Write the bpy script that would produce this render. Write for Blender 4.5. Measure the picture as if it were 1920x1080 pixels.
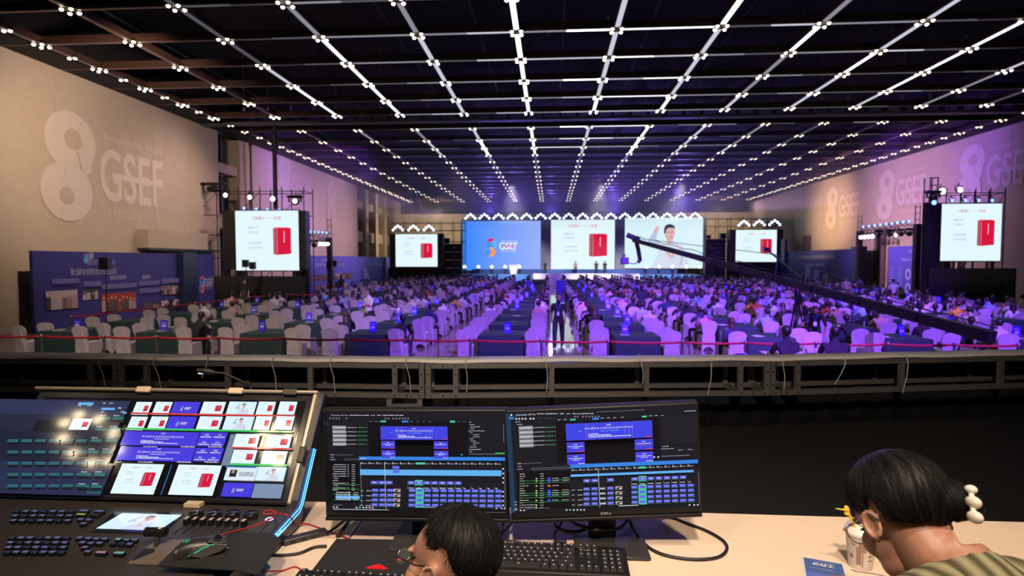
import bpy, bmesh, math, random
from mathutils import Vector, Matrix, Euler
random.seed(7)
SC = bpy.context.scene
COL = SC.collection
for _o in list(bpy.data.objects):
    bpy.data.objects.remove(_o)
PI = math.pi
R = math.radians

# ------------------------------------------------------------------ camera
F = 1080.0                                   # focal length in pixels of a 1920 x 1080 frame
CAMZ = 2.81
PITCH = math.atan(50 / F)
YAW = math.atan(73 / F * math.cos(PITCH))
cam_d = bpy.data.cameras.new('camera')
cam = bpy.data.objects.new('camera', cam_d)
COL.objects.link(cam)
cam.location = (0, 0, CAMZ)
cam.rotation_euler = (PI / 2 - PITCH, 0, YAW)
cam_d.sensor_width = 36
cam_d.lens = F / 1920 * 36
cam_d.clip_start = 0.02
cam_d.clip_end = 300
cam_d.dof.use_dof = True
cam_d.dof.focus_distance = 1.75
cam_d.dof.aperture_fstop = 4.5
SC.camera = cam

# ------------------------------------------------------------------ world, exposure
w = bpy.data.worlds.new('world'); SC.world = w
w.use_nodes = True
w.node_tree.nodes['Background'].inputs[0].default_value = (0.10, 0.09, 0.14, 1)
w.node_tree.nodes['Background'].inputs[1].default_value = 0.02
SC.view_settings.view_transform = 'Standard'
SC.view_settings.look = 'None'
SC.view_settings.gamma = 1
SC.view_settings.use_curve_mapping = False
SC.view_settings.exposure = 0.0
SC.cycles.use_denoising = True
SC.cycles.sample_clamp_indirect = 4.0
SC.cycles.max_bounces = 6
SC.cycles.caustics_reflective = False
SC.cycles.caustics_refractive = False

# ------------------------------------------------------------------ large lamps of the hall
def spot(name, loc, target, power, color, angle, blend=0.6, radius=0.15):
    d = bpy.data.lights.new(name, 'SPOT')
    d.energy = power; d.color = color; d.spot_size = R(angle); d.spot_blend = blend
    d.shadow_soft_size = radius
    o = bpy.data.objects.new(name, d); COL.objects.link(o)
    o.location = loc
    v = Vector(target) - Vector(loc)
    o.rotation_euler = v.to_track_quat('-Z', 'Y').to_euler()
    return o

VIO = (0.24, 0.07, 1.0)
WARM = (1.0, 0.78, 0.55)
# violet wash heads on a bar above the control platform, thrown forward over the seats
spot('violet_wash_lamp', (6, 3, 10.2), (1.0, 19.5, 0), 36000, VIO, 52)
spot('violet_wash_lamp', (11, 3, 10.2), (10, 22, 0), 32000, VIO, 50)
spot('violet_wash_lamp', (2, 6, 10.2), (2.5, 40, 0), 46000, VIO, 34)
spot('violet_wash_lamp', (14, 6, 10.2), (14, 42, 0), 40000, VIO, 36)
# warm white house downlights
for (x, y) in ((-12, 18), (-4, 20), (5, 20), (14, 20), (-10, 32), (0, 34), (10, 34), (20, 32),
               (-8, 48), (4, 50), (16, 50), (-4, 64), (12, 64)):
    spot('house_downlight_lamp', (x, y, 10.6), (x, y + .01, 0), 750, (1.0, 0.80, 0.74), 100, 0.8, 0.3)
# added neutral fill over the left block of seats, no fixture behind it
spot('left_seats_fill', (-8, 4, 10.2), (-11.5, 21, 0), 5200, (1.0, 0.76, 0.70), 46)
# wall washers
spot('wall_wash_lamp', (-13, 18, 9.6), (-21, 27, 6.2), 4300, (1.0, .76, .55), 95, 0.9, 0.3)
spot('wall_wash_lamp', (-14, 32, 9.6), (-21, 31, 5.0), 1500, (1.0, .70, .62), 90, 0.9, 0.3)
spot('wall_wash_lamp', (-10, 44, 7.0), (-21, 44, 6.0), 4600, (0.85, 0.50, 0.85), 90, 0.9, 0.3)
spot('wall_wash_lamp', (-10, 56, 7.0), (-21, 55, 6.0), 4600, (0.85, 0.52, 0.80), 90, 0.9, 0.3)
spot('wall_wash_lamp', (-12, 40, 9.0), (-21, 46, 10.5), 3600, VIO, 80, 0.9, 0.3)
spot('wall_wash_lamp', (-14, 70, 6.0), (-22, 70, 6.5), 2200, WARM, 100, 0.9, 0.3)
spot('wall_wash_lamp', (16, 48, 7.0), (27.6, 47, 6.5), 7600, (0.85, 0.48, 0.85), 95, 0.9, 0.3)
spot('wall_wash_lamp', (19, 58, 8.0), (27.6, 59, 7.5), 5600, (1, 0.62, 0.42), 75, 0.9, 0.3)
spot('wall_wash_lamp', (20, 38, 9.0), (27.6, 42, 10.5), 2600, VIO, 95, 0.9, 0.3)
spot('wall_wash_lamp', (20, 72, 9.0), (23, 82, 8), 3600, WARM, 90, 0.9, 0.3)
spot('wall_wash_lamp', (-14, 72, 9.0), (-17, 82, 8), 3400, WARM, 90, 0.9, 0.3)
# added white fill that brightens the stage and lectern, source unseen
for x in (-4, 5, 13):
    spot('stage_front_fill', (x, 58, 10.6), (x, 74, 1.6), 20000, (1.0, 0.95, 0.95), 36, 0.6, 0.2)
# blue glow thrown up and back from the stage rig
for x in (-8, 0, 8, 16):
    spot('blue_uplight', (x, 76, 9.2), (x, 64, 12.2), 3500, (0.22, 0.13, 1.0), 80, 0.9, 0.15)
for (x, y) in ((-4, 48), (6, 46), (14, 50)):  # unseen uplights added out in the hall to tint the void violet
    spot('blue_uplight', (x, y + 12, 8.6), (x, y, 13.0), 2600, (0.24, 0.13, 1.0), 100, 0.9, 0.15)
# warm lamp over the control desk
spot('desk_lamp', (0.9, 0.2, 5.2), (0.15, 1.75, 1.9), 330, (1.0, 0.80, 0.62), 70, 0.7, 0.12)
spot('desk_lamp', (-1.4, -0.3, 5.0), (-1.1, 1.6, 1.9), 150, (1.0, 0.80, 0.60), 70, 0.7, 0.12)

spot('desk_lamp', (0.0, -1.0, 5.4), (0.4, 5.2, 1.9), 950, (1.0, 0.80, 0.62), 75, 0.8, 0.12)

# ------------------------------------------------------------------ picture to place
_rx = Vector((math.cos(YAW), math.sin(YAW), 0))
_fw = Vector((-math.sin(YAW) * math.cos(PITCH), math.cos(YAW) * math.cos(PITCH), -math.sin(PITCH)))
_up = _rx.cross(_fw)
def at(px, py, X=None, Y=None, Z=None):
    d = _fw + _rx * ((px - 960) / F) + _up * ((540 - py) / F)
    if Y is not None: t = Y / d.y
    elif X is not None: t = X / d.x
    else: t = (Z - CAMZ) / d.z
    return Vector((0, 0, CAMZ)) + d * t
def proj(p):
    v = Vector(p) - Vector((0, 0, CAMZ))
    z = v.dot(_fw)
    if z < .05: return (-9999, -9999)
    return (960 + F * v.dot(_rx) / z, 540 - F * v.dot(_up) / z)
def inview(p, m=40):
    a, b = proj(p)
    return -m < a < 1920 + m and -m < b < 1080 + m

# ------------------------------------------------------------------ materials
MATS = {}
def mat(name, col=(.5, .5, .5), rough=.6, metal=0.0, emit=None, es=1.0, noise=0, nscale=20, bump=0, bscale=60, spec=.5, coat=0, alpha=None, trans=0):
    if name in MATS: return MATS[name]
    m = bpy.data.materials.new(name); m.use_nodes = True
    nt = m.node_tree; b = nt.nodes['Principled BSDF']
    c4 = (*col, 1)
    b.inputs['Base Color'].default_value = c4
    b.inputs['Roughness'].default_value = rough
    b.inputs['Metallic'].default_value = metal
    b.inputs['Specular IOR Level'].default_value = spec
    b.inputs['Coat Weight'].default_value = coat
    b.inputs['Transmission Weight'].default_value = trans
    if alpha is not None: b.inputs['Alpha'].default_value = alpha
    if emit:
        b.inputs['Emission Color'].default_value = (*emit, 1)
        b.inputs['Emission Strength'].default_value = es
    if noise or bump:
        tc = nt.nodes.new('ShaderNodeTexCoord')
    if noise:
        n = nt.nodes.new('ShaderNodeTexNoise'); n.inputs['Scale'].default_value = nscale; n.inputs['Detail'].default_value = 4
        r = nt.nodes.new('ShaderNodeValToRGB')
        r.color_ramp.elements[0].position = .3; r.color_ramp.elements[1].position = .7
        r.color_ramp.elements[0].color = (*[v * (1 - noise) for v in col], 1)
        r.color_ramp.elements[1].color = (*[min(1, v * (1 + noise)) for v in col], 1)
        nt.links.new(tc.outputs['Object'], n.inputs['Vector']); nt.links.new(n.outputs['Fac'], r.inputs[0]); nt.links.new(r.outputs[0], b.inputs['Base Color'])
    if bump:
        n2 = nt.nodes.new('ShaderNodeTexNoise'); n2.inputs['Scale'].default_value = bscale
        bp = nt.nodes.new('ShaderNodeBump'); bp.inputs['Strength'].default_value = bump; bp.inputs['Distance'].default_value = .01
        nt.links.new(tc.outputs['Object'], n2.inputs['Vector']); nt.links.new(n2.outputs['Fac'], bp.inputs['Height']); nt.links.new(bp.outputs[0], b.inputs['Normal'])
    MATS[name] = m
    return m
def glow(name, col, s=1.0, sample=True):
    if name in MATS: return MATS[name]
    m = bpy.data.materials.new(name); m.use_nodes = True
    nt = m.node_tree; nt.nodes.clear()
    e = nt.nodes.new('ShaderNodeEmission'); e.inputs[0].default_value = (*col, 1); e.inputs[1].default_value = s
    o = nt.nodes.new('ShaderNodeOutputMaterial'); nt.links.new(e.outputs[0], o.inputs[0])
    if not sample: m.cycles.emission_sampling = 'NONE'
    MATS[name] = m
    return m
def screen_mat(name, s=1.0, gloss=False):
    """light from the pixels of a display: one flat printed colour per face, kept in a colour attribute"""
    if name in MATS: return MATS[name]
    m = bpy.data.materials.new(name); m.use_nodes = True
    nt = m.node_tree; b = nt.nodes['Principled BSDF']
    a = nt.nodes.new('ShaderNodeAttribute'); a.attribute_name = 'pix'
    b.inputs['Base Color'].default_value = (.005, .005, .007, 1)
    b.inputs['Roughness'].default_value = .07 if gloss else .5
    b.inputs['Specular IOR Level'].default_value = .5 if gloss else .08
    nt.links.new(a.outputs['Color'], b.inputs['Emission Color']); b.inputs['Emission Strength'].default_value = s
    MATS[name] = m
    return m
def print_mat(name, rough=.7):
    if name in MATS: return MATS[name]
    m = bpy.data.materials.new(name); m.use_nodes = True
    nt = m.node_tree; b = nt.nodes['Principled BSDF']
    a = nt.nodes.new('ShaderNodeAttribute'); a.attribute_name = 'pix'
    nt.links.new(a.outputs['Color'], b.inputs['Base Color']); b.inputs['Roughness'].default_value = rough
    MATS[name] = m
    return m
def lin(r, g, b):
    def f(v):
        v /= 255
        return v / 12.92 if v <= .04045 else ((v + .055) / 1.055) ** 2.4
    return (f(r), f(g), f(b))

# ------------------------------------------------------------------ object helpers
def tag(o, label=None, cat=None, group=None, kind=None):
    if label: o['label'] = label
    if cat: o['category'] = cat
    if group: o['group'] = group
    if kind: o['kind'] = kind
    return o
def empty(name, loc=(0, 0, 0), rot=(0, 0, 0), parent=None):
    o = bpy.data.objects.new(name, None); COL.objects.link(o)
    o.location = loc; o.rotation_euler = rot; o.empty_display_size = .1
    if parent: o.parent = parent
    return o
def link(name, me, parent=None, loc=None, rot=None, mats=None):
    """link a mesh as an object; mats gives per-object materials (mesh data stays shared)"""
    o = bpy.data.objects.new(name, me); COL.objects.link(o)
    if parent: o.parent = parent
    if loc is not None: o.location = loc
    if rot is not None: o.rotation_euler = rot
    if mats:
        for i, m in enumerate(mats):
            if m is not None:
                o.material_slots[i].link = 'OBJECT'; o.material_slots[i].material = m
    return o
class MB:
    """collects shapes into one mesh"""
    def __init__(s): s.v = []; s.f = []; s.mi = []; s.sm = []; s.fc = []; s.M = Matrix.Identity(4)
    def add(s, vs, fs, mi=0, smooth=False, col=None):
        k = len(s.v)
        s.v += [tuple(s.M @ Vector(p)) for p in vs]
        for f in fs:
            s.f.append(tuple(k + i for i in f)); s.mi.append(mi); s.sm.append(smooth); s.fc.append(col)
        return s
    def box(s, c, d, mi=0, rz=0, M=None, col=None):
        x, y, z = d[0] / 2, d[1] / 2, d[2] / 2
        vs = [Vector((a * x, b * y, e * z)) for e in (-1, 1) for b in (-1, 1) for a in (-1, 1)]
        Q = M if M else Matrix.Rotation(rz, 4, 'Z')
        vs = [Q @ p + Vector(c) for p in vs]
        return s.add(vs, [(0, 2, 3, 1), (4, 5, 7, 6), (0, 1, 5, 4), (2, 6, 7, 3), (0, 4, 6, 2), (1, 3, 7, 5)], mi, False, col)
    def b2(s, x0, x1, y0, y1, z0, z1, mi=0, col=None):
        return s.box(((x0 + x1) / 2, (y0 + y1) / 2, (z0 + z1) / 2), (abs(x1 - x0), abs(y1 - y0), abs(z1 - z0)), mi, col=col)
    def rbox(s, c, d, r=.005, mi=0, M=None, seg=2):
        """box with its vertical-ish edges all bevelled (bmesh)"""
        bm = bmesh.new(); bmesh.ops.create_cube(bm, size=1)
        for v in bm.verts: v.co = Vector((v.co.x * d[0], v.co.y * d[1], v.co.z * d[2]))
        bmesh.ops.bevel(bm, geom=bm.edges[:], offset=r, segments=seg, affect='EDGES', profile=.5)
        bm.normal_update()
        Q = M if M else Matrix.Identity(4)
        bm.verts.index_update()
        vs = [Q @ v.co + Vector(c) for v in bm.verts]
        fs = [[v.index for v in f.verts] for f in bm.faces]
        fl = [max(abs(c_) for c_ in f.normal) > .999 for f in bm.faces]
        bm.free()
        k0 = len(s.sm); s.add(vs, fs, mi, True)
        for i_, q_ in enumerate(fl):
            if q_: s.sm[k0 + i_] = False
        return s
    def tube(s, pts, r, n=8, mi=0, cap=True, smooth=True):
        pts = [Vector(p) for p in pts]
        rr = r if isinstance(r, (list, tuple)) else [r] * len(pts)
        rings = []; prev = None
        for i, p in enumerate(pts):
            t = (pts[min(i + 1, len(pts) - 1)] - pts[max(i - 1, 0)])
            if t.length < 1e-9: t = Vector((0, 0, 1))
            t.normalize()
            if prev is None:
                a = Vector((0, 0, 1)) if abs(t.z) < .9 else Vector((1, 0, 0))
                u = t.cross(a).normalized()
            else:
                u = (prev - t * prev.dot(t)).normalized()
            prev = u; w_ = t.cross(u)
            rings.append([p + (u * math.cos(2 * PI * k / n) + w_ * math.sin(2 * PI * k / n)) * rr[i] for k in range(n)])
        vs = [q for g in rings for q in g]; fs = []
        for i in range(len(rings) - 1):
            for k in range(n):
                k2 = (k + 1) % n
                fs.append((i * n + k, i * n + k2, (i + 1) * n + k2, (i + 1) * n + k))
        s.add(vs, fs, mi, smooth)
        if cap:
            s.add(rings[0], [tuple(reversed(range(n)))], mi); s.add(rings[-1], [tuple(range(n))], mi)
        return s
    def lathe(s, prof, n=24, mi=0, c=(0, 0, 0), smooth=True, cap=True, M=None):
        Q = M if M else Matrix.Identity(4)
        vs = []
        for (r, z) in prof:
            for k in range(n):
                a = 2 * PI * k / n
                vs.append(Q @ Vector((r * math.cos(a), r * math.sin(a), z)) + Vector(c))
        fs = []
        for i in range(len(prof) - 1):
            for k in range(n):
                k2 = (k + 1) % n
                fs.append((i * n + k, i * n + k2, (i + 1) * n + k2, (i + 1) * n + k))
        s.add(vs, fs, mi, smooth)
        if cap:
            s.add(vs[:n], [tuple(reversed(range(n)))], mi); s.add(vs[-n:], [tuple(range(n))], mi)
        return s
    def prism(s, poly, h0, h1, M=None, mi=0, col=None, smooth=False):
        """polygon in the XY plane of M, extruded along its Z from h0 to h1"""
        Q = M if M else Matrix.Identity(4)
        n = len(poly)
        a = [Q @ Vector((x, y, h0)) for x, y in poly]; b = [Q @ Vector((x, y, h1)) for x, y in poly]
        fs = [tuple(reversed(range(n))), tuple(range(n, 2 * n))] + [(i, (i + 1) % n, n + (i + 1) % n, n + i) for i in range(n)]
        return s.add(a + b, fs, mi, smooth, col)
    def ball(s, c, r, mi=0, nu=12, nv=8, M=None):
        rx, ry, rz = r if isinstance(r, (list, tuple)) else (r, r, r)
        vs = []; fs = []
        Q = M if M else Matrix.Identity(4)
        for j in range(nv + 1):
            t = PI * j / nv
            for k in range(nu):
                a = 2 * PI * k / nu
                vs.append(Q @ Vector((rx * math.sin(t) * math.cos(a), ry * math.sin(t) * math.sin(a), -rz * math.cos(t))) + Vector(c))
        for j in range(nv):
            for k in range(nu):
                k2 = (k + 1) % nu
                fs.append((j * nu + k, j * nu + k2, (j + 1) * nu + k2, (j + 1) * nu + k))
        return s.add(vs, fs, mi, True)
    def mesh(s, name, mats):
        me = bpy.data.meshes.new(name)
        me.from_pydata(s.v, [], s.f)
        for m in (mats if isinstance(mats, (list, tuple)) else [mats]): me.materials.append(m)
        me.polygons.foreach_set('material_index', s.mi)
        me.polygons.foreach_set('use_smooth', s.sm)
        if any(c is not None for c in s.fc):
            at_ = me.color_attributes.new('pix', 'FLOAT_COLOR', 'CORNER')
            buf = []
            for f, c in zip(s.f, s.fc):
                c = c or (0, 0, 0)
                buf += [c[0], c[1], c[2], 1.0] * len(f)
            at_.data.foreach_set('color', buf)
        me.validate(); me.update()
        return me
    def build(s, name, mats, parent=None, loc=None, rot=None):
        return link(name, s.mesh(name, mats), parent, loc, rot)
def copy_tree(o, parent=None):
    c = o.copy(); COL.objects.link(c); c.parent = parent
    for ch in list(o.children): copy_tree(ch, c)
    return c

_tcache = {}
def text_geo(body, bold=0.0):
    """flat outline of lettering: vertices and faces with cap height about 0.7, left aligned"""
    key = (body, bold)
    if key in _tcache: return _tcache[key]
    cu = bpy.data.curves.new('txt', 'FONT'); cu.body = body; cu.resolution_u = 3; cu.offset = bold
    o = bpy.data.objects.new('txt', cu); COL.objects.link(o)
    dg = bpy.context.evaluated_depsgraph_get()
    me = bpy.data.meshes.new_from_object(o.evaluated_get(dg))
    vs = [(v.co.x, v.co.y) for v in me.vertices]; fs = [tuple(p.vertices) for p in me.polygons]
    bpy.data.objects.remove(o); bpy.data.curves.remove(cu); bpy.data.meshes.remove(me)
    _tcache[key] = (vs, fs)
    return _tcache[key]
class Canvas:
    """flat print in layers on the XY plane, u to the right and v up, in the units given"""
    def __init__(s, M=None, step=.0004): s.b = MB(); s.M = M or Matrix.Identity(4); s.l = 0; s.step = step
    def rect(s, x, y, w_, h, col, up=1):
        s.l += up; z = s.l * s.step
        s.b.add([s.M @ Vector(p) for p in ((x, y, z), (x + w_, y, z), (x + w_, y + h, z), (x, y + h, z))], [(0, 1, 2, 3)], 0, False, col)
    def poly(s, pts, col, up=1):
        s.l += up; z = s.l * s.step
        s.b.add([s.M @ Vector((p[0], p[1], z)) for p in pts], [tuple(range(len(pts)))], 0, False, col)
    def text(s, body, x, y, h, col, width=None, bold=0.0, shear=0, up=1, align='L', rot=0):
        s.l += up; z = s.l * s.step
        vs, fs = text_geo(body, bold)
        if not vs: return
        x0 = min(v[0] for v in vs); x1 = max(v[0] for v in vs); y0 = min(v[1] for v in vs); y1 = max(v[1] for v in vs)
        k = h / (y1 - y0); kx = k if width is None else width / (x1 - x0)
        wd = (x1 - x0) * kx
        ox = {'L': 0, 'C': -wd / 2, 'R': -wd}[align]
        out = []
        for v in vs:
            a = ox + (v[0] - x0) * kx + shear * (v[1] - y0) * k; b_ = (v[1] - y0) * k
            if rot: a, b_ = a * math.cos(rot) - b_ * math.sin(rot), a * math.sin(rot) + b_ * math.cos(rot)
            out.append(s.M @ Vector((x + a, y + b_, z)))
        s.b.add(out, fs, 0, False, col)
    def scribble(s, x, y, w_, h, col, rng, n=None):
        """a line of print too small to read: short blocks"""
        s.l += 1; z = s.l * s.step
        cx = x
        while cx < x + w_ - h * .3:
            ww = min(h * rng.uniform(.5, 1.0), x + w_ - cx)
            hh = h * rng.uniform(.6, 1)
            s.b.add([s.M @ Vector(p) for p in ((cx, y, z), (cx + ww, y, z), (cx + ww, y + hh, z), (cx, y + hh, z))], [(0, 1, 2, 3)], 0, False, col)
            cx += ww + h * rng.uniform(.12, .5)
    def build(s, name, m, parent=None, loc=None, rot=None): return s.b.build(name, m, parent, loc, rot)
ORD = ['first', 'second', 'third', 'fourth', 'fifth', 'sixth', 'seventh', 'eighth', 'ninth', 'tenth', 'eleventh', 'twelfth', 'thirteenth', 'fourteenth', 'fifteenth', 'sixteenth', 'seventeenth', 'eighteenth', 'nineteenth', 'twentieth', 'twenty-first', 'twenty-second', 'twenty-third', 'twenty-fourth', 'twenty-fifth', 'twenty-sixth', 'twenty-seventh', 'twenty-eighth', 'twenty-ninth', 'thirtieth', 'thirty-first', 'thirty-second', 'thirty-third', 'thirty-fourth', 'thirty-fifth', 'thirty-sixth']
# ================================================================== the hall
XL, XR, YB, ZC = -21.0, 27.6, 82.0, 11.0       # walls, rear wall, underside of the ceiling grid

def floor_mat():
    m = mat('polished_floor', (.42, .36, .30), .05, spec=.9)
    nt = m.node_tree; b = nt.nodes['Principled BSDF']
    tc = nt.nodes.new('ShaderNodeTexCoord')
    br = nt.nodes.new('ShaderNodeTexBrick')
    br.offset = 0; br.inputs['Scale'].default_value = 1; br.inputs['Brick Width'].default_value = .8; br.inputs['Row Height'].default_value = .8
    br.inputs['Mortar Size'].default_value = .008
    br.inputs['Color1'].default_value = (.25, .21, .17, 1); br.inputs['Color2'].default_value = (.22, .18, .15, 1); br.inputs['Mortar'].default_value = (.10, .085, .07, 1)
    n = nt.nodes.new('ShaderNodeTexNoise'); n.inputs['Scale'].default_value = 1.1
    bp = nt.nodes.new('ShaderNodeBump'); bp.inputs['Strength'].default_value = .08; bp.inputs['Distance'].default_value = .02
    nt.links.new(tc.outputs['Object'], br.inputs['Vector']); nt.links.new(br.outputs['Color'], b.inputs['Base Color'])
    nt.links.new(tc.outputs['Object'], n.inputs['Vector']); nt.links.new(n.outputs['Fac'], bp.inputs['Height']); nt.links.new(bp.outputs[0], b.inputs['Normal'])
    return m
FLOOR = floor_mat()
BEIGE = mat('beige_wall_panel', (.46, .38, .29), .75, noise=.04, nscale=2)
BEIGE2 = mat('beige_wall_plain', (.42, .34, .26), .8)
BLACK = mat('black_paint', (.006, .006, .008), .7)
VOID = mat('ceiling_void_black', (.010, .009, .013), .9)
WOOD = mat('brown_wood_beam', (.045, .020, .015), .55, noise=.2, nscale=6)
DKMETAL = mat('dark_rigging_metal', (.02, .02, .024), .45, .6)
BLKCLOTH = mat('black_drape', (.006, .006, .008), .95, bump=.3, bscale=8)
ALU = mat('brushed_aluminium', (.33, .31, .30), .38, .7)
GLASSD = mat('dark_window_glass', (.02, .03, .05), .1, spec=.6)

fl = MB().b2(-30, 36, -4, YB, -.2, 0).build('floor', FLOOR)
tag(fl, 'polished beige tiled floor reflecting the stage screens', kind='structure')
t_me = MB().box((0, 0, 0), (.794, .794, .008)).mesh('floor_tile', FLOOR)
for i in range(3):
    for j in range(30):
        link('floor_tile', t_me, fl, (-.4 + i * .8, 12.4 + j * .8, 0.0))

# left wall: panelled bay, window bay, panelled bay, windowed bay
def wall_block(name, x0, x1, y0, y1, z0=0, z1=ZC + .35, m=BEIGE2):
    o = MB().b2(x0, x1, y0, y1, z0, z1).build(name, m)
    MB().b2(x0, x1, y0, y1, z1 + .002, ZC + 3.2).build('upper_wall', VOID, o)
    return tag(o, kind='structure')
wl = wall_block('wall_left', XL - .6, XL - .05, -4, 35.4)
def panels(par, x, y0, y1, n, z0, z1, side):
    L = (y1 - y0) / n
    me = MB().box((0, 0, 0), (.05, L - .015, z1 - z0)).mesh('wall_panel', BEIGE)
    for i in range(n):
        link('wall_panel', me, par, (x - side * .025, y0 + (i + .5) * L, (z0 + z1) / 2))
panels(wl, XL, 5.4, 35.4, 10, 0, ZC + .4, 1)
wl2 = wall_block('wall_left_middle', XL - .6, XL - .05, 38.7, 61.5)
panels(wl2, XL, 38.7, 61.5, 8, 0, ZC + .4, 1)
wl3 = wall_block('wall_left_rear', XL - 2.2, XL - 1.6, 61.5, YB)
# window bay between the two panelled stretches
bay = wall_block('wall_left_bay', XL - 1.5, XL - 1.0, 35.4, 38.7, m=mat('bay_plaster', (.33, .27, .22), .8))
for k, (z0, z1) in enumerate(((1.0, 4.9), (5.9, 8.5), (9.2, 11.2))):
    wn = MB().b2(XL - 1.0, XL - .95, 35.6, 38.0, z0, z1).build('window_%d' % (k + 1), GLASSD)
    tag(wn, kind='structure')
    for y in (35.65, 36.4, 37.2, 37.95):
        MB().b2(XL - .95, XL - .86, y - .05, y + .05, z0, z1).build('window_mullion', mat('window_frame_grey', (.10, .10, .12), .5), wn)
for k, (z0, z1) in enumerate(((4.95, 5.85), (8.55, 9.15))):
    s_ = MB().b2(XL - 1.0, XL - .25, 35.4, 38.7, z0, z1).build('trim_%d' % (k + 1), BEIGE2); tag(s_, kind='structure')
s_ = MB().b2(XL - 1.0, XL - .1, 38.1, 38.7, 0, ZC).build('trim_3', BEIGE2); tag(s_, kind='structure')
# rear left bay: columns, spandrels and windows
for k, y in enumerate((61.6, 65.4, 69.2, 73.0, 76.8, 80.6)):
    c_ = MB().b2(XL - 1.6, XL - .3, y, y + 1.0, 0, ZC + .6).build('trim_%d' % (k + 4), BEIGE2); tag(c_, kind='structure')
for k, (z0, z1) in enumerate(((5.0, 6.2), (8.8, 9.6))):
    c_ = MB().b2(XL - 1.6, XL - .6, 61.5, YB, z0, z1).build('trim_%d' % (k + 10), BEIGE2); tag(c_, kind='structure')
n = 4
for y in (62.6, 66.4, 70.2, 74.0):
    for (z0, z1) in ((6.5, 8.6), (9.7, 11.2)):
        wn = MB().b2(XL - 1.6, XL - 1.5, y, y + 2.8, z0, z1).build('window_%d' % n, GLASSD if z0 < 9 else mat('pale_clerestory_glass', (.10, .16, .19), .15)); n += 1
        tag(wn, kind='structure')
        for q in range(4):
            MB().b2(XL - 1.5, XL - 1.42, y + q * .9 - .04, y + q * .9 + .06, z0, z1).build('window_mullion', MATS['window_frame_grey'], wn)
# right and rear walls
wr = wall_block('wall_right', XR + .05, XR + .6, -4, YB)
panels(wr, XR, 22, YB, 20, 0, ZC + .4, -1)
wb = wall_block('wall_back', XL - 2.2, XR + .6, YB, YB + .5)
for i in range(12):
    MB().b2(XL + .02 + i * 4.05, XL + (i + 1) * 4.05 - .02, YB - .05, YB, 0, 9.6).build('wall_panel', BEIGE, wb)
s_ = MB().b2(XL - 2, XR, YB - 1.2, YB - .06, 9.6, ZC + 1).build('trim_12', VOID); tag(s_, kind='structure')
wfr = wall_block('wall_front', -30, 36, -4.6, -4, m=BLACK)
# lower doors and piers of the right wall
for k, (y0, y1) in enumerate(((49.6, 51.2), (44.2, 45.6), (41.5, 42.5), (63.5, 65.2))):
    c_ = MB().b2(XR - .12, XR - .02, y0, y1, 0, 5.6).build('trim_%d' % (k + 13), mat('mauve_pier', (.12, .075, .08), .7)); tag(c_, kind='structure')
d_ = MB().b2(XR - .1, XR - .02, 46.6, 49.2, 0, 4.0).build('door_1', mat('brown_door', (.16, .10, .08), .6)); tag(d_, kind='structure')
MB().b2(XR - .14, XR - .1, 47.87, 47.93, 0, 4.0).build('door_seam', BLACK, d_)
# canopy box on the left wall above the exhibition boards
a = at(278, 440, X=XL + .6); b = at(390, 440, X=XL + .6)
c_ = MB().b2(XL, XL + .6, a.y, b.y, 3.5, 4.45).build('trim_17', BEIGE2); tag(c_, kind='structure')
MB().b2(XL, XL + .65, a.y, b.y + 1.5, 3.38, 3.5).build('shutter_case', mat('dark_blue_case', (.015, .02, .045), .5), c_)

# ceiling
ce = MB().b2(-30, 36, -4, YB + 1, ZC + 3.2, ZC + 3.6).build('ceiling', VOID); tag(ce, kind='structure')
for k, (x0, x1) in enumerate(((XL - .05, -19.6), (26.2, XR + .05))):
    c_ = MB().b2(x0, x1, -4, YB, ZC + .02, ZC + .3).build('trim_%d' % (k + 18), VOID); tag(c_, kind='structure')
H = ZC - CAMZ
LX = [v * H for v in (-2.35, -1.91, -1.47, -1.03, -.59, -.152, .28, .72, 1.135, 1.55, 1.96, 2.37, 2.77, 3.17)]
RY = [18.15 + 2.79 * i for i in range(6)] + [35.6, 39.0] + [41.85 + 2.8 * i for i in range(14)]
STR = [mat('bare_strip', (.16, .11, .12), .35, .3)]
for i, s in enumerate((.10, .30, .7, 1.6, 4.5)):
    STR.append(glow('sheen_glow_%d' % i, (.86, .84, 1.0) if i < 3 else (.95, .96, 1.0), s))  # emission imitates reflections on the glossy beam undersides
STRV = [STR[0]] + [glow('violet_sheen_glow_%d' % i, (.45, .36, 1.0), s) for i, s in enumerate((.04, .09, .20, .5, 1.0))]
seg_y = MB().box((0, 0, 0), (.17, 1, .02)).mesh('painted_sheen', STR[0])
seg_x = MB().box((0, 0, 0), (1, .10, .02)).mesh('painted_sheen', STR[0])
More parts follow.
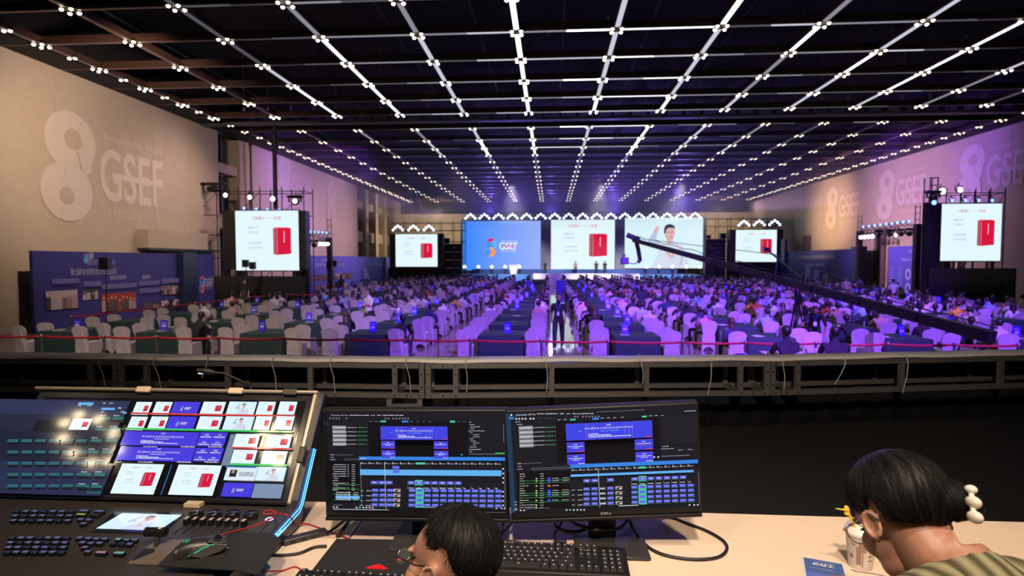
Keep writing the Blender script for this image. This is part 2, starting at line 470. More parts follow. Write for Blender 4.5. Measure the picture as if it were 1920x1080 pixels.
# painted reflection brightness under every lengthwise beam, bay by bay (0 bare .. 5 glaring)
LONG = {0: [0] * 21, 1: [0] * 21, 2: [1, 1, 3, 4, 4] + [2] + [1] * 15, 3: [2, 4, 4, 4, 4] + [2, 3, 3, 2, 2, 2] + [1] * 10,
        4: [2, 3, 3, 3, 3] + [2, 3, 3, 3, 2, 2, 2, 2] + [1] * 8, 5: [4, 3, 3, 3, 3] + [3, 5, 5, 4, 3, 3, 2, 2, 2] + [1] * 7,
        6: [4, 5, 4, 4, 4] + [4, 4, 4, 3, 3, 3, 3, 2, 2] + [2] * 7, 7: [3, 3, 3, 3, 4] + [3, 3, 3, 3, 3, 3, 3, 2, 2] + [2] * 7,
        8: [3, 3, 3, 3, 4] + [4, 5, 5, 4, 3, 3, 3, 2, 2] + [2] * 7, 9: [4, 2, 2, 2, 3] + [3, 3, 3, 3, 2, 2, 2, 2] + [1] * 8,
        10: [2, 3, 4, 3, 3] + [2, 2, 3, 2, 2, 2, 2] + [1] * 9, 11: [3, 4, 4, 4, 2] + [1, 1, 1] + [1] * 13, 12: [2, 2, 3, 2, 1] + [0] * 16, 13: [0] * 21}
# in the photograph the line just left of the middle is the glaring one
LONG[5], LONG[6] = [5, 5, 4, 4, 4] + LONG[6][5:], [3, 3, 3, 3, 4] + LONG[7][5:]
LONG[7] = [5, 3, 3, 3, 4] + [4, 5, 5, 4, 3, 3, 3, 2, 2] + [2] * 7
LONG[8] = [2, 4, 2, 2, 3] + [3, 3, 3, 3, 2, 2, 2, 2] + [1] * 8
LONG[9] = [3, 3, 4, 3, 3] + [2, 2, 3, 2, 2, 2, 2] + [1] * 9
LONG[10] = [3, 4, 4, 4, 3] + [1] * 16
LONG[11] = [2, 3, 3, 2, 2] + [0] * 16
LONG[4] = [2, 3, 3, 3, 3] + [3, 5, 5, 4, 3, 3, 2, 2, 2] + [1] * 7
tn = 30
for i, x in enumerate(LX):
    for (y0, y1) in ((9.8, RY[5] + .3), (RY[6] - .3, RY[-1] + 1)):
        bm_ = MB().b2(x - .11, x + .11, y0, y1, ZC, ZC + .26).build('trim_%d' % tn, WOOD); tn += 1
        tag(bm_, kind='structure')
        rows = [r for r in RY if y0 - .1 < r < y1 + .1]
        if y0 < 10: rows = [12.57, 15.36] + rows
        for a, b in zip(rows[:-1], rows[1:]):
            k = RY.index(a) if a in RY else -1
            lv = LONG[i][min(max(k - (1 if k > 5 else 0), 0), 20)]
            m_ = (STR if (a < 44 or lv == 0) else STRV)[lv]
            o = link('painted_sheen', seg_y, bm_, (x, (a + b) / 2, ZC - .012), mats=[m_])
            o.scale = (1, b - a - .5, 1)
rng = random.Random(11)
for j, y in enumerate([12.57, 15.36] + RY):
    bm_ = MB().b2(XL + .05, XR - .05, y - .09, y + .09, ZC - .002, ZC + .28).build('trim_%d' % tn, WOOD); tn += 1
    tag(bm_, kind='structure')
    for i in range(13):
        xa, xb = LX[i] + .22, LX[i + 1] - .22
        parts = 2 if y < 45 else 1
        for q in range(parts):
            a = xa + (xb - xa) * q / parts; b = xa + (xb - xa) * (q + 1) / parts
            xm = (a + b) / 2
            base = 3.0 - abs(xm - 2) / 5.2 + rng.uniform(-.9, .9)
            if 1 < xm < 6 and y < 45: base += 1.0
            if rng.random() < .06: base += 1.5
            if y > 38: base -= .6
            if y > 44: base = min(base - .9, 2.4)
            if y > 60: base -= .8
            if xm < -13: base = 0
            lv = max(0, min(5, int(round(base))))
            o = link('painted_sheen', seg_x, bm_, (xm, y, ZC - .014), mats=[(STR if y < 44 or lv == 0 else STRV)[lv]])
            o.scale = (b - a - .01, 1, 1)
# hall-wide girder with its row of hangers
g = MB().b2(XL + .05, XR - .05, 33.55, 34.0, ZC - .05, ZC + .1).b2(XL + .05, XR - .05, 33.55, 34.0, ZC + .55, ZC + .7).build('trim_%d' % tn, mat('grey_girder', (.10, .095, .11), .5, .3)); tn += 1
tag(g, kind='structure')
gm = MB().b2(-.05, .05, -.2, .2, 0, .46).mesh('girder_web', DKMETAL)
for i in range(48):
    link('girder_web', gm, g, (XL + .5 + i * 1.0, 33.77, ZC + .1))
hm = MB().tube([(0, 0, 0), (0, 0, 2.9)], .02, 6).lathe([(.02, 0), (.07, -.05), (.07, -.28), (.02, -.3)], 8).mesh('drop_lamp', mat('pale_drop_lamp', (.28, .22, .22), .5))
for i in range(34):
    o = link('drop_lamp', hm, None, (XL + 4.2 + i * 1.28 + .1 * math.sin(i * 7), 30.9, ZC + .35))
    tag(o, '%s pale drop lamp from the left in the row before the hall girder' % ORD[i], 'lamp', 'drop lamps before the girder')
# dark pipes and hanging rods up in the void
for k in range(12):
    p_ = MB().tube([(-18 + k * 3.7, 12, ZC + 1.9), (-18 + k * 3.7, 74, ZC + 1.9)], .05, 6).build('trim_%d' % tn, mat('void_pipe', (.05, .05, .06), .5)); tn += 1
    tag(p_, kind='structure')
rod_me = MB().tube([(0, 0, 0), (0, 0, 2.42)], .012, 5).lathe([(.012, 0), (.05, -.03), (.05, -.15), (.012, -.18)], 8).mesh('sprinkler_drop', mat('chrome_drop', (.5, .5, .55), .3, .9))
rng = random.Random(5)
for i in range(26):
    x = rng.uniform(-14, 20); y = rng.choice(RY[:7]) + rng.uniform(.6, 2.2)
    o = link('sprinkler_drop', rod_me, None, (x, y, ZC + .8))
    a_, b_ = proj((x, y, ZC))
    tag(o, 'thin steel drop rod in the dark ceiling, %s counted in the upper void' % ORD[i], 'rod', 'steel drop rods in the ceiling void')

# downlight clusters at the crossings
BULB = glow('downlight_glow', (1.0, .90, .66), 9.0)
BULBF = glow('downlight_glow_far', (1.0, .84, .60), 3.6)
def lamp_geo(mb, x, y, mi0, mi1, n=8, k=1.0):
    mb.lathe([(.085 * k, 0), (.085 * k, .12), (.05 * k, .14)], n, mi0, (x, y, .02))
    mb.lathe([(.002, -.055 * k), (.045 * k, -.045 * k), (.07 * k, -.01), (.07 * k, .02)], n, mi1, (x, y, 0), cap=False)
HOUS = mat('black_lamp_can', (.02, .018, .02), .4)
one = MB(); lamp_geo(one, 0, 0, 0, 1, 10, .84); one_me = one.mesh('downlight', [HOUS, BULB])
far = MB(); lamp_geo(far, 0, 0, 0, 1, 7, .75); far_me = far.mesh('downlight', [HOUS, BULBF])
fourM = MB()
for dx in (-1, 1):
    for dy in (-1, 1): lamp_geo(fourM, dx * .19, dy * .19, 0, 1, 7, .75)
four_me = fourM.mesh('downlight_cluster', [HOUS, BULBF])
twoM = MB()
for dx in (-1, 1): lamp_geo(twoM, dx * .12, 0, 0, 1, 7)
two_me = twoM.mesh('downlight_pair', [HOUS, BULBF])
for j, y in enumerate(RY):
    for i, x in enumerate(LX):
        if not inview((x, y, ZC)): continue
        lab = 'four warm downlights where the %s lengthwise beam meets the %s cross beam' % (ORD[i], ORD[j])
        if j < 13:
            e = empty('downlight_cluster', (x, y, ZC - .06))
            for dx in (-1, 1):
                for dy in (-1, 1): link('downlight', one_me if j < 6 else far_me, e, (dx * .165, dy * .165, 0))
        else:
            e = link('downlight_cluster', four_me, None, (x, y, ZC - .06))
        tag(e, lab, 'downlight', 'downlights at the crossings of the ceiling grid')
n = 0
for side, x in ((0, LX[0]), (1, LX[-1])):
    for j in range(len(RY) - 1):
        y = (RY[j] + RY[j + 1]) / 2
        if not inview((x, y, ZC)): continue
        o = link('downlight_pair', two_me, None, (x, y, ZC - .04))
        tag(o, 'pair of warm downlights past the %s grid crossing along the %s wall' % (ORD[j], ('left', 'right')[side]), 'downlight', 'downlight pairs along the side walls')
# ================================================================== logos, screens, stage
def ell(cx, cy, rx, ry, a0, a1, n=22):
    return [(cx + rx * math.cos(R(a0 + (a1 - a0) * i / n)), cy + ry * math.sin(R(a0 + (a1 - a0) * i / n))) for i in range(n + 1)]
def crescent(o, i, a0, a1, n=22):
    return ell(*o, a0, a1, n) + list(reversed(ell(*i, a0, a1, n)))
def emblem(cv, cx, cy, h, c4):
    """two interlocked loops, one above the other; c4 = colours of upper left, upper right, lower left, lower right"""
    r = h * .27; q = r * 1.05
    up = (cx + .04 * h, cy + .24 * h, q, r); dn = (cx - .02 * h, cy - .23 * h, q, r)
    ui = (cx + .06 * h, cy + .26 * h, q * .36, r * .36); di = (cx - .03 * h, cy - .27 * h, q * .30, r * .30)
    cv.poly(crescent(up, ui, 60, 290), c4[0]); cv.poly(crescent(up, ui, -65, 58), c4[1])
    cv.poly(crescent(dn, di, 95, 250), c4[2]); cv.poly(crescent(dn, di, -108, 93), c4[3])
    sw = [(cx + .28 * h, cy + .18 * h)] + [(cx + .22 * h - t * .46 * h, cy + .02 * h - .10 * h * math.sin(t * 2.6)) for t in [k / 10 for k in range(11)]] + \
         [(cx - .24 * h, cy - .12 * h), (cx + .1 * h, cy - .1 * h), (cx + .26 * h, cy - .02 * h)]
    cv.poly(sw, c4[1] if len(c4) > 4 else c4[3])
    if len(c4) > 4: cv.poly(crescent(up, ui, 62, 150), c4[4])
def gsef(cv, x, y, h, col, width, sub=True, red=None):
    """word mark: two small lines with the large letters and their running bar between them; x,y = lower left of the letters"""
    cv.text('GSEF', x, y, h, col, width, bold=.012)
    cv.rect(x + width * .17, y + h * .44, width * .83, h * .11, red or col)
    if sub:
        cv.text('Beijing China 2023  中国北京', x + width * .08, y + h * 1.12, h * .16, col, width * .92)
        cv.text('全球社会企业家生态论坛', x + width * .08, y - h * .3, h * .16, col, width * .86)
WHITE = (.78, .95, 1.0); RED = lin(214, 22, 62); RED2 = lin(235, 60, 100); DRED = lin(170, 12, 48)
def slide(cv, x, y, W_, Hh, bars=True, seed=1):
    """book slide: red heading, grey lines and a red boxed set of books"""
    cv.rect(x, y, W_, Hh, WHITE)
    r = random.Random(seed)
    cv.text('《道善》——目录', x + W_ * .5, y + Hh * .85, Hh * .055, lin(214, 70, 90), W_ * .46, align='C')
    for (yy, t) in ((.70, '道德之光'), (.62, '引领未来')):
        cv.text(t, x + W_ * .2, y + Hh * yy, Hh * .04, lin(150, 165, 180), W_ * .16)
    for (yy, t) in ((.44, '《企业家精神》'), (.36, '生态论坛文集')):
        cv.text(t, x + W_ * .2, y + Hh * yy, Hh * .04, lin(150, 165, 180), W_ * .22)
    bx, by, bw, bh = x + W_ * .6, y + Hh * .26, W_ * .28, Hh * .46
    cv.poly([(bx, by + bh * .03), (bx + bw * .22, by), (bx + bw * .22, by + bh * .97), (bx, by + bh * .96)], DRED)
    cv.poly([(bx + bw * .22, by), (bx + bw, by + bh * .04), (bx + bw, by + bh * .97), (bx + bw * .22, by + bh * .97)], RED)
    cv.poly([(bx, by + bh * .96), (bx + bw * .22, by + bh * .97), (bx + bw, by + bh * .97), (bx + bw * .8, by + bh), (bx + bw * .12, by + bh)], RED2)
    for q in (.08, .2):
        cv.rect(bx + bw * q, by + bh * .03, bw * .018, bh * .93, lin(250, 200, 215))
    cv.rect(bx + bw * .6, by + bh * .44, bw * .045, bh * .42, lin(255, 190, 205))
def speaker_pic(cv, x, y, W_, Hh):
    """camera picture of a speaker in a pale shirt raising one hand"""
    cv.rect(x, y, W_, Hh, (.70, .90, .98))
    u = lambda a, b: (x + a * W_, y + b * Hh)
    P_ = lambda pts, c: cv.poly([u(*p) for p in pts], c)
    shirt = lin(214, 222, 240); sh2 = lin(186, 198, 226); skin = lin(222, 180, 178); hair = lin(38, 46, 70)
    P_([(.34, .02), (.44, .32), (.42, .46), (.50, .52), (.56, .54), (.66, .52), (.75, .44), (.80, .2), (.84, 0), (.34, 0)], shirt)
    P_([(.42, .46), (.33, .40), (.30, .56), (.38, .74), (.42, .72), (.40, .58), (.46, .52)], sh2)
    P_([(.36, .72), (.40, .82), (.43, .84), (.44, .78), (.42, .70)], skin)
    P_([(.53, .55), (.57, .46), (.62, .54), (.61, .62), (.54, .62)], skin)
    cv.poly(ell(*u(.575, .70), .066 * W_, .15 * Hh, 0, 360, 26)[:-1], skin)
    P_([(.50, .70), (.505, .80), (.53, .86), (.58, .875), (.63, .84), (.645, .76), (.62, .80), (.56, .80), (.53, .77), (.52, .68)], hair)
    for a in (.555, .605): cv.rect(*u(a - .014, .705), .028 * W_, .012 * Hh, hair)
    cv.rect(*u(.583, .60), .03 * W_, .012 * Hh, lin(170, 90, 100))
    P_([(.575, .655), (.592, .64), (.588, .70)], lin(200, 150, 150))
    P_([(.53, .30), (.56, .36), (.60, .26), (.62, .34), (.64, .22), (.58, .2)], skin)
    P_([(.545, .47), (.575, .40), (.60, .47), (.58, .30), (.56, .30)], sh2)
    P_([(.70, .43), (.72, .2), (.70, .05), (.735, .05), (.75, .25)], sh2)
def gsef_slide(cv, x, y, W_, Hh, flat=False):
    n = 1 if flat else 18
    for i in range(n):
        t = i / max(1, n - 1)
        c = (lin(72, 60, 222) if flat else tuple(a + (b - a) * t for a, b in zip(lin(58, 138, 255), lin(150, 176, 250))))
        cv.rect(x + W_ * i / n, y, W_ / n + (0 if i == n - 1 else W_ * .001), Hh, c, up=0 if i else 1)
    cv.l += 1
    emblem(cv, x + W_ * .36, y + Hh * .46, Hh * .37, [lin(70, 150, 230), lin(90, 190, 240), lin(70, 150, 230), lin(255, 150, 80), lin(228, 40, 70)])
    gsef(cv, x + W_ * .47, y + Hh * .42, Hh * .145, (1, 1, 1), W_ * .235, True, lin(240, 90, 100))
LED = screen_mat('led_pixels', 1.0)
FACE = lambda c: Matrix.Translation(c) @ Matrix.Rotation(PI / 2, 4, 'X')        # u to +x, v to +z, facing the hall

# white marks printed on the side walls
WPRINT = mat('pale_wall_print', (.60, .51, .45), .7)
def wall_mark(x, y0, zc, hgt, side, label, emb=True, col=WPRINT):
    """side 1: left wall (reads towards +y); side -1: right wall (reads towards -y)"""
    M_ = Matrix(((0, 0, side, x), (side, 0, 0, y0), (0, 1, 0, zc), (0, 0, 0, 1)))
    e = empty('wall_logo', (x, y0, 0))
    c1 = Canvas(M_, .002)
    emblem(c1, -hgt * .70, 0, hgt * 1.9, [(1, 1, 1)] * 4)
    o = c1.build('emblem', col); o.parent = e; o.matrix_parent_inverse = Matrix.Translation((-x, -y0, 0))
    c2 = Canvas(M_, .002)
    gsef(c2, 0, -hgt * .5, hgt, (1, 1, 1), hgt * 1.75)
    o = c2.build('lettering', col); o.parent = e; o.matrix_parent_inverse = Matrix.Translation((-x, -y0, 0))
    tag(e, label, 'wall logo', 'pale logos on the side walls')
a = at(187, 310, X=XL + .03)
wall_mark(XL + .03, a.y, a.z - .35, 2.5, 1, 'large pale GSEF logo printed high on the left beige wall')
for px, py, lab in ((548, 345, 'faint GSEF logo on the left wall behind the near side screen'), (632, 384, 'faint GSEF logo at the far end of the left panelled wall')):
    a = at(px, py, X=XL + .03); wall_mark(XL + .03, a.y, a.z, 2.1, 1, lab, col=mat('faint_wall_print', (.50, .43, .36), .7))
for px, py, lab in ((1680, 362, 'pale GSEF logo on the right wall nearest the black tower'), (1573, 388, 'pale GSEF logo on the right wall farther from the black tower'),):
    a = at(px, py, X=XR - .03); wall_mark(XR - .03, a.y, a.z, 2.1, -1, lab)
a = at(1850, 325, X=XR - .03); wall_mark(XR - .03, a.y, a.z, 2.1, -1, 'pale GSEF logo on the right wall above the near right screen')

# ------------------------------------------------------------------ led screens
PANELBLK = mat('black_screen_casing', (.010, .010, .012), .5)
def led_screen(name, label, x0, x1, z0, z1, Y, draw, bezel=.12, depth=.25, group=None, ry=0):
    e = empty(name, ((x0 + x1) / 2, Y, z0), (0, 0, ry))
    W_, Hh = x1 - x0, z1 - z0
    MB().b2(-W_ / 2 - bezel, W_ / 2 + bezel, .02, depth, -bezel, Hh + bezel).build('casing', PANELBLK, e)
    cv = Canvas(FACE((0, .018, 0)), .003)
    draw(cv, -W_ / 2, 0, W_, Hh)
    cv.build('display', LED, e)
    if name == 'side_screen':
        for s in (-1, 1): MB().b2(s * W_ * .4 - .06, s * W_ * .4 + .06, .1, .22, -z0, -bezel).build('leg', DKMETAL, e)
    tag(e, label, 'led screen', group)
    return e
YS = 78.0
def span(px0, px1, pyt, pyb, Y):
    a = at(px0, pyb, Y=Y); b = at(px1, pyt, Y=Y)
    return a.x, b.x, at((px0 + px1) / 2, pyb, Y=Y).z, at((px0 + px1) / 2, pyt, Y=Y).z
x0, x1, z0, z1 = span(868, 1014, 414, 507, YS)
led_screen('stage_screen', 'blue stage screen with the GSEF logo, at the left', x0, x1, z0, z1, YS, gsef_slide, group='screens across the stage')
x0, x1, z0, z1 = span(1033, 1153, 412, 505.5, YS)
led_screen('stage_screen', 'white stage screen with the red books, in the middle', x0, x1, z0, z1, YS, slide, group='screens across the stage')
x0, x1, z0, z1 = span(1171, 1319, 408, 503, YS)
led_screen('stage_screen', 'pale stage screen with the speaker raising a hand', x0, x1, z0, z1, YS, speaker_pic, group='screens across the stage')
GREYP = mat('grey_stage_flat', (.16, .15, .18), .7)
for (a, b, lab) in ((1014.5, 1032.5, 'grey flat between the blue and the white stage screens'), (1153.5, 1170.5, 'grey flat between the white screen and the speaker screen')):
    x0, x1, z0, z1 = span(a, b, 411, 506, YS - .02)
    o = MB().b2(x0, x1, YS, YS + .3, z0, z1).b2(x0, x1, YS - .04, YS, z1 - .12, z1).b2(x0, x1, YS - .04, YS, z0, z0 + .1).build('stage_flat', GREYP); tag(o, lab, 'stage flat', 'grey flats of the stage')
# stage deck, steps, skirt
BLUEC = mat('blue_stage_carpet', (.05, .20, .50), .5)
st = empty('stage', (3, 72, 0))
MB().b2(-15.6, 15.6, -.4, 8.5, 0, 1.12).build('deck', BLUEC, st)
MB().b2(-13.6, 13.6, 5.2, 5.95, 1.12, 1.75).build('riser', mat('dark_blue_riser', (.02, .06, .20), .6), st)
for i in range(3):
    MB().b2(-3, 3, -.4 - .35 * (i + 1), -.4 - .35 * i, 0, 1.12 - .28 * (i + 1)).build('step', BLUEC, st)
MB().b2(-15.6, 15.6, -.46, -.4, .98, 1.12).build('edge_trim', mat('stage_edge', (.10, .25, .5), .4), st)
tag(st, 'blue carpeted stage deck below the big screens', 'stage')
x0, x1, _, _ = span(1000, 1200, 513, 520, 69.7)
wc = empty('low_stage_desk', ((x0 + x1) / 2, 69.7, 0))
for i in range(5):
    L = (x1 - x0) / 5
    MB().b2(-L * 2.5 + i * L + .02, -L * 2.5 + (i + 1) * L - .02, 0, .6, 0, 1.28).build('front_panel', mat('white_stage_box', (.75, .72, .74), .5), wc)
MB().b2((x0 - x1) / 2, (x1 - x0) / 2, -.04, .64, 1.28, 1.33).build('top_board', MATS['white_stage_box'], wc)
tag(wc, 'long low white desk in front of the blue stage', 'desk')
# lectern
a = at(963, 515, Y=74)
lc = empty('lectern', (a.x, 74, 1.12))
MB().prism([(-.34, 0), (.34, 0), (.55, 1.15), (-.55, 1.15)], -.3, .3, Matrix.Rotation(PI / 2, 4, 'X')).build('body', mat('white_lectern', (.85, .84, .86), .4), lc)
MB().box((0, -.05, 1.2), (1.25, .75, .07), M=Matrix.Rotation(R(12), 4, 'X')).build('top_board', MATS['white_lectern'], lc)
for s in (-1, 1): MB().tube([(s * .2, .1, 1.22), (s * .2, .05, 1.5), (s * .16, -.1, 1.62)], .012, 6).build('microphone', DKMETAL, lc)
tag(lc, 'white flared lectern on the stage before the blue screen', 'lectern')
QB = Matrix.Rotation(-PI / 2, 4, 'X')            # lathe axis to +y, front to the hall
# floodlights along the foot of the screens
FLOOD = glow('flood_glow', (1.0, .97, .93), 10.0)
fm0 = MB().b2(-.16, .16, -.1, .1, 0, .06).tube([(-.16, 0, .05), (-.2, 0, .3)], .02, 5).tube([(.16, 0, .05), (.2, 0, .3)], .02, 5).lathe([(.12, .16), (.19, 0), (.19, -.02)], 12, 0, (0, 0, .32), M=QB).mesh('flood_housing', DKMETAL)
fm1 = MB().lathe([(.01, -.07), (.12, -.05), (.18, 0)], 12, 0, (0, -.02, .32), M=QB, cap=False).mesh('flood_lens', FLOOD)
fl_px = [871, 897, 922, 947, 974, 1212, 1236, 1261, 1287, 1312]
for i, px in enumerate(fl_px):
    a = at(px, 499, Y=76.6)
    e = empty('stage_floodlight', (a.x, 76.6, a.z - .4))
    MB().b2(-.1, .1, -.06, .06, -(a.z - .4 - 1.12), 0).build('stand', DKMETAL, e)
    link('housing', fm0, e); link('lens', fm1, e)
    side = 'blue logo' if i < 5 else 'speaker'
    tag(e, '%s bright floodlight from the left below the %s screen' % (ORD[i % 5], side), 'floodlight', 'floodlights at the foot of the stage screens')

# arcs of beam lights
BEAM = glow('beam_lens_glow', (.55, .62, 1.0), 9.0)
bl_me = MB().lathe([(.10, .34), (.17, .25), (.19, .02), (.185, 0)], 10, 0, M=QB).lathe([(.01, -.08), (.13, -.06), (.18, -.01)], 10, 1, M=QB, cap=False).mesh('beam_light', [DKMETAL, BEAM])
def arc(px, py, Y, k, label, group, drop):
    """k = metres per picture pixel at Y"""
    c = at(px, py, Y=Y)
    e = empty('beam_light_arc', c)
    pts = []
    for (u, v) in ((-9, -5), (-5, -.8), (0, 2.2), (5, -.8), (9, -5)):
        link('beam_light', bl_me, e, (u * k, 0, v * k)).scale = (k / .072 * .80,) * 3
        pts.append((u * k, .3, v * k))
    MB().tube(pts, .03, 6).build('curved_bar', DKMETAL, e)
    MB().tube([(0, .3, 2.6 * k), (0, .3, -drop)], .025, 6).build('support_post', DKMETAL, e)
    tag(e, label, 'stage lights', group)
for i in range(17):
    arc(882 + 26.35 * i, 404.5 - i * .12, YS - .45, .072, '%s arc of five beam lights from the left above the stage screens' % ORD[i], 'beam light arcs above the stage', .35)
for i in range(3):
    arc(746 + 29 * i, 426, 67.6, .063, '%s arc of five beam lights above the left side screen' % ORD[i], 'beam light arcs above the side screens', .9)
    arc(1395 + 28.8 * i, 417 - i * .5, 67.6, .063, '%s arc of five beam lights above the right side screen' % ORD[i], 'beam light arcs above the side screens', .9)
tr = empty('stage_truss', (3.2, YS + .3, 0))
xa, xb = at(866, 420, Y=YS).x - 3.2, at(1322, 415, Y=YS).x - 3.2
for (dy, dz) in ((0, 0), (.4, 0), (0, .4), (.4, .4)):
    MB().tube([(xa, dy, 8.1 + dz), (xb, dy, 8.1 + dz)], .04, 6).build('chord', DKMETAL, tr)
for i in range(44):
    x = xa + (xb - xa) * i / 44
    MB().tube([(x, 0, 8.1), (x + .35, 0, 8.5), (x + .7, 0, 8.1)], .02, 5).build('lacing', DKMETAL, tr)
for x in (xa, xb): MB().b2(x - .2, x + .2, 0, .4, 0, 8.5).build('leg', DKMETAL, tr)
tag(tr, 'black box truss carrying lights across the top of the stage', 'truss')

# ------------------------------------------------------------------ scaffold towers with side screens
def scaffold(name, label, x0, x1, y0, y1, zs, bays, mat_=DKMETAL, r=.03, group=None, dropx=()):
    e = empty(name, ((x0 + x1) / 2, y0, 0))
    cx = (x0 + x1) / 2; D = y1 - y0
    xs = [x0 - cx + (x1 - x0) * i / bays for i in range(bays + 1)]
    up = MB().tube([(0, 0, 0), (0, 0, zs[-1] + .25)], r, 6).mesh('upright', mat_)
    for x in xs:
        for y in (0, D): link('upright', up, e, (x, y, 0))
    for z in zs:
        for y in (0, D): MB().tube([(xs[0], y, z), (xs[-1], y, z)], r * .8, 6).build('ledger', mat_, e)
        for x in (xs[0], xs[-1]): MB().tube([(x, 0, z), (x, D, z)], r * .8, 6).build('transom', mat_, e)
    for i in range(bays):
        for j in range(len(zs) - 1):
            if (i + j) % 2 == 0: MB().tube([(xs[i], 0, zs[j]), (xs[i + 1], 0, zs[j + 1])], r * .6, 5).build('brace', mat_, e)
    tag(e, label, 'scaffold', group)
    return e
def drape(name, label, x0, x1, Y, z0, z1, cat='drape', n=None, amp=.05, m=BLKCLOTH, group=None):
    n = n or max(12, int((x1 - x0) * 8)); v = []; f = []
    for j, z in enumerate((z0, z1)):
        for i in range(n + 1):
            t = i / n
            v.append((x0 + (x1 - x0) * t, Y + amp * math.sin(i * 1.3) * (1 if j == 0 else .6), z))
    for i in range(n): f.append((i, i + 1, n + 2 + i, n + 1 + i))
    o = MB().add(v, f, 0, True).build(name, m)
    md = o.modifiers.new('thickness', 'SOLIDIFY'); md.thickness = .01
    return tag(o, label, cat, group)
YN = 33.0
x0, x1, z0, z1 = span(443, 559, 395, 507, YN)
led_screen('side_screen', 'white side screen with red books at the left, beside the scaffold tower', x0, x1, z0, z1, YN, lambda c, x, y, W_, Hh: slide(c, x, y, W_, Hh), bezel=.06, group='screens along the sides')
# wings of the near left screen
for (a, b, lab) in ((418, 440.5, 'black wing panel at the left edge of the near left screen'), (561.5, 572, 'narrow black wing panel at the right edge of the near left screen')):
    p0 = at(a, 505, Y=YN); p1 = at(b, 395, Y=YN)
    o = MB().b2(p0.x, p1.x, YN + .05, YN + .6, p0.z, p1.z).b2(p0.x, p1.x, YN + .6, YN + .64, p0.z + .1, p1.z - .1).build('screen_wing', PANELBLK); tag(o, lab, 'panel', 'black wings of the side screens')
x0, x1 = at(368, 450, Y=YN + .7).x, at(571, 450, Y=YN + .7).x
scaffold('scaffold_tower', 'tall scaffold of black tubes behind the near left screen', x0, x1, YN + .7, YN + 2.0, [.3, 1.6, 3.0, 4.4, 5.6, 7.0], 5)
x0, x1 = at(402, 540, Y=YN - .2).x, at(574, 540, Y=YN - .2).x
drape('black_skirt', 'black skirt drape below the near left screen', x0, x1, YN - .2, 0, at(480, 518, Y=YN - .2).z)
# its lamps
SPOTG = glow('white_spot_glow', (1.0, .97, .90), 11.0)
BLUEG = glow('blue_spot_glow', (.12, .26, 1.0), 4.5)
def fixture(px, py, Y, r, g_, label, group, hang=.5, yoke=True):
    c = at(px, py, Y=Y)
    e = empty('stage_light', c)
    MB().lathe([(r * .55, r * 2.2), (r * .95, r * 1.4), (r * 1.15, 0), (r * 1.12, -.02)], 12, 0, M=QB).build('housing', DKMETAL, e)
    MB().lathe([(.002, -r * .4), (r * .7, -r * .3), (r, 0)], 12, 0, (0, -.022, 0), M=QB, cap=False).build('lens', g_, e)
    MB().tube([(-r * 1.4, r, 0), (-r * 1.4, r, hang * .6), (r * 1.4, r, hang * .6), (r * 1.4, r, 0)], .025, 6).tube([(0, r, hang * .6), (0, r, hang)], .03, 6).build('yoke', DKMETAL, e)
    tag(e, label, 'stage light', group)
    return e
for i, (px, py) in enumerate(((423, 366), (468.5, 370), (511.5, 373), (553, 377))):
    fixture(px, py, YN + .5, .12 + .015 * (i > 1), SPOTG, '%s white lamp from the left on the upper tube of the near left tower' % ORD[i], 'lamps on the near left tower')
for i, px in enumerate((458, 481, 502, 524, 544, 563)):
    fixture(px, 390.5 + i * 1.2, YN + .3, .085, BLUEG, '%s blue lamp from the left just above the near left screen' % ORD[i], 'lamps on the near left tower', -.26)
# suspension poles and moving head lamps
for (px, y0_, y1_, r, lab) in ((472, 262, 400, .06, 'thin black suspension pole at the left above the near left screen'), (517, 278, 392, .13, 'thick black suspension pole above the near left screen')):
    a = at(px, y1_, Y=YN + 1.2)
    o = MB().tube([(0, 0, 0), (0, 0, ZC - a.z)], r, 8).lathe([(r * 1.6, ZC - a.z - .5), (r * 1.6, ZC - a.z - 1.2)], 8).build('suspension_pole', DKMETAL, None, a); tag(o, lab, 'pole')
def cluster(px, py, Y, w_, label):
    c = at(px, py, Y=Y); e = empty('moving_light', c)
    MB().rbox((0, 0, 0), (w_, .3, .16), .03).build('base', DKMETAL, e)
    MB().tube([(-w_ * .4, 0, 0), (-w_ * .42, 0, -.32)], .045, 6).tube([(w_ * .4, 0, 0), (w_ * .42, 0, -.32)], .045, 6).build('yoke', DKMETAL, e)
    MB().ball((0, 0, -.3), (w_ * .3, .2, .2)).build('head', DKMETAL, e)
    tag(e, label, 'stage light')
cluster(400, 345, YN + .6, 1.5, 'black moving light at the top left corner of the scaffold tower')
cluster(553, 369, YN + 1.0, .9, 'black moving light behind the rightmost white tower lamp')

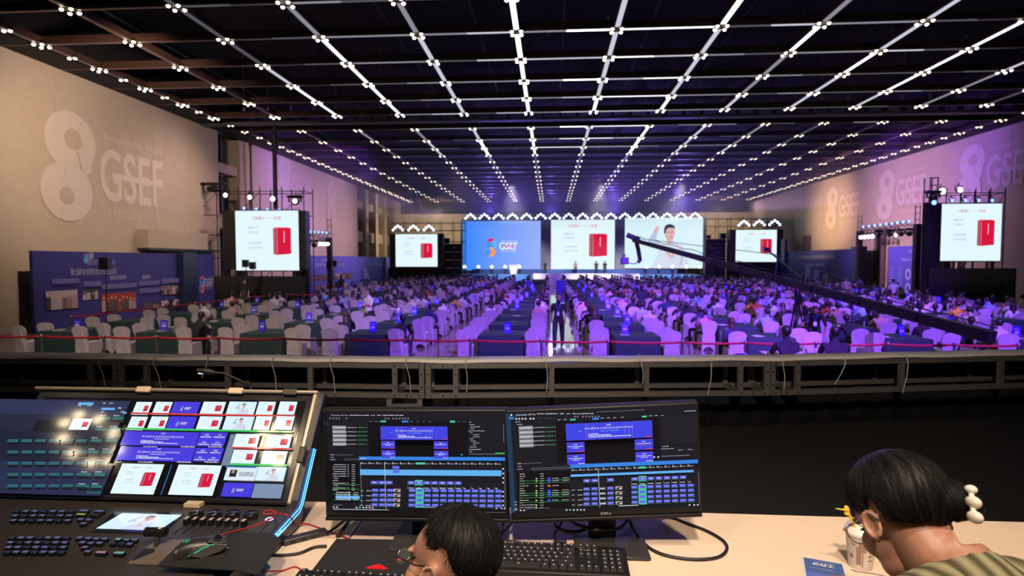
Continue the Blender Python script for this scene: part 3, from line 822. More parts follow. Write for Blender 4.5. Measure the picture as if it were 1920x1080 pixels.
# far side screens beside the stage
for (a, b, t, bt, lab, sk) in ((742, 820, 439, 500, 'white side screen with red books beside the stage, left of the blue screen', 1), (1379, 1457, 431, 491, 'white side screen with red books beside the stage, right of the speaker screen', 2)):
    x0, x1, z0, z1 = span(a, b, t, bt, 68)
    led_screen('side_screen', lab, x0, x1, z0, z1, 68, slide, bezel=.1, group='screens along the sides')
    s = 1 if sk == 1 else -1
    L = at(a - 11, 440, Y=68.2).x; Rr = at(b + 11, 440, Y=68.2).x
    o = MB().b2(L, Rr, 68.3, 69.0, 0, z1 + .05).b2(L, x0 - .15, 68.1, 68.3, 0, z1 + .05).b2(x1 + .15, Rr, 68.1, 68.3, 0, z1 + .05).build('screen_surround', PANELBLK)
    tag(o, 'black surround holding the %s screen beside the stage' % ('left', 'right')[sk - 1], 'screen surround', 'black surrounds of the far side screens')
    scaffold('scaffold_tower', 'scaffold tubes rising behind the %s screen beside the stage' % ('left', 'right')[sk - 1], L - (0 if sk == 1 else 2.4), Rr + (2.4 if sk == 1 else 0), 69.2, 70.4, [1.5, 3.4, 5.2, z1 + .5, z1 + 1.4], 6, r=.035)
    drape('black_skirt', 'black skirt drape below the %s screen beside the stage' % ('left', 'right')[sk - 1], L - .2, Rr + .2, 67.9, 0, z0 - .15)
# loudspeaker stacks
for (a, b, t, lab) in ((831, 866, 457, 'black loudspeaker stack between the left side screen and the blue screen'), (1322, 1361, 448, 'black loudspeaker stack between the speaker screen and the right side screen')):
    p0 = at(a, 520, Y=70); p1 = at(b, t, Y=70)
    e = empty('loudspeaker_stack', ((p0.x + p1.x) / 2, 70, 0)); W_ = p1.x - p0.x
    nz = 5; hz = p1.z / nz
    for k in range(nz):
        MB().rbox((0, .5, hz * (k + .5)), (W_, 1.0, hz - .03), .04).build('cabinet', PANELBLK, e)
    for k in (3, 4): MB().box((W_ * .12, -.02, hz * (k + .5)), (.5, .03, .07)).build('badge', mat('grey_badge', (.35, .35, .42), .4), e)
    tag(e, lab, 'loudspeaker', 'loudspeaker stacks beside the stage')
for (a, b, t, lab) in ((834, 843, 447, 'small black cabinet on the left loudspeaker stack'), (1324, 1332, 441, 'small black cabinet on the right loudspeaker stack'), (1350, 1361, 438, 'tall black cabinet between the right loudspeakers and the side screen')):
    p0 = at(a, 457 if a < 1000 else 448, Y=70.5); p1 = at(b, t, Y=70.5)
    o = MB().rbox(((p0.x + p1.x) / 2, 70.5, (p0.z + p1.z) / 2 + .02), (p1.x - p0.x, .6, p1.z - p0.z), .03).box(((p0.x + p1.x) / 2, 70.19, (p0.z + p1.z) / 2), ((p1.x - p0.x) * .7, .02, (p1.z - p0.z) * .7), 1).build('small_loudspeaker', [PANELBLK, DKMETAL]); tag(o, lab, 'loudspeaker')

# near right tower and its screen
x0, x1, z0, z1 = span(1763, 1880, 382, 489, YN)
led_screen('side_screen', 'white side screen with red books beside the black tower at the right', x0, x1, z0, z1, YN, slide, bezel=.06, group='screens along the sides')
p0 = at(1741, 520, Y=YN); p1 = at(1762, 378, Y=YN)
tw = empty('screen_tower', ((p0.x + p1.x) / 2, YN + .1, 0)); W_ = p1.x - p0.x
MB().b2(-W_ / 2, W_ / 2, 0, .6, 0, p1.z).build('drape_cover', BLKCLOTH, tw)
for i in (-1, 1):
    for j in (.05, .55): MB().tube([(i * W_ * .45, j, p1.z), (i * W_ * .45, j, p1.z + 1.35)], .03, 6).build('chord', DKMETAL, tw)
for z in (.45, .9, 1.3): MB().tube([(-W_ * .45, .05, p1.z + z), (W_ * .45, .05, p1.z + z)], .03, 6).build('rung', DKMETAL, tw)
tag(tw, 'black draped truss tower beside the near right screen', 'tower')
x0, x1 = at(1741, 540, Y=YN - .2).x, at(1905, 540, Y=YN - .2).x
drape('black_skirt', 'black skirt drape below the near right screen', x0, x1, YN - .2, 0, at(1800, 503, Y=YN - .2).z)
scaffold('scaffold_tower', 'scaffold of black tubes behind the near right screen', p0.x + 1.3, x1, YN + .8, YN + 2, [.3, 2.0, 3.6, 5.2, 6.6], 4)
fixture(1751, 380, YN - .1, .13, BLUEG, 'blue lamp on the black tower beside the near right screen', 'lamps on the near right tower', .3)
fixture(1767, 358.5, YN + .3, .16, SPOTG, 'white lamp above the corner of the near right screen', 'lamps on the near right tower', .4)
fixture(1800, 356, YN + .3, .13, SPOTG, 'second white lamp along the top of the near right tower', 'lamps on the near right tower', .4)
for i, px in enumerate((1785, 1810, 1835, 1860)):
    fixture(px, 376, YN + .3, .085, BLUEG, '%s blue lamp from the left above the near right screen' % ORD[i], 'lamps on the near right tower', .3)
cluster(1750, 360, YN, .8, 'black moving light on top of the black tower at the right')

# light bars on two posts: right (long) and left (short)
def light_bar(pA, pB, YA, YB_, base, label, post_up):
    A = at(*pA, Y=YA); B = at(*pB, Y=YB_)
    e = empty('light_bar', (A.x, A.y, 0)); o_ = Vector((A.x, A.y, 0))
    a_, b_ = A - o_, B - o_
    for (dz) in (0, -.35):
        for dy in (0, .3): MB().tube([a_ + Vector((0, dy, dz)), b_ + Vector((0, dy, dz))], .03, 6).build('chord', DKMETAL, e)
    for i in range(10):
        t0, t1 = i / 10, (i + 1) / 10
        MB().tube([a_.lerp(b_, t0), a_.lerp(b_, (t0 + t1) / 2) + Vector((0, 0, -.35)), a_.lerp(b_, t1)], .018, 5).build('lacing', DKMETAL, e)
    for q in (a_, b_):
        MB().b2(q.x - .17, q.x + .17, q.y - .1, q.y + .3, 0, q.z).build('post_cover', BLKCLOTH, e)
        for s in (-.16, .16): MB().tube([(q.x + s, q.y + .1, q.z - .3), (q.x + s, q.y + .1, q.z + post_up)], .03, 6).build('post_chord', DKMETAL, e)
        for z in (.3, .7, 1.1): MB().tube([(q.x - .16, q.y + .1, q.z + z * post_up / 1.2), (q.x + .16, q.y + .1, q.z + z * post_up / 1.2)], .022, 5).build('post_rung', DKMETAL, e)
    tag(e, label, 'light truss')
light_bar((1613, 433), (1722, 420), 50, 42, 0, 'black light bar on two posts before the right wall', 1.3)
for i in range(9):
    px = 1618 + i * 10.7; t = i / 8
    fixture(px, 425.5 - t * 10.5, 50 - 8 * t, .10, BLUEG, '%s blue lamp from the left on the right light bar' % ORD[i], 'lamps on the right light bar', -.3)
for i in range(4): fixture(1614 + i * 7.2, 445 - i * .6, 49.4 - i * .5, .15, SPOTG, '%s white lamp from the left hanging low on the right light bar' % ORD[i], 'lamps on the right light bar', .5)
fixture(1679, 441, 45, .10, SPOTG, 'single white lamp under the middle of the right light bar', 'lamps on the right light bar', .6)
fixture(1715, 437, 42.6, .12, SPOTG, 'single white lamp near the right post of the right light bar', 'lamps on the right light bar', .6)
for i, px in enumerate((1647, 1668, 1690, 1705)): cluster(px, 433 - i, 46 - i, .6, '%s black moving light from the left under the right light bar' % ORD[i])
light_bar((571, 441), (617, 446), 40, 46, 0, 'short black light bar right of the near left screen', 1.6)
for i in range(6): fixture(574.5 + i * 7.6, 434 + i * .5, 40 + i * 1.1, .09, BLUEG, '%s blue lamp from the left on the short left light bar' % ORD[i], 'lamps on the short left light bar', -.3)
for i in range(4): fixture(599 + i * 5.3, 457.5, 44 + i * .4, .13, SPOTG, '%s white lamp from the left under the short left light bar' % ORD[i], 'lamps on the short left light bar', .5)
cluster(589, 452, 42.5, .7, 'black moving light under the short left light bar')

# ------------------------------------------------------------------ exhibition boards along the side walls
PRINT = print_mat('printed_board')
NAVY = lin(50, 47, 122); NAVY2 = lin(38, 38, 100); DNAVY = lin(20, 26, 74); PALE = lin(176, 180, 214); PHOTO = [lin(130, 104, 108), lin(86, 62, 68), lin(160, 136, 146), lin(140, 56, 50), lin(52, 52, 66), lin(104, 90, 106), lin(170, 156, 166), lin(60, 74, 70)]
def photo(cv, x, y, w_, h, r):
    cv.rect(x, y, w_, h, r.choice(PHOTO))
    n = max(4, int(w_ / .22))
    for i in range(n):
        hh = h * r.uniform(.35, .8); ww = w_ / n
        cv.rect(x + i * ww, y, ww * .9, hh, r.choice(PHOTO), up=1 if i == 0 else 0)
    for i in range(n):
        cv.rect(x + (i + .3) * w_ / n, y + h * r.uniform(.5, .75), w_ / n * .4, h * .12, lin(200, 150, 130), up=1 if i == 0 else 0)
def board(x, y0, y1, z1, side, label, draw, thick=.12, base=NAVY):
    e = empty('display_board', (x, (y0 + y1) / 2, 0)); L = y1 - y0
    MB().b2(-side * thick - .0, 0, -L / 2, L / 2, 0, z1).build('board', mat('navy_board', NAVY2, .6), e)
    M_ = Matrix(((0, 0, side, .004 * side), (side, 0, 0, -side * L / 2), (0, 1, 0, 0), (0, 0, 0, 1)))
    cv = Canvas(M_, .003)
    cv.rect(0, 0, L, z1, base)
    draw(cv, L, z1)
    cv.build('print', PRINT, e)
    tag(e, label, 'display board', 'exhibition boards along the side walls')
    return e
bx = XL + 1.0
yy = lambda px, X=bx: at(px, 480, X=X).y
rg = random.Random(3)
def draw1(cv, L, z):
    y00 = yy(60)
    u = lambda px: yy(px) - y00
    v = lambda py, px: at(px, py, X=bx).z
    emblem(cv, u(160), v(484, 160), .42, [lin(70, 140, 220), lin(90, 180, 230), lin(70, 140, 220), lin(90, 180, 230), lin(200, 60, 80)])
    gsef(cv, u(165), v(486, 168), .28, PALE, u(174) - u(165), False)
    cv.text('中国社会企业家生态论坛', u(157), v(497, 180), .26, lin(150, 152, 196), u(214) - u(157))
    cv.text('第七届年会·全球社会企业家生态论坛', u(130), v(515, 180), .30, lin(170, 172, 210), u(216) - u(130))
    cv.text('全球社会企业家生态论坛', u(203), v(524, 220), .2, PALE, u(234) - u(203))
    cv.text('组织机构', u(264), v(523, 270), .2, PALE, u(279) - u(264))
    for (a, b, t, bt) in ((186, 251, 549, 582), (150, 180, 542, 562), (80, 140, 545, 580), (264, 294, 567, 580), (297, 330, 535, 552), (297, 330, 563, 576)):
        zt, zb = v(t, (a + b) / 2), v(bt, (a + b) / 2)
        photo(cv, u(a), max(.1, zb), u(b) - u(a), zt - max(.1, zb), rg)
    for (a, b, t) in ((186, 251, 534), (255, 294, 528), (255, 294, 542), (298, 330, 524), (150, 182, 530), (90, 140, 525)):
        for k in range(4): cv.scribble(u(a), v(t + 2.2 * k, (a + b) / 2), u(b) - u(a), .07, lin(110, 108, 170), rg)
board(bx, yy(60), yy(331), 3.22, 1, 'long navy exhibition board with photographs along the left wall', draw1)
o = MB().b2(bx - .1, bx + .35, yy(332), yy(357), 0, 3.24).b2(bx - .12, bx + .37, yy(332) - .02, yy(357) + .02, 3.24, 3.3).build('board_pillar', mat('dark_navy_pillar', (.008, .014, .05), .5)); tag(o, 'dark navy pillar between the two left exhibition boards', 'pillar')
def draw2(cv, L, z):
    emblem(cv, L * .42, z * .46, .95, [lin(60, 120, 210), lin(70, 160, 210), lin(60, 120, 210), lin(230, 80, 70), lin(200, 50, 90)])
    gsef(cv, L * .52, z * .42, .45, lin(190, 180, 214), L * .4, True)
board(bx, yy(358), yy(401), 3.22, 1, 'navy exhibition board with the coloured GSEF logo by the black skirt', draw2)
def draw3(cv, L, z):
    for k in range(8): cv.rect(L * .06, z * .93 - k * .14, L * .0, .01, PALE)
    cv.text('全球社会企业家生态论坛', L * .06, z * .72, .28, PALE, L * .28)
    cv.text('年度人物', L * .12, z * .86, .2, PALE, L * .1)
    for i in range(6): photo(cv, L * (.04 + i * .065), z * .34, L * .055, .55, rg)
    for i in range(5): photo(cv, L * (.05 + i * .065), z * .06, L * .05, .5, rg)
    cv.text('生态论坛文集', L * .6, z * .7, .25, PALE, L * .2)
    for k in range(5): cv.rect(L * .55, z * (.3 + k * .07), L * (.08 - .012 * k), .12, PALE)
board(bx, yy(574), yy(735), 3.3, 1, 'navy exhibition board at the far left beyond the near screen', draw3, base=lin(84, 84, 180))
bx2 = XR - 1.2
yr = lambda px: at(px, 480, X=bx2).y
def draw4(cv, L, z):
    cv.text('◎ 中国社会企业家 全球生态论坛', L * .3, z * .78, .4, PALE, L * .5)
    cv.text('全球社会 企业家', L * .38, z * .6, .25, PALE, L * .3)
    for k in range(3): cv.rect(L * (.42 + .12 * k), z * .1, L * .07, z * (.5 - .1 * k), lin(140, 146, 190))
board(bx2, yr(1600), yr(1462), 3.9, -1, 'navy exhibition board with a pale heading on the right wall', draw4, base=lin(56, 56, 132))
o = MB().b2(bx2 - .3, bx2 + .1, yr(1623), yr(1602), 0, 4.0).b2(bx2 - .32, bx2 + .12, yr(1623) - .02, yr(1602) + .02, 4.0, 4.06).build('board_pillar', mat('blue_pillar', (.01, .02, .09), .5)); tag(o, 'deep blue pillar at the end of the right exhibition board', 'pillar')
o = MB().b2(bx2 - .3, bx2 - .03, yr(1476), yr(1468), 0, 5.2).b2(bx2 - .32, bx2 - .02, yr(1476), yr(1468), 5.2, 5.3).build('board_pillar', MATS['blue_pillar']); tag(o, 'slim blue pillar standing against the far right wall', 'pillar')
def draw5(cv, L, z):
    cv.text('年度人物', L * .52, z * .88, .2, PALE, L * .1)
    cv.text('全球社会 企业家生态论坛', L * .34, z * .72, .22, PALE, L * .5)
    for i in range(2): cv.poly(crescent((L * .53, z * (.2 + i * .27), .33, .42), (L * .53, z * (.2 + i * .27), .2, .26), 0, 360), PALE)
    cv.poly([(L * .68, z * .1), (L * .8, z * .1), (L * .76, z * .3), (L * .75, z * .58), (L * .73, z * .58), (L * .72, z * .3)], PALE)
    for a in (.04, .28, .86):
        for k in range(9): cv.scribble(L * a, z * (.58 - .05 * k), L * .12, .06, lin(150, 152, 214), rg)
board(bx2, yr(1741), yr(1667), 3.95, -1, 'bright navy exhibition board beside the black tower at the right', draw5, base=lin(78, 74, 190))
for i, px in enumerate((1820, 1870)):
    pass
# ================================================================== people
SKIN = mat('skin', (.42, .22, .15), .55)
HAIRM = mat('black_hair', (.012, .009, .010), .45)
BROWNH = mat('brown_hair', (.06, .03, .02), .45)
SHOE = mat('dark_shoe', (.015, .014, .016), .5)
PANTS = mat('dark_trousers', (.02, .02, .026), .8)
SH = {k: mat('shirt_' + k.replace(' ', '_'), c, .8) for k, c in {
    'white': (.62, .60, .60), 'black': (.012, .012, .016), 'grey': (.20, .19, .20), 'navy': (.02, .03, .09), 'pink': (.50, .24, .26),
    'yellow': (.55, .36, .03), 'red': (.42, .06, .04), 'pale blue': (.28, .42, .58), 'cream': (.52, .44, .34)}.items()}
def skin_mesh(joints, edges, root=0, sub=1):
    """joints: name -> (x, y, z, radius); the surface grown round the skeleton"""
    names = list(joints); idx = {n_: i for i, n_ in enumerate(names)}
    me = bpy.data.meshes.new('sk')
    me.from_pydata([joints[n_][:3] for n_ in names], [(idx[a], idx[b]) for a, b in edges], [])
    o = bpy.data.objects.new('sk', me); COL.objects.link(o)
    md = o.modifiers.new('s', 'SKIN'); md.use_smooth_shade = True; md.branch_smoothing = .6
    for i, n_ in enumerate(names):
        r = joints[n_][3]
        me.skin_vertices[0].data[i].radius = r if isinstance(r, tuple) else (r, r)
    me.skin_vertices[0].data[root].use_root = True
    o.modifiers.new('ss', 'SUBSURF').levels = sub
    dg = bpy.context.evaluated_depsgraph_get()
    out = bpy.data.meshes.new_from_object(o.evaluated_get(dg))
    bpy.data.objects.remove(o); bpy.data.meshes.remove(me)
    return out
def seg_dist(p, a, b):
    ab = b - a; t = max(0, min(1, (p - a).dot(ab) / max(1e-9, ab.length_squared)))
    return (p - (a + ab * t)).length
def person_mesh(name, J, E_, M_, hair='short', sub=1, face=True, hr=None):
    """M_: edge -> material index (0 skin 1 shirt 2 trousers 3 hair 4 shoes)"""
    me = skin_mesh(J, E_, 0, sub)
    segs = []
    for (a, b) in E_:
        ra = J[a][3]; rb = J[b][3]
        r = ((ra[0] if isinstance(ra, tuple) else ra) + (rb[0] if isinstance(rb, tuple) else rb)) / 2
        segs.append((Vector(J[a][:3]), Vector(J[b][:3]), r, M_.get((a, b), 1)))
    hc = (Vector(J['head1'][:3]) + Vector(J['head2'][:3])) / 2
    hf = (Vector(J['nose'][:3]) - hc) if 'nose' in J else Vector((0, 1, 0))
    mb = MB()
    vs = [v.co.copy() for v in me.vertices]
    fs = [tuple(p.vertices) for p in me.polygons]
    mi = []
    for p in me.polygons:
        c = p.center
        best = min(segs, key=lambda s_: seg_dist(c, s_[0], s_[1]) / s_[2])
        mi.append(best[3])
    mb.v = [tuple(v) for v in vs]; mb.f = fs; mb.mi = mi; mb.sm = [True] * len(fs); mb.fc = [None] * len(fs)
    bpy.data.meshes.remove(me)
    f = Vector((hf.x, hf.y, 0)).normalized()
    up = (Vector(J['top'][:3]) - Vector(J['head1'][:3])).normalized()
    rt = f.cross(up).normalized(); f = up.cross(rt).normalized()
    Q = Matrix((rt, f, up)).transposed().to_4x4()
    # hair shell: an ellipsoid open towards the face
    nu, nv = 14, 9
    r_ = (.098, .112, .118) if hair != 'long' else (.105, .118, .122)
    hv = []; hfc = []
    for j in range(nv + 1):
        t = PI * j / nv
        for k in range(nu):
            a = 2 * PI * k / nu
            q = Vector((r_[0] * math.sin(t) * math.cos(a), r_[1] * math.sin(t) * math.sin(a), r_[2] * math.cos(t)))
            hv.append(Q @ q + hc + up * .022 - f * .014)
    for j in range(nv):
        for k in range(nu):
            k2 = (k + 1) % nu
            a = 2 * PI * (k + .5) / nu; t = PI * (j + .5) / nv
            yy_ = math.sin(t) * math.sin(a); zz_ = math.cos(t)
            keep = zz_ > .38 - .0 * yy_ or (yy_ < .25 and zz_ > -.35) or (yy_ < -.3 and zz_ > -.75)
            if yy_ > .72 and zz_ < .66: keep = False
            if keep: hfc.append((j * nu + k, (j + 1) * nu + k, (j + 1) * nu + k2, j * nu + k2))
    mb.add(hv, hfc, 3, True)
    if hair == 'long':
        rows = []
        for j, (zo, wd, yo) in enumerate(((.06, .10, -.075), (-.06, .115, -.085), (-.16, .115, -.095), (-.26, .10, -.105), (-.33, .06, -.10))):
            for k in range(7):
                a = -1 + 2 * k / 6
                rows.append(Q @ Vector((a * wd, yo - .035 * (1 - a * a) + .06 * a * a, zo)) + hc)
        ff = [(j * 7 + k, (j + 1) * 7 + k, (j + 1) * 7 + k + 1, j * 7 + k + 1) for j in range(4) for k in range(6)]
        mb.add(rows, ff, 3, True)
    # ears and face
    for s in (-1, 1):
        mb.ball(Q @ Vector((s * .088, -.005, -.005)) + hc, (.014, .022, .03), 0, 6, 5, Q)
        mb.ball(Q @ Vector((s * .034, .083, .012)) + hc, (.014, .010, .008), 3, 6, 4, Q)
        mb.box(Q @ Vector((s * .034, .088, .034)) + hc, (.036, .006, .007), 3, M=Q)
    mb.ball(Q @ Vector((0, .098, -.018)) + hc, (.014, .018, .026), 0, 6, 5, Q)
    mb.ball(Q @ Vector((0, .088, -.055)) + hc, (.026, .008, .008), 5, 6, 4, Q)
    return mb.mesh(name, [SKIN, SH['white'], PANTS, HAIRM, SHOE, mat('lips', (.30, .09, .08), .5)])
BE = [('pelvis', 'spine'), ('spine', 'chest'), ('chest', 'nb'), ('nb', 'neck'), ('neck', 'head1'), ('head1', 'head2'), ('head2', 'top')]
for s in 'LR':
    BE += [('chest', 'sh' + s), ('sh' + s, 'el' + s), ('el' + s, 'wr' + s), ('wr' + s, 'ha' + s), ('pelvis', 'hi' + s), ('hi' + s, 'kn' + s), ('kn' + s, 'an' + s), ('an' + s, 'to' + s)]
BMAT = {('nb', 'neck'): 0, ('neck', 'head1'): 0, ('head1', 'head2'): 0, ('head2', 'top'): 0}
for s in 'LR':
    BMAT.update({('el' + s, 'wr' + s): 0, ('wr' + s, 'ha' + s): 0, ('pelvis', 'hi' + s): 2, ('hi' + s, 'kn' + s): 2, ('kn' + s, 'an' + s): 2, ('an' + s, 'to' + s): 4})
def seated(lean=0.0, turn=0.0, nod=0.0, arms='table', wide=1.0):
    J = {'pelvis': (0, 0, .55, (.18, .135)), 'spine': (0, .02 + lean * .25, .70, (.17, .13)), 'chest': (0, .03 + lean * .55, .89, (.185, .135))}
    y = .05 + lean * .85
    J['nb'] = (0, y, 1.045, .07); J['neck'] = (0, y + .02 + nod * .02, 1.10, .054)
    hx = math.sin(turn) * .02; hy = y + .035 + nod * .06
    J['head1'] = (hx, hy, 1.175 - nod * .02, (.078, .085)); J['head2'] = (hx, hy + nod * .03, 1.265 - nod * .03, (.082, .092)); J['top'] = (hx, hy + nod * .05, 1.325 - nod * .04, (.058, .062))
    J['nose'] = (hx + math.sin(turn) * .1, hy + math.cos(turn) * .1, 1.22, .01)
    for s, k in (('L', -1), ('R', 1)):
        J['sh' + s] = (k * .185 * wide, y - .02, .98, .078)
        if arms == 'table':
            J['el' + s] = (k * .25, y + .10, .78, .056); J['wr' + s] = (k * .16, y + .33, .80, .032); J['ha' + s] = (k * .12, y + .42, .80, (.036, .02))
        elif arms == 'lap':
            J['el' + s] = (k * .24, y - .02, .72, .056); J['wr' + s] = (k * .12, y + .2, .66, .032); J['ha' + s] = (k * .06, y + .28, .66, (.036, .02))
        else:   # phone held up
            J['el' + s] = (k * .24, y + .12, .80, .056); J['wr' + s] = (k * .10, y + .26, .98, .032); J['ha' + s] = (k * .06, y + .29, 1.06, (.036, .02))
        J['hi' + s] = (k * .10, .08, .53, .095); J['kn' + s] = (k * .13, .43, .52, .066); J['an' + s] = (k * .13, .40, .10, .044); J['to' + s] = (k * .14, .55, .045, (.045, .03))
    del_n = J.pop('nose')
    return J, del_n
def mk_seated(name, hair='short', long_sleeve=False, sub=1, **kw):
    J, nose = seated(**kw)
    M_ = dict(BMAT)
    if long_sleeve:
        for s in 'LR': M_[('el' + s, 'wr' + s)] = 1
    J2 = dict(J)
    class D(dict): pass
    d = D(J2); d['nose'] = nose
    names_ok = {k: v for k, v in J2.items()}
    return person_mesh(name, _WithNose(names_ok, nose), BE, M_, hair, sub)
class _WithNose(dict):
    """joints without the nose in the skeleton, but the facing kept"""
    def __init__(s, d, nose): super().__init__(d); s.nose = nose
    def __contains__(s, k): return True if k == 'nose' else super().__contains__(k)
    def __getitem__(s, k): return s.nose if k == 'nose' else super().__getitem__(k)
SEATED = [('short', mk_seated('person', 'short', arms='table')), ('short', mk_seated('person', 'short', True, lean=.25, nod=1.0, arms='table')),
          ('long', mk_seated('person', 'long', arms='lap')), ('short', mk_seated('person', 'short', arms='lap', turn=.6, wide=1.05)),
          ('long', mk_seated('person', 'long', True, lean=.18, nod=.6, arms='table', turn=-.5)), ('short', mk_seated('person', 'short', arms='phone', turn=-.2)),
          ('short', mk_seated('person', 'short', False, arms='table', turn=-.8, lean=.1))]
def standing(stride=0.0, bend=0.0, armL=None, armR=None, turn=0.0, fingers=False):
    z = -bend * .10
    J = {'pelvis': (0, -bend * .15, .95 + z, (.175, .125)), 'spine': (0, bend * .10, 1.12 + z - bend * .05, (.17, .125)), 'chest': (0, bend * .32, 1.33 + z - bend * .14, (.185, .13)),
         'nb': (0, .0 + bend * .46, 1.475 + z - bend * .2, .065), 'neck': (0, .01 + bend * .5, 1.525 + z - bend * .22, .052)}
    hy = .025 + bend * .56
    J['head1'] = (0, hy, 1.595 + z - bend * .26, (.077, .085)); J['head2'] = (0, hy + bend * .05, 1.68 + z - bend * .29, (.080, .09)); J['top'] = (0, hy + bend * .08, 1.735 + z - bend * .31, (.056, .06))
    for s, k in (('L', -1), ('R', 1)):
        sy = bend * .40
        J['sh' + s] = (k * .195, sy - .01, 1.42 + z - bend * .2, .075)
        arm = armL if s == 'L' else armR
        if arm is None:
            arm = ((k * .225, sy - .02 - k * stride * .10, 1.17 + z - bend * .2), (k * .235, sy + .06 - k * stride * .2, .93 + z - bend * .2), (k * .23, sy + .09 - k * stride * .22, .84 + z - bend * .2))
        J['el' + s] = (*arm[0], .044); J['wr' + s] = (*arm[1], .031); J['ha' + s] = (*arm[2], (.034, .022))
        J['hi' + s] = (k * .10, -bend * .12, .88 + z, .112); J['kn' + s] = (k * .105, k * stride * .16 + .02 - bend * .04, .50 + z * .5, .086); J['an' + s] = (k * .10, k * stride * .28 - (.02 if k * stride >= 0 else .06), .10 + (.0 if k * stride >= 0 else .04), .068); J['to' + s] = (k * .11, k * stride * .28 + .12, .04 + (.0 if k * stride >= 0 else .01), (.042, .03))
    return _WithNose(J, (math.sin(turn) * .1, hy + math.cos(turn) * .1, 1.63, .01))
def add_fingers(mb_mesh_builder, J, mi=0):
    """five short fingers on each hand, rooted inside the palm"""
    for s in 'LR':
        w_, h_ = Vector(J['wr' + s][:3]), Vector(J['ha' + s][:3])
        d = (h_ - w_).normalized(); side = d.cross(Vector((0, 1, 0)));
        if side.length < .2: side = d.cross(Vector((1, 0, 0)))
        side.normalize(); nrm = side.cross(d)
        for i, (o_, L) in enumerate(((-.024, .062), (-.008, .075), (.008, .07), (.024, .055))):
            b0 = h_ + side * o_
            mb_mesh_builder.tube([b0, b0 + d * L * .55 + nrm * .006, b0 + d * L * .85 + nrm * .022], [.0085, .008, .006], 6, mi)
        t0 = w_.lerp(h_, .55) + side * -.022
        mb_mesh_builder.tube([t0, t0 - side * .022 + d * .03, t0 - side * .026 + d * .058], [.010, .009, .007], 6, mi)
def mk_standing(name, hair='short', long_sleeve=False, sub=2, **kw):
    J = standing(**kw); M_ = dict(BMAT)
    if long_sleeve:
        for s in 'LR': M_[('el' + s, 'wr' + s)] = 1
    me = person_mesh(name, J, BE, M_, hair, sub)
    mb = MB(); add_fingers(mb, J)
    k = len(me.vertices)
    bm = bmesh.new(); bm.from_mesh(me)
    base = [bm.verts.new(v) for v in mb.v]
    for f in mb.f:
        try:
            q = bm.faces.new([base[i] for i in f]); q.smooth = True; q.material_index = 0
        except ValueError: pass
    bm.to_mesh(me); bm.free()
    return me, J
def place(me, loc, rz, shirt, label, group=None, hair=None, pants=None, scale=1.0):
    o = link('person', me, None, loc, (0, 0, rz), [None, SH[shirt], pants, hair])
    o.scale = (scale,) * 3
    return tag(o, label, 'person', group)

# ================================================================== chairs and tables
COVER = mat('white_stretch_cover', (.47, .43, .42), .7, bump=.08, bscale=30)
def chair_mesh():
    mb = MB()
    w0, w1 = .195, .235
    def outline():
        p = [(-w0 - .02, 0.0), (-w0 + .02, 0.0)]
        p += [(-w0 + .02 + (2 * w0 - .04) * t, .13 * math.sin(PI * t) ** .7) for t in [k / 8 for k in range(1, 8)]]
        p += [(w0 - .02, 0), (w0 + .02, 0), (w0 - .005, .30), (w0 - .015, .50), (w1 - .005, .72), (w1 + .005, .84)]
        p += [(w1 * math.cos(a) if abs(math.cos(a)) > 0 else 0, .84 + .125 * math.sin(a)) for a in [PI * k / 12 for k in range(1, 12)]]
        p += [(-w1 - .005, .84), (-w1 + .005, .72), (-w0 + .015, .50), (-w0 + .005, .30)]
        return p
    # back face leaning slightly; thickness along y
    pts = outline()
    for (y0, th, mi) in ((-.24, .05, 0),):
        n = len(pts); A = []; B = []
        for (x, z) in pts:
            lean = -.10 * max(0, z - .45) / .5
            A.append((x, y0 + lean, z)); B.append((x * .97, y0 + lean + th, z if z < .5 else z - .006))
        fs = [tuple(range(n)), tuple(reversed(range(n, 2 * n)))] + [(i, n + i, n + (i + 1) % n, (i + 1) % n) for i in range(n)]
        mb.add(A + B, fs, 0, False)
    # side faces and front with arches
    def panel(p0, p1, th):
        d = Vector((p1[0] - p0[0], p1[1] - p0[1], 0)); L = d.length; d.normalize(); nn = Vector((d.y, -d.x, 0))
        poly = [(0, 0), (.045, 0)] + [(.045 + (L - .09) * t, .12 * math.sin(PI * t) ** .7) for t in [k / 8 for k in range(1, 8)]] + [(L - .045, 0), (L, 0), (L - .0, .46), (0, .46)]
        A = [Vector((p0[0], p0[1], 0)) + d * u + Vector((0, 0, v)) for u, v in poly]
        B = [q - nn * th for q in A]; n = len(A)
        mb.add(A + B, [tuple(range(n)), tuple(reversed(range(n, 2 * n)))] + [(i, n + i, n + (i + 1) % n, (i + 1) % n) for i in range(n)], 0)
    panel((w0 + .01, -.24), (w0 + .015, .22), .015); panel((w0 + .015, .22), (-w0 - .015, .22), .015); panel((-w0 - .015, .22), (-w0 - .01, -.24), .015)
    mb.rbox((0, -.005, .455), (2 * w0 + .03, .46, .07), .03)
    return mb.mesh('covered_chair', COVER)
CHAIR = chair_mesh()
CLOTH = mat('dark_green_tablecloth', (.009, .036, .030), .75, bump=.1, bscale=14)
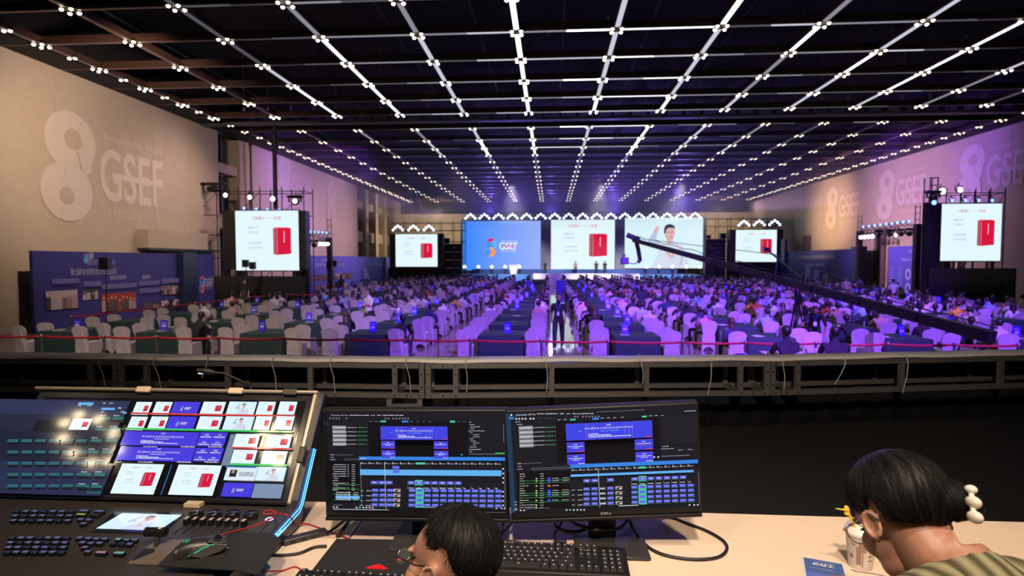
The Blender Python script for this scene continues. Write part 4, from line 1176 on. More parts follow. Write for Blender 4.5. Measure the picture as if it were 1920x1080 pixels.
def table_mesh():
    mb = MB(); n = 64; hw, hd, Hh = .625, .625, .76
    def ring(z, k, amp):
        out = []
        for i in range(n):
            t = i / n * 4; q = int(t); u = (t - q) * 2 - 1
            x, y = ((u, -1), (1, u), (-u, 1), (-1, -u))[q]
            rr = 1 + amp * math.sin(i * 2 * PI / n * 16 + math.sin(i) * .6)
            out.append((x * hw * k * rr, y * hd * k * rr, z))
        return out
    R_ = [ring(0, 1.03, .012), ring(.35, 1.015, .008), ring(Hh - .03, 1.003, .001), ring(Hh, .985, 0)]
    v = [p for r in R_ for p in r]
    f = [(j * n + i, j * n + (i + 1) % n, (j + 1) * n + (i + 1) % n, (j + 1) * n + i) for j in range(3) for i in range(n)]
    mb.add(v, f, 0, True); mb.add(R_[-1], [tuple(range(n))], 0)
    return mb.mesh('draped_table', CLOTH)
TABLE = table_mesh()
SIGNM = print_mat('sign_print', .4)
def sign_mesh():
    mb = MB()
    mb.b2(-.09, .09, -.05, .05, 0, .012, col=lin(30, 30, 60))
    mb.box((0, 0, .165), (.20, .012, .30), M=Matrix.Rotation(R(-8), 4, 'X'), col=lin(38, 30, 190))
    cv = Canvas(Matrix.Translation((0, -.008, .165)) @ Matrix.Rotation(R(-8), 4, 'X') @ Matrix.Rotation(PI / 2, 4, 'X'), .0006)
    cv.rect(-.095, -.145, .19, .29, lin(52, 40, 214)); cv.rect(-.07, .06, .14, .03, lin(150, 140, 240)); cv.rect(-.06, -.05, .12, .07, lin(190, 180, 250)); cv.rect(-.07, -.11, .14, .012, lin(130, 120, 235))
    for v_, f_, c_ in [(cv.b.v, cv.b.f, cv.b.fc)]:
        k = len(mb.v); mb.v += v_
        for f__, cc in zip(f_, c_): mb.f.append(tuple(k + i for i in f__)); mb.mi.append(0); mb.sm.append(False); mb.fc.append(cc)
    return mb.mesh('table_sign', SIGNM)
SIGN = sign_mesh()
COLS = [('L', i, x) for i, x in enumerate((-1.38, -5.15, -8.2, -11.3, -14.4))] + [('R', i, x) for i, x in enumerate((2.35, 5.9, 9.4, 12.7, 16.0, 19.2, 22.4))]
ROWS = [15.75 + 2.72 * i for i in range(7)] + [37.6 + 2.72 * i for i in range(11)]
rng = random.Random(42)
seats = []; tables = []
for (sd, ci, cx) in COLS:
    for ri, ry in enumerate(ROWS):
        if sd == 'L' and ci == 4 and ry > 27.5 and ry < 36.2: continue
        if sd == 'L' and ci >= 3 and 30 < ry < 35.8: continue
        if sd == 'R' and ci == 6 and ry > 27 and ry < 35.5: continue
        if 49.5 < ry < 54.5 and ((sd == 'L' and ci == 0)): continue
        if not inview((cx, ry + .6, .4), 60): continue
        if sd == 'R' and ci in (2, 3) and ri == 0 and ci == 3: pass
        where = '%s table of the %s column %s of the aisle' % (ORD[ri], ORD[ci], 'left' if sd == 'L' else 'right')
        tables.append((ry, cx, where, sd, ci, ri))
        for s in (-1, 1):
            for q, dy in ((0, .12), (1, .98)):
                if sd == 'R' and ci == 0 and s < 0 and 51 < ry + dy < 55: continue
                seats.append((ry + dy, cx + s * (.95 + rng.uniform(-.05, .06)), '%s %s' % (('near', 'far')[q], ('left', 'right')[0 if s < 0 else 1]), where, sd, ci, ri, s))
for i, (ry, cx, where, sd, ci, ri) in enumerate(sorted(tables)):
    o = link('draped_table', TABLE, None, (cx, ry + .625, 0))
    tag(o, 'dark green draped table, the %s' % where, 'table', 'dark green draped tables')
    if rng.random() < .8:
        p = (cx + rng.uniform(-.3, .35), ry + .3 + rng.uniform(0, .3), .762)
        if ry < 46:
            o = link('table_sign', SIGN, None, p, (0, 0, rng.uniform(-.25, .25)))
            tag(o, 'blue table sign on the %s' % where, 'sign', 'blue table signs')
# chairs
short = lambda w_: w_.replace(' table of the ', ' table, ').replace(' of the aisle', ' of aisle')
seats.sort()
rest = MB()
cv_ = [tuple(v.co) for v in CHAIR.vertices]; cf_ = [tuple(p.vertices) for p in CHAIR.polygons]
nch = 0
for (y, x, pos, where, sd, ci, ri, s) in seats:
    if not inview((x, y, .5), 25): continue
    rz = rng.uniform(-.14, .14)
    if nch < 300:
        o = link('covered_chair', CHAIR, None, (x, y, 0), (0, 0, rz))
        tag(o, 'white covered chair, %s seat, %s' % (pos.replace(' ', '-'), short(where)), 'chair', 'white covered chairs')
    else:
        k = len(rest.v); c_, s__ = math.cos(rz), math.sin(rz)
        rest.v += [(a * c_ - b * s__ + x, a * s__ + b * c_ + y, z) for a, b, z in cv_]
        for f in cf_: rest.f.append(tuple(k + i for i in f)); rest.mi.append(0); rest.sm.append(False); rest.fc.append(None)
    nch += 1
o = rest.build('covered_chairs_beyond', COVER); tag(o, 'white covered chairs of the rows farthest from the platform', 'chairs', kind='stuff')
# seated audience
def occ(sd, ci, ri, s):
    if ri == 0: return {'L': .06, 'R': .55}[sd]
    if ri == 1: return {'L': .16, 'R': .7}[sd]
    if ri <= 3: return {'L': .4 if ci > 2 else .6, 'R': .8}[sd]
    if ri <= 6: return .85
    return .88
pal = ['white'] * 6 + ['black'] * 9 + ['grey'] * 3 + ['navy'] * 3 + ['pink'] * 2 + ['cream'] * 2 + ['pale blue'] * 2 + ['red', 'yellow']
# low detail figure for the farthest rows
lowb = MB()
lowb.lathe([(.13, .5), (.15, .62), (.17, .85), (.19, .97), (.12, 1.03), (.05, 1.07), (.05, 1.12)], 8, 1, cap=False)
lowb.ball((0, .03, 1.21), (.08, .095, .115), 0, 8, 6); lowb.ball((0, .01, 1.235), (.09, .10, .11), 3, 8, 6)
restp = MB(); npn = 0; hmats = [SKIN, SH['white'], PANTS, HAIRM, SH['black'], SH['navy'], SH['pink'], SH['cream'], SH['grey'], SH['red'], SH['yellow'], SH['pale blue']]
hidx = {'white': 1, 'black': 4, 'navy': 5, 'pink': 6, 'cream': 7, 'grey': 8, 'red': 9, 'yellow': 10, 'pale blue': 11}
for (y, x, pos, where, sd, ci, ri, s) in seats:
    if not inview((x, y, .9), 10): continue
    if rng.random() > occ(sd, ci, ri, s): continue
    shirt = rng.choice(pal); kind, me = rng.choice(SEATED)
    py = y + .02 + rng.uniform(0, .06); rz = rng.uniform(-.25, .25) - s * .15
    if npn < 300:
        place(me, (x, py, 0), rz, shirt, 'person in %s top, %s seat, %s' % (shirt, pos.replace(' ', '-'), short(where)), 'seated audience', BROWNH if (kind == 'long' and rng.random() < .4) else None, scale=rng.uniform(.94, 1.02))
    else:
        k = len(restp.v)
        restp.v += [(a + x, b + py, z) for a, b, z in lowb.v]
        for f, m_ in zip(lowb.f, lowb.mi): restp.f.append(tuple(k + i for i in f)); restp.mi.append(hidx[shirt] if m_ == 1 else m_); restp.sm.append(True); restp.fc.append(None)
    npn += 1
o = restp.build('audience_beyond', hmats); tag(o, 'seated audience of the rows nearest the stage', 'audience', kind='stuff')

# standing and walking people
LANY = mat('blue_lanyard', (.05, .12, .6), .5); BADGE = mat('white_badge', (.55, .62, .85), .4)
def badge(o, J, y_, z_, w_=.085):
    MB().tube([(-.07, .02, 1.48), (-.045, y_ - .01, 1.36), (0, y_, z_ + .07), (.045, y_ - .01, 1.36), (.07, .02, 1.48)], .008, 5).build('lanyard', LANY, o)
    MB().rbox((0, y_ + .006, z_), (w_, .006, w_ * 1.45), .002, seg=1).build('badge', BADGE, o)
wm, J = mk_standing('person', stride=.9)
a = at(1047, 652, Z=0)
o = place(wm, a, PI - .12, 'black', 'person in black shirt and trousers with a badge walking up the aisle', 'people standing in the hall')
badge(o, J, .125, 1.12)
sm, J = mk_standing('person', True and 'short', armL=((-.24, .06, 1.16), (-.16, .24, 1.22), (-.10, .28, 1.30)), armR=((.23, .06, 1.14), (.10, .24, 1.12), (.04, .28, 1.14)))
a = at(692, 630, Z=0)
place(sm, a, 2.5, 'white', 'person in white top standing between tables left of the aisle', 'people standing in the hall')
bm_, J = mk_standing('person', bend=.75, armL=((-.28, .42, .92), (-.26, .48, .70), (-.25, .50, .62)), armR=((.30, .50, .98), (.34, .68, .92), (.34, .76, .90)))
a = at(1526, 662, Z=0)
o = place(bm_, a, 2.75, 'black', 'person in black with a badge bending over beside the crane tripod', 'people standing in the hall')
MB().tube([(-.06, .36, 1.24), (0, .52, 1.02), (.06, .36, 1.24)], .008, 5).build('lanyard', LANY, o); MB().rbox((0, .54, .95), (.09, .006, .13), .002, seg=1).build('badge', BADGE, o)
st_, J = mk_standing('person', stride=.15)
for (px, py, Y, rz, sh, lab) in ((460, 0, 31.5, PI, 'black', 'person in dark clothes standing before the left black skirt'), (1611, 0, 42, 0.3, 'grey', 'person in grey standing before the right exhibition door'),
                                 (1586, 0, 40, 2.6, 'cream', 'person in cream standing among the tables near the blue pillar'), (1674, 0, 36, -.4, 'white', 'person in white standing near the bright navy board'),
                                 (640, 0, 43, 1.0, 'black', 'person in black standing by the far left exhibition board'), (1100, 0, 47, 1.6, 'black', 'person in black standing in the middle of the far audience'), (1203, 0, 26.5, 0.2, 'black', 'person in black standing with back turned right of the aisle')):
    a = at(px, 560, Y=Y)
    place(st_, (a.x, Y, 0), rz, sh, lab, 'people standing in the hall')
for (px, sh, lab, Y) in ((1079, 'pink', 'person in pale top speaking on stage before the white screen', 76.0), (1022, 'black', 'person in black at the left on the stage by the grey flat', 73.5), (1118, 'black', 'person in black on the stage right of the speaker', 73.0), (1134, 'black', 'person in black farther right on the stage beside another', 73.0)):
    a = at(px, 500, Y=Y)
    place(st_, (a.x, Y, 1.12), PI, sh, lab, 'people on the stage')
# ================================================================== ropes, crane, front of house
STEEL = mat('brushed_steel_post', (.22, .21, .22), .35, .8)
REDB = mat('red_belt', (.36, .008, .02), .6)
def stanchions(pts, labels, group, h=.95, sag=.03):
    pm = MB().lathe([(.035, .02), (.032, .06), (.03, h - .08), (.04, h - .07), (.04, h), (.02, h + .015)], 12).mesh('post', STEEL)
    bm2 = MB().lathe([(.17, 0), (.17, .015), (.06, .035), (.035, .05)], 20).mesh('base', STEEL)
    for i, p in enumerate(pts):
        e = empty('stanchion', (p[0], p[1], 0))
        link('post', pm, e); link('base', bm2, e)
        if i + 1 < len(pts):
            q = Vector((pts[i + 1][0] - p[0], pts[i + 1][1] - p[1], 0)); n_ = 8; v = []
            for k in range(n_ + 1):
                t = k / n_; c = q * t; z = h - .04 - sag * 4 * t * (1 - t)
                v += [(c.x, c.y, z - .028), (c.x, c.y, z + .028)]
            o = MB().add(v, [(2 * k, 2 * k + 2, 2 * k + 3, 2 * k + 1) for k in range(n_)], 0, True).build('belt', REDB, e)
            o.modifiers.new('t', 'SOLIDIFY').thickness = .004
        tag(e, labels(i), 'stanchion', group)
FPX = [-40, 78, 195, 293, 410, 530, 652, 768, 882, 1015, 1140, 1280, 1398, 1530, 1665, 1790, 1910]
fp = [at(px, 637, Y=13.7) for px in FPX]
stanchions([(p.x, p.y) for p in fp], lambda i: '%s steel post from the left in the front red belt barrier' % ORD[i], 'posts of the front belt barrier')
lp = [(-16.4, 18.6), (-16.4, 20.8), (-16.3, 23), (-16.2, 25.2), (-16.1, 27.4), (-16.0, 29.6), (-15.9, 31.6)]
stanchions(lp, lambda i: '%s steel post counted from the platform in the left side belt barrier' % ORD[i], 'posts of the left belt barrier')
lp = [(-15.2, 32.2), (-13.4, 32.2), (-11.6, 32.2)]
stanchions(lp, lambda i: '%s steel post from the left before the left black skirt' % ORD[i], 'posts before the left black skirt')
mp = [(-4.2 + 2.05 * i, 36.2) for i in range(2)]
stanchions(mp, lambda i: '%s steel post of the short belt crossing left of the aisle' % ORD[i], 'posts of the crossing belts')
mp = [(2.6 + 2.2 * i, 36.2) for i in range(8)]
stanchions(mp, lambda i: '%s steel post from the aisle in the belt crossing to the right' % ORD[i], 'posts of the crossing belts')
# blue draped desks at the end of the aisle
BLUED = mat('bright_blue_cloth', (.06, .03, .55), .6)
for (a, b, t, Y, lab) in ((1043, 1070, 527, 53, 'bright blue draped desk standing at the far end of the aisle'), (964, 995, 528, 52, 'blue draped desk with pale lettering left of the aisle end')):
    p0 = at(a, t, Y=Y); p1 = at(b, t, Y=Y)
    o = MB().b2(p0.x, p1.x, Y, Y + .7, 0, p0.z).b2(p0.x - .03, p1.x + .03, Y - .03, Y + .73, p0.z, p0.z + .03)
    for k in range(6): o.b2(p0.x + (p1.x - p0.x) * (k + .3) / 6, p0.x + (p1.x - p0.x) * (k + .5) / 6, Y - .02, Y, 0, p0.z)
    o = o.build('draped_desk', BLUED); tag(o, lab, 'desk', 'blue draped desks in the far hall')
# loudspeakers on stands
def speaker_stand(px, py, Y, label, s=.36):
    c = at(px, py, Y=Y); e = empty('speaker_stand', (c.x, Y, 0))
    MB().tube([(0, 0, .5), (0, 0, c.z - s * .5)], .02, 6).build('pole', DKMETAL, e)
    for k in range(3):
        a_ = k * 2.09 + .4; MB().tube([(0, 0, .7), (.5 * math.cos(a_), .5 * math.sin(a_), .02)], .014, 6).build('leg', DKMETAL, e)
    MB().prism([(-s * .45, -s * .3), (s * .45, -s * .3), (s * .32, s * .35), (-s * .32, s * .35)], c.z - s * .55, c.z + s * .55).build('loudspeaker_box', PANELBLK, e)
    MB().b2(-s * .38, s * .38, -s * .33, -s * .3, c.z - s * .48, c.z + s * .48).build('grille', DKMETAL, e)
    tag(e, label, 'loudspeaker', 'loudspeakers on stands')
speaker_stand(198, 494, 21, 'black loudspeaker on a stand before the long navy board', .42)
speaker_stand(461, 494, 30, 'black loudspeaker on a stand before the near left screen')
speaker_stand(474.5, 498, 31, 'lower black loudspeaker on a stand before the near left screen')
speaker_stand(618, 497, 44, 'black loudspeaker on a stand at the far left board', .45)
speaker_stand(627, 494, 45, 'higher black loudspeaker on a stand at the far left board', .45)

# ------------------------------------------------------------------ camera crane
CR = mat('crane_black', (.010, .010, .016), .4, .3)
T = at(1187, 450, Y=28); Pv = at(1495, 535, Y=18.4); En = at(1782, 611, Y=13.4)
d_ = (T - En); En2 = En - d_ * .06
e = empty('camera_crane', (Pv.x, Pv.y, 0)); o_ = Vector((Pv.x, Pv.y, 0))
def beam(a, b, w_, h_, n=10):
    """box beam that tapers from the tail a to the tip b"""
    out = MB(); d = (b - a).normalized(); sx = d.cross(Vector((0, 0, 1))).normalized(); uz = sx.cross(d)
    for i in range(n):
        q = []
        for t in (i / n + .002, (i + 1) / n - .002):
            c = a.lerp(b, t); k = 1 - .35 * t
            q += [c + sx * x * w_ * k + uz * z * h_ * k for x, z in ((-.5, -.5), (.5, -.5), (.5, .5), (-.5, .5))]
        out.add(q, [(0, 1, 2, 3), (7, 6, 5, 4), (0, 4, 5, 1), (1, 5, 6, 2), (2, 6, 7, 3), (3, 7, 4, 0)])
    return out, d, sx, uz
bmB, d, sx, uz = beam(En2 - o_, T - o_, .22, .25)
bmB.build('boom', CR, e)
cab = []
for i in range(61):
    t = i / 60; c = (En2 - o_).lerp(T - o_, t) + uz * (.2 - .05 * t + .07 * abs(math.sin(t * 34)) * (1 if t > .45 else .3)) + sx * .05
    cab.append(c)
MB().tube(cab, .014, 5).build('cable', CR, e)
m0 = (En2 - o_).lerp(T - o_, .4) + uz * .75
MB().tube([(En2 - o_).lerp(T - o_, .05) + uz * .15, m0, T - o_ + uz * .1], .012, 5).tube([(En2 - o_).lerp(T - o_, .4), m0], .03, 6).build('stay_wire', CR, e)
ft = [at(1476, 648, Z=.02) - o_, at(1513, 655, Z=.02) - o_, at(1560, 648, Z=.02) - o_ + Vector((0, 1.2, 0))]
hub = Pv - o_ - Vector((0, 0, .25))
for f in ft:
    f.z = .02
    MB().tube([hub, f], .03, 8).tube([hub + Vector((.08, 0, 0)), f + Vector((.08, 0, 0))], .02, 6).build('leg', CR, e)
MB().lathe([(.06, -.3), (.09, -.1), (.09, .1), (.06, .2)], 16, 0, hub).build('pivot_head', CR, e)
tip = T - o_
drop = at(1196, 492, Y=28.2) - o_
MB().tube([tip + Vector((.1, 0, .1)), tip + (drop - tip) * .3 + Vector((.12, 0, .1)), tip + (drop - tip) * .45 + Vector((.15, 0, 0)), drop + Vector((.1, 0, .1)), drop], .10, 8).tube([tip + Vector((-.3, 0, .25)), tip + Vector((.3, 0, 0))], .12, 8).build('remote_head_arm', CR, e)
cb = at(1171, 489, Y=28) - o_
MB().rbox(cb, (.36, .45, .34), .04).lathe([(.08, -.3), (.1, 0)], 12, 0, cb + Vector((-.02, .2, 0)), M=Matrix.Rotation(PI / 2, 4, 'X')).rbox(cb + Vector((-.05, -.1, .26)), (.14, .2, .12), .02).tube([cb + Vector((.15, 0, -.1)), cb + Vector((.45, 0, -.15)), drop], .025, 6).build('camera_body', mat('camera_violet_black', (.03, .02, .10), .4), e)
tag(e, 'long black camera crane on a tripod reaching across the right screens', 'camera crane')
# small second crane before the right side screen
A = at(1437, 468, Y=50); B = at(1505, 520, Y=44)
e = empty('small_crane', (B.x, B.y, 0)); ob = Vector((B.x, B.y, 0))
bb, *_ = beam(B - ob, A - ob, .14, .16, 4); bb.build('boom', CR, e)
MB().rbox(A - ob, (.5, .4, .35), .05).tube([A - ob, A - ob + Vector((-.3, 0, .3))], .05, 6).build('camera_body', MATS['camera_violet_black'], e)
MB().tube([B - ob, (.3, 0, 0)], .04, 6).tube([B - ob, (-.4, .2, 0)], .04, 6).tube([B - ob, (.1, -.5, 0)], .04, 6).build('tripod', CR, e)
tag(e, 'small black crane arm in front of the right side screen', 'camera crane')

# ------------------------------------------------------------------ working table and navy chairs just beyond the barrier
NAVYC = mat('navy_chair_fabric', (.02, .02, .13), .8)
FRAMEW = mat('pale_chair_frame', (.45, .40, .46), .4, .3)
def navy_chair(px, py, Y, label, rz=0):
    c = at(px, py, Y=Y); e = empty('banquet_chair', (c.x, Y, 0), (0, 0, rz))
    out = [(-.2, .5), (.2, .5), (.215, .7)] + [(.215 * math.cos(a), .78 + .13 * math.sin(a)) for a in [PI * k / 12 for k in range(0, 13)]] + [(-.215, .7)]
    MB().prism(out, .0, .05, Matrix.Translation((0, -.2, 0)) @ Matrix.Rotation(PI / 2, 4, 'X')).build('backrest', NAVYC, e)
    pts = [(x * 1.04, -.225, z) for x, z in out[2:]]
    MB().tube([(-.215, -.22, 0)] + list(reversed(pts)) + [(.215, -.22, 0)], .014, 6).build('back_frame', FRAMEW, e)
    MB().rbox((0, .02, .45), (.43, .44, .08), .03).build('seat', NAVYC, e)
    for s in (-1, 1): MB().tube([(s * .19, .2, .42), (s * .2, .22, 0)], .014, 6).build('leg', FRAMEW, e)
    tag(e, label, 'chair', 'navy banquet chairs beyond the barrier')
    return c
navy_chair(1381, 647, 12.4, 'empty navy banquet chair at the left of the small white table')
c1 = navy_chair(1492, 650, 12.4, 'navy banquet chair under the person in black left of the gadgets')
c2 = navy_chair(1577, 649, 12.4, 'navy banquet chair under the person in black right of the gadgets')
fat = mk_seated('person', 'short', arms='table', lean=.12, sub=2, wide=1.15)
place(fat, (c1.x - .05, 12.55, 0), .1, 'black', 'person in black seated on a navy chair left of the gadgets', 'crew seated beyond the barrier', scale=1.06)
place(fat, (c2.x, 12.55, 0), -.15, 'black', 'person in black seated on a navy chair right of the gadgets', 'crew seated beyond the barrier', scale=1.06)
a = at(1440, 655, Y=13.0); b = at(1556, 655, Y=13.0)
WHT = mat('white_table_top', (.6, .55, .5), .5)
e = empty('folding_table', ((a.x + b.x) / 2, 13.1, 0)); W_ = b.x - a.x
MB().rbox((0, .2, .73), (W_, .55, .03), .006).build('table_top', WHT, e)
MB().b2(-W_ / 2 + .03, W_ / 2 - .03, -.04, -.02, .2, .715).build('modesty_panel', mat('pale_panel', (.55, .5, .55), .6), e)
for sx_ in (-1, 1):
    for sy_ in (0, .42): MB().tube([(sx_ * (W_ / 2 - .06), sy_, 0), (sx_ * (W_ / 2 - .06), sy_, .72)], .016, 6).build('leg', STEEL, e)
tag(e, 'small white crew table beyond the truss barrier', 'table')
for i, (px, w_, lab) in enumerate(((1520, .16, 'small pale gadget box at the left on the crew table'), (1533, .12, 'round pale gadget on the crew table'), (1545, .2, 'flat pale gadget box at the right on the crew table'))):
    c = at(px, 655, Y=13.25)
    o = MB().rbox((0, 0, .06), (w_, .14, .10), .015).tube([(0, 0, .1), (.04, 0, .18), (.1, .02, .12)], .008, 5).build('gadget_box', mat('pale_gadget', (.5, .45, .55), .4), None, (c.x, 13.3, .745)); tag(o, lab, 'gadget', 'gadgets on the crew table')
# table-top items on the nearest tables
PAPER = mat('paper', (.62, .60, .58), .7); BOOKC = mat('dark_notebook', (.03, .03, .06), .5); PLAST = mat('clear_bottle', (.5, .55, .65), .15, trans=.6)
pm = MB().rbox((0, 0, .002), (.21, .297, .003), .001, seg=1).rbox((.03, .02, .005), (.21, .297, .002), .0008, seg=1, M=Matrix.Rotation(.2, 4, 'Z')).mesh('paper_stack', PAPER)
nb = MB().rbox((0, 0, .009), (.22, .3, .018), .003, seg=1).mesh('notebook', BOOKC)
wb_ = MB().lathe([(.03, 0), (.032, .02), (.032, .13), (.012, .17), (.012, .2)], 12).mesh('water_bottle', PLAST)
rng = random.Random(77)
for (ry, cx, where, sd, ci, ri) in tables:
    if ri > 3: continue
    w2 = short(where)
    if sd == 'R' or rng.random() < .45:
        link_ = link('paper_stack', pm, None, (cx + rng.uniform(-.4, .1), ry + rng.uniform(.35, .5), .762), (0, 0, rng.uniform(-.5, .5))); tag(link_, 'white papers lying on the %s' % w2, 'papers', 'papers on the tables')
    if sd == 'R' or rng.random() < .3:
        o = link('water_bottle', wb_, None, (cx + rng.uniform(.3, .5), ry + rng.uniform(.3, .9), .762)); tag(o, 'clear water bottle on the %s' % w2, 'bottle', 'water bottles on the tables')
    if rng.random() < .45:
        o = link('notebook', nb, None, (cx + rng.uniform(-.2, .3), ry + rng.uniform(.85, 1.05), .762), (0, 0, rng.uniform(-.4, .4))); tag(o, 'dark notebook on the %s' % w2, 'notebook', 'notebooks on the tables')

# ------------------------------------------------------------------ control platform and its truss rail
PZ = 1.21
pf = MB().b2(-11, 13, -4, 7.0, 0, PZ).build('floor_platform', mat('black_carpet', (.006, .006, .008), .9)); tag(pf, kind='structure')
ztop = at(800, 680.5, Y=5.0).z
HT = .29
jp = [at(px, py, Z=ztop) for px, py in ((-420, 666), (222, 674), (797, 680.5), (1443, 676.5), (2100, 662))]
holes = MB().lathe([(.008, 0), (.008, .004)], 8, M=Matrix.Rotation(PI / 2, 4, 'X')).mesh('bolt_hole', BLACK)
for k in range(4):
    A, B = jp[k], jp[k + 1]
    e = empty('truss_section', (A.x, A.y, 0)); L = (B - A).length
    e.rotation_euler = (0, 0, math.atan2(B.y - A.y, B.x - A.x))
    zt, zb = ztop - .025, ztop - HT
    for y in (0, .34):
        for z in (zt, zb): MB().b2(.004, L - .004, y - .022, y + .022, z - .022, z + .022).build('chord', ALU, e)
        xs = [.028, .27] + [.27 + (L - .54) * i / 3 for i in (1, 2)] + [L - .27, L - .028]
        for x in xs: MB().b2(x - .022, x + .022, y - .02, y + .02, zb + .022, zt - .022).build('post', ALU, e)
    for x in (.028, .27, L - .27, L - .028):
        for z in (zt, zb): MB().b2(x - .02, x + .02, .022, .318, z - .018, z + .018).build('cross_tube', ALU, e)
    for x in (.05, .16, .27, L - .27, L - .16, L - .05):
        for z in (zt, zb): link('bolt_hole', holes, e, (x, -.0222, z))
    for x in (.028, .27, L - .27, L - .028):
        for t in (.28, .72): link('bolt_hole', holes, e, (x, -.0205, zb + (zt - zb) * t))
    if k in (1, 2):      # support column below the joint
        x = -.05 if k == 2 else .05
        for dx in (-.27, 0.0):
            MB().b2(x + dx - .022, x + dx + .022, .0, .045, PZ, zb - .03).build('leg', ALU, e)
        MB().b2(x - .27, x, .0, .04, zb - .12, zb - .08).build('leg_tie', ALU, e)
    tag(e, '%s aluminium truss rail section from the left along the platform edge' % ORD[k], 'truss', 'truss rail sections')
# white strip lying along the rail, and ties hanging from it
v = []; n_ = 90; jj = []
def rail(t):
    t = t * 4; i = min(3, int(t)); return jp[i].lerp(jp[i + 1], t - i)
for i in range(n_ + 1):
    p = rail(i / n_); z = ztop + .004 + .006 * math.sin(i * .9) * math.sin(i * .31)
    v += [(p.x, p.y - .03, z + .002), (p.x, p.y - .024, z + .03), (p.x, p.y + .10, z + .032), (p.x, p.y + .10, z + .002)]
f = []
for i in range(n_):
    for a_ in range(4): f.append((4 * i + a_, 4 * i + (a_ + 1) % 4, 4 * i + 4 + (a_ + 1) % 4, 4 * i + 4 + a_))
o = MB().add(v, f, 0, False).build('cover_strip', mat('white_cover_strip', (.78, .74, .74), .45)); tag(o, 'long white cover strip lying along the top of the truss rail', 'strip')
TIE = mat('white_tie', (.55, .5, .45), .6)
for i, (px, l1, dx) in enumerate(((188, 52, 10), (290, 50, 12), (390, 30, -12), (512, 54, 6), (620, 58, 8), (762, 58, 8), (873, 56, 2), (1024, 55, 1), (1202, 40, 3), (1333, 62, -6), (1466, 52, 4), (1583, 42, -18), (1700, 58, -8))):
    A = at(px, 677, Y=4.93); B = at(px + dx, 679 + l1, Y=4.9)
    C = (A + B) / 2 + Vector((.012, -.01, 0))
    o = MB().tube([A + Vector((0, .12, .042)), A + Vector((0, -.0, .042)), A + Vector((0, -.02, -.02)), C, B], .0035, 5).build('cable_tie', TIE); tag(o, '%s thin white tie from the left hanging off the truss rail' % ORD[i], 'cable tie', 'ties hanging off the truss rail')
# black drape behind the desk, hung from the rail
v = []; n_ = 160; zb = ztop - .01
for i in range(n_ + 1):
    p = rail(i / n_)
    for z in (PZ, zb): v.append((p.x, p.y + .38 + .03 * math.sin(i * 1.7), z))
o = MB().add(v, [(2 * i, 2 * i + 2, 2 * i + 3, 2 * i + 1) for i in range(n_)], 0, True).build('black_drape', BLKCLOTH)
o.modifiers.new('t', 'SOLIDIFY').thickness = .01
tag(o, 'black drape hanging below the truss rail at the platform edge', 'drape')
# ================================================================== control desk
DZ = 1.96
DESK = mat('cream_laminate', (.72, .56, .42), .45, noise=.02, nscale=8)
BLKP = mat('black_plastic', (.007, .007, .008), .5, spec=.3)
BLKG = mat('black_gloss', (.01, .01, .012), .15)
CABLE = mat('black_cable', (.010, .009, .010), .5)
DKGREY = mat('dark_grey_metal', (.055, .05, .048), .42, .5)
DKBR = mat('console_deck', (.052, .043, .036), .42, .35)
a = at(560, 955.5, Z=DZ); b = at(1500, 950, Z=DZ)
yb = (a.y + b.y) / 2
e = empty('control_desk', (0, yb - .55, PZ))      # the worktop runs from its back edge to just before the people
# three desk tops side by side
for x0, x1 in ((-2.6, -.62), (-.615, 1.23), (1.235, 3.1)):
    MB().rbox(((x0 + x1) / 2, .16, DZ - PZ - .0125), (x1 - x0, .78, .025), .003, seg=1).build('desk_top', DESK, e)
MB().b2(-2.55, 3.05, .46, .48, .05, DZ - PZ - .03).build('modesty_panel', DESK, e)
for x in (-2.5, -.65, -.58, 1.2, 1.27, 3.0):
    for y in (-.18, .42): MB().b2(x - .025, x + .025, y - .025, y + .025, 0, DZ - PZ - .026).build('leg', DKGREY, e)
tag(e, 'long cream desk on the platform carrying console, monitors and keyboards', 'desk')

# ------------------------------------------------------------------ monitors
import numpy as np
def homog(src, dst):
    A_ = []
    for (x, y), (u, v) in zip(src, dst):
        A_ += [[x, y, 1, 0, 0, 0, -u * x, -u * y], [0, 0, 0, x, y, 1, -v * x, -v * y]]
    h = np.linalg.solve(np.array(A_, float), np.array([c for q in dst for c in q], float))
    Hm = np.append(h, 1).reshape(3, 3)
    def f(x, y):
        q = Hm @ np.array([x, y, 1.0]); return float(q[0] / q[2]), float(q[1] / q[2])
    return f
MONP = screen_mat('monitor_pixels', 1.0, False)
UI = {'bg': lin(20, 21, 28), 'bg2': lin(27, 28, 36), 'black': lin(4, 4, 8), 'blue': lin(62, 66, 226), 'bar': lin(50, 130, 225), 'sky': lin(96, 176, 240), 'txt': lin(200, 200, 210), 'dim': lin(110, 110, 124),
      'green': lin(60, 170, 80), 'mint': lin(70, 205, 160), 'clip': lin(100, 104, 228), 'grey': lin(150, 150, 160), 'white': lin(225, 228, 240), 'red': lin(200, 60, 60), 'gline': lin(40, 110, 60), 'teal': lin(24, 56, 84)}
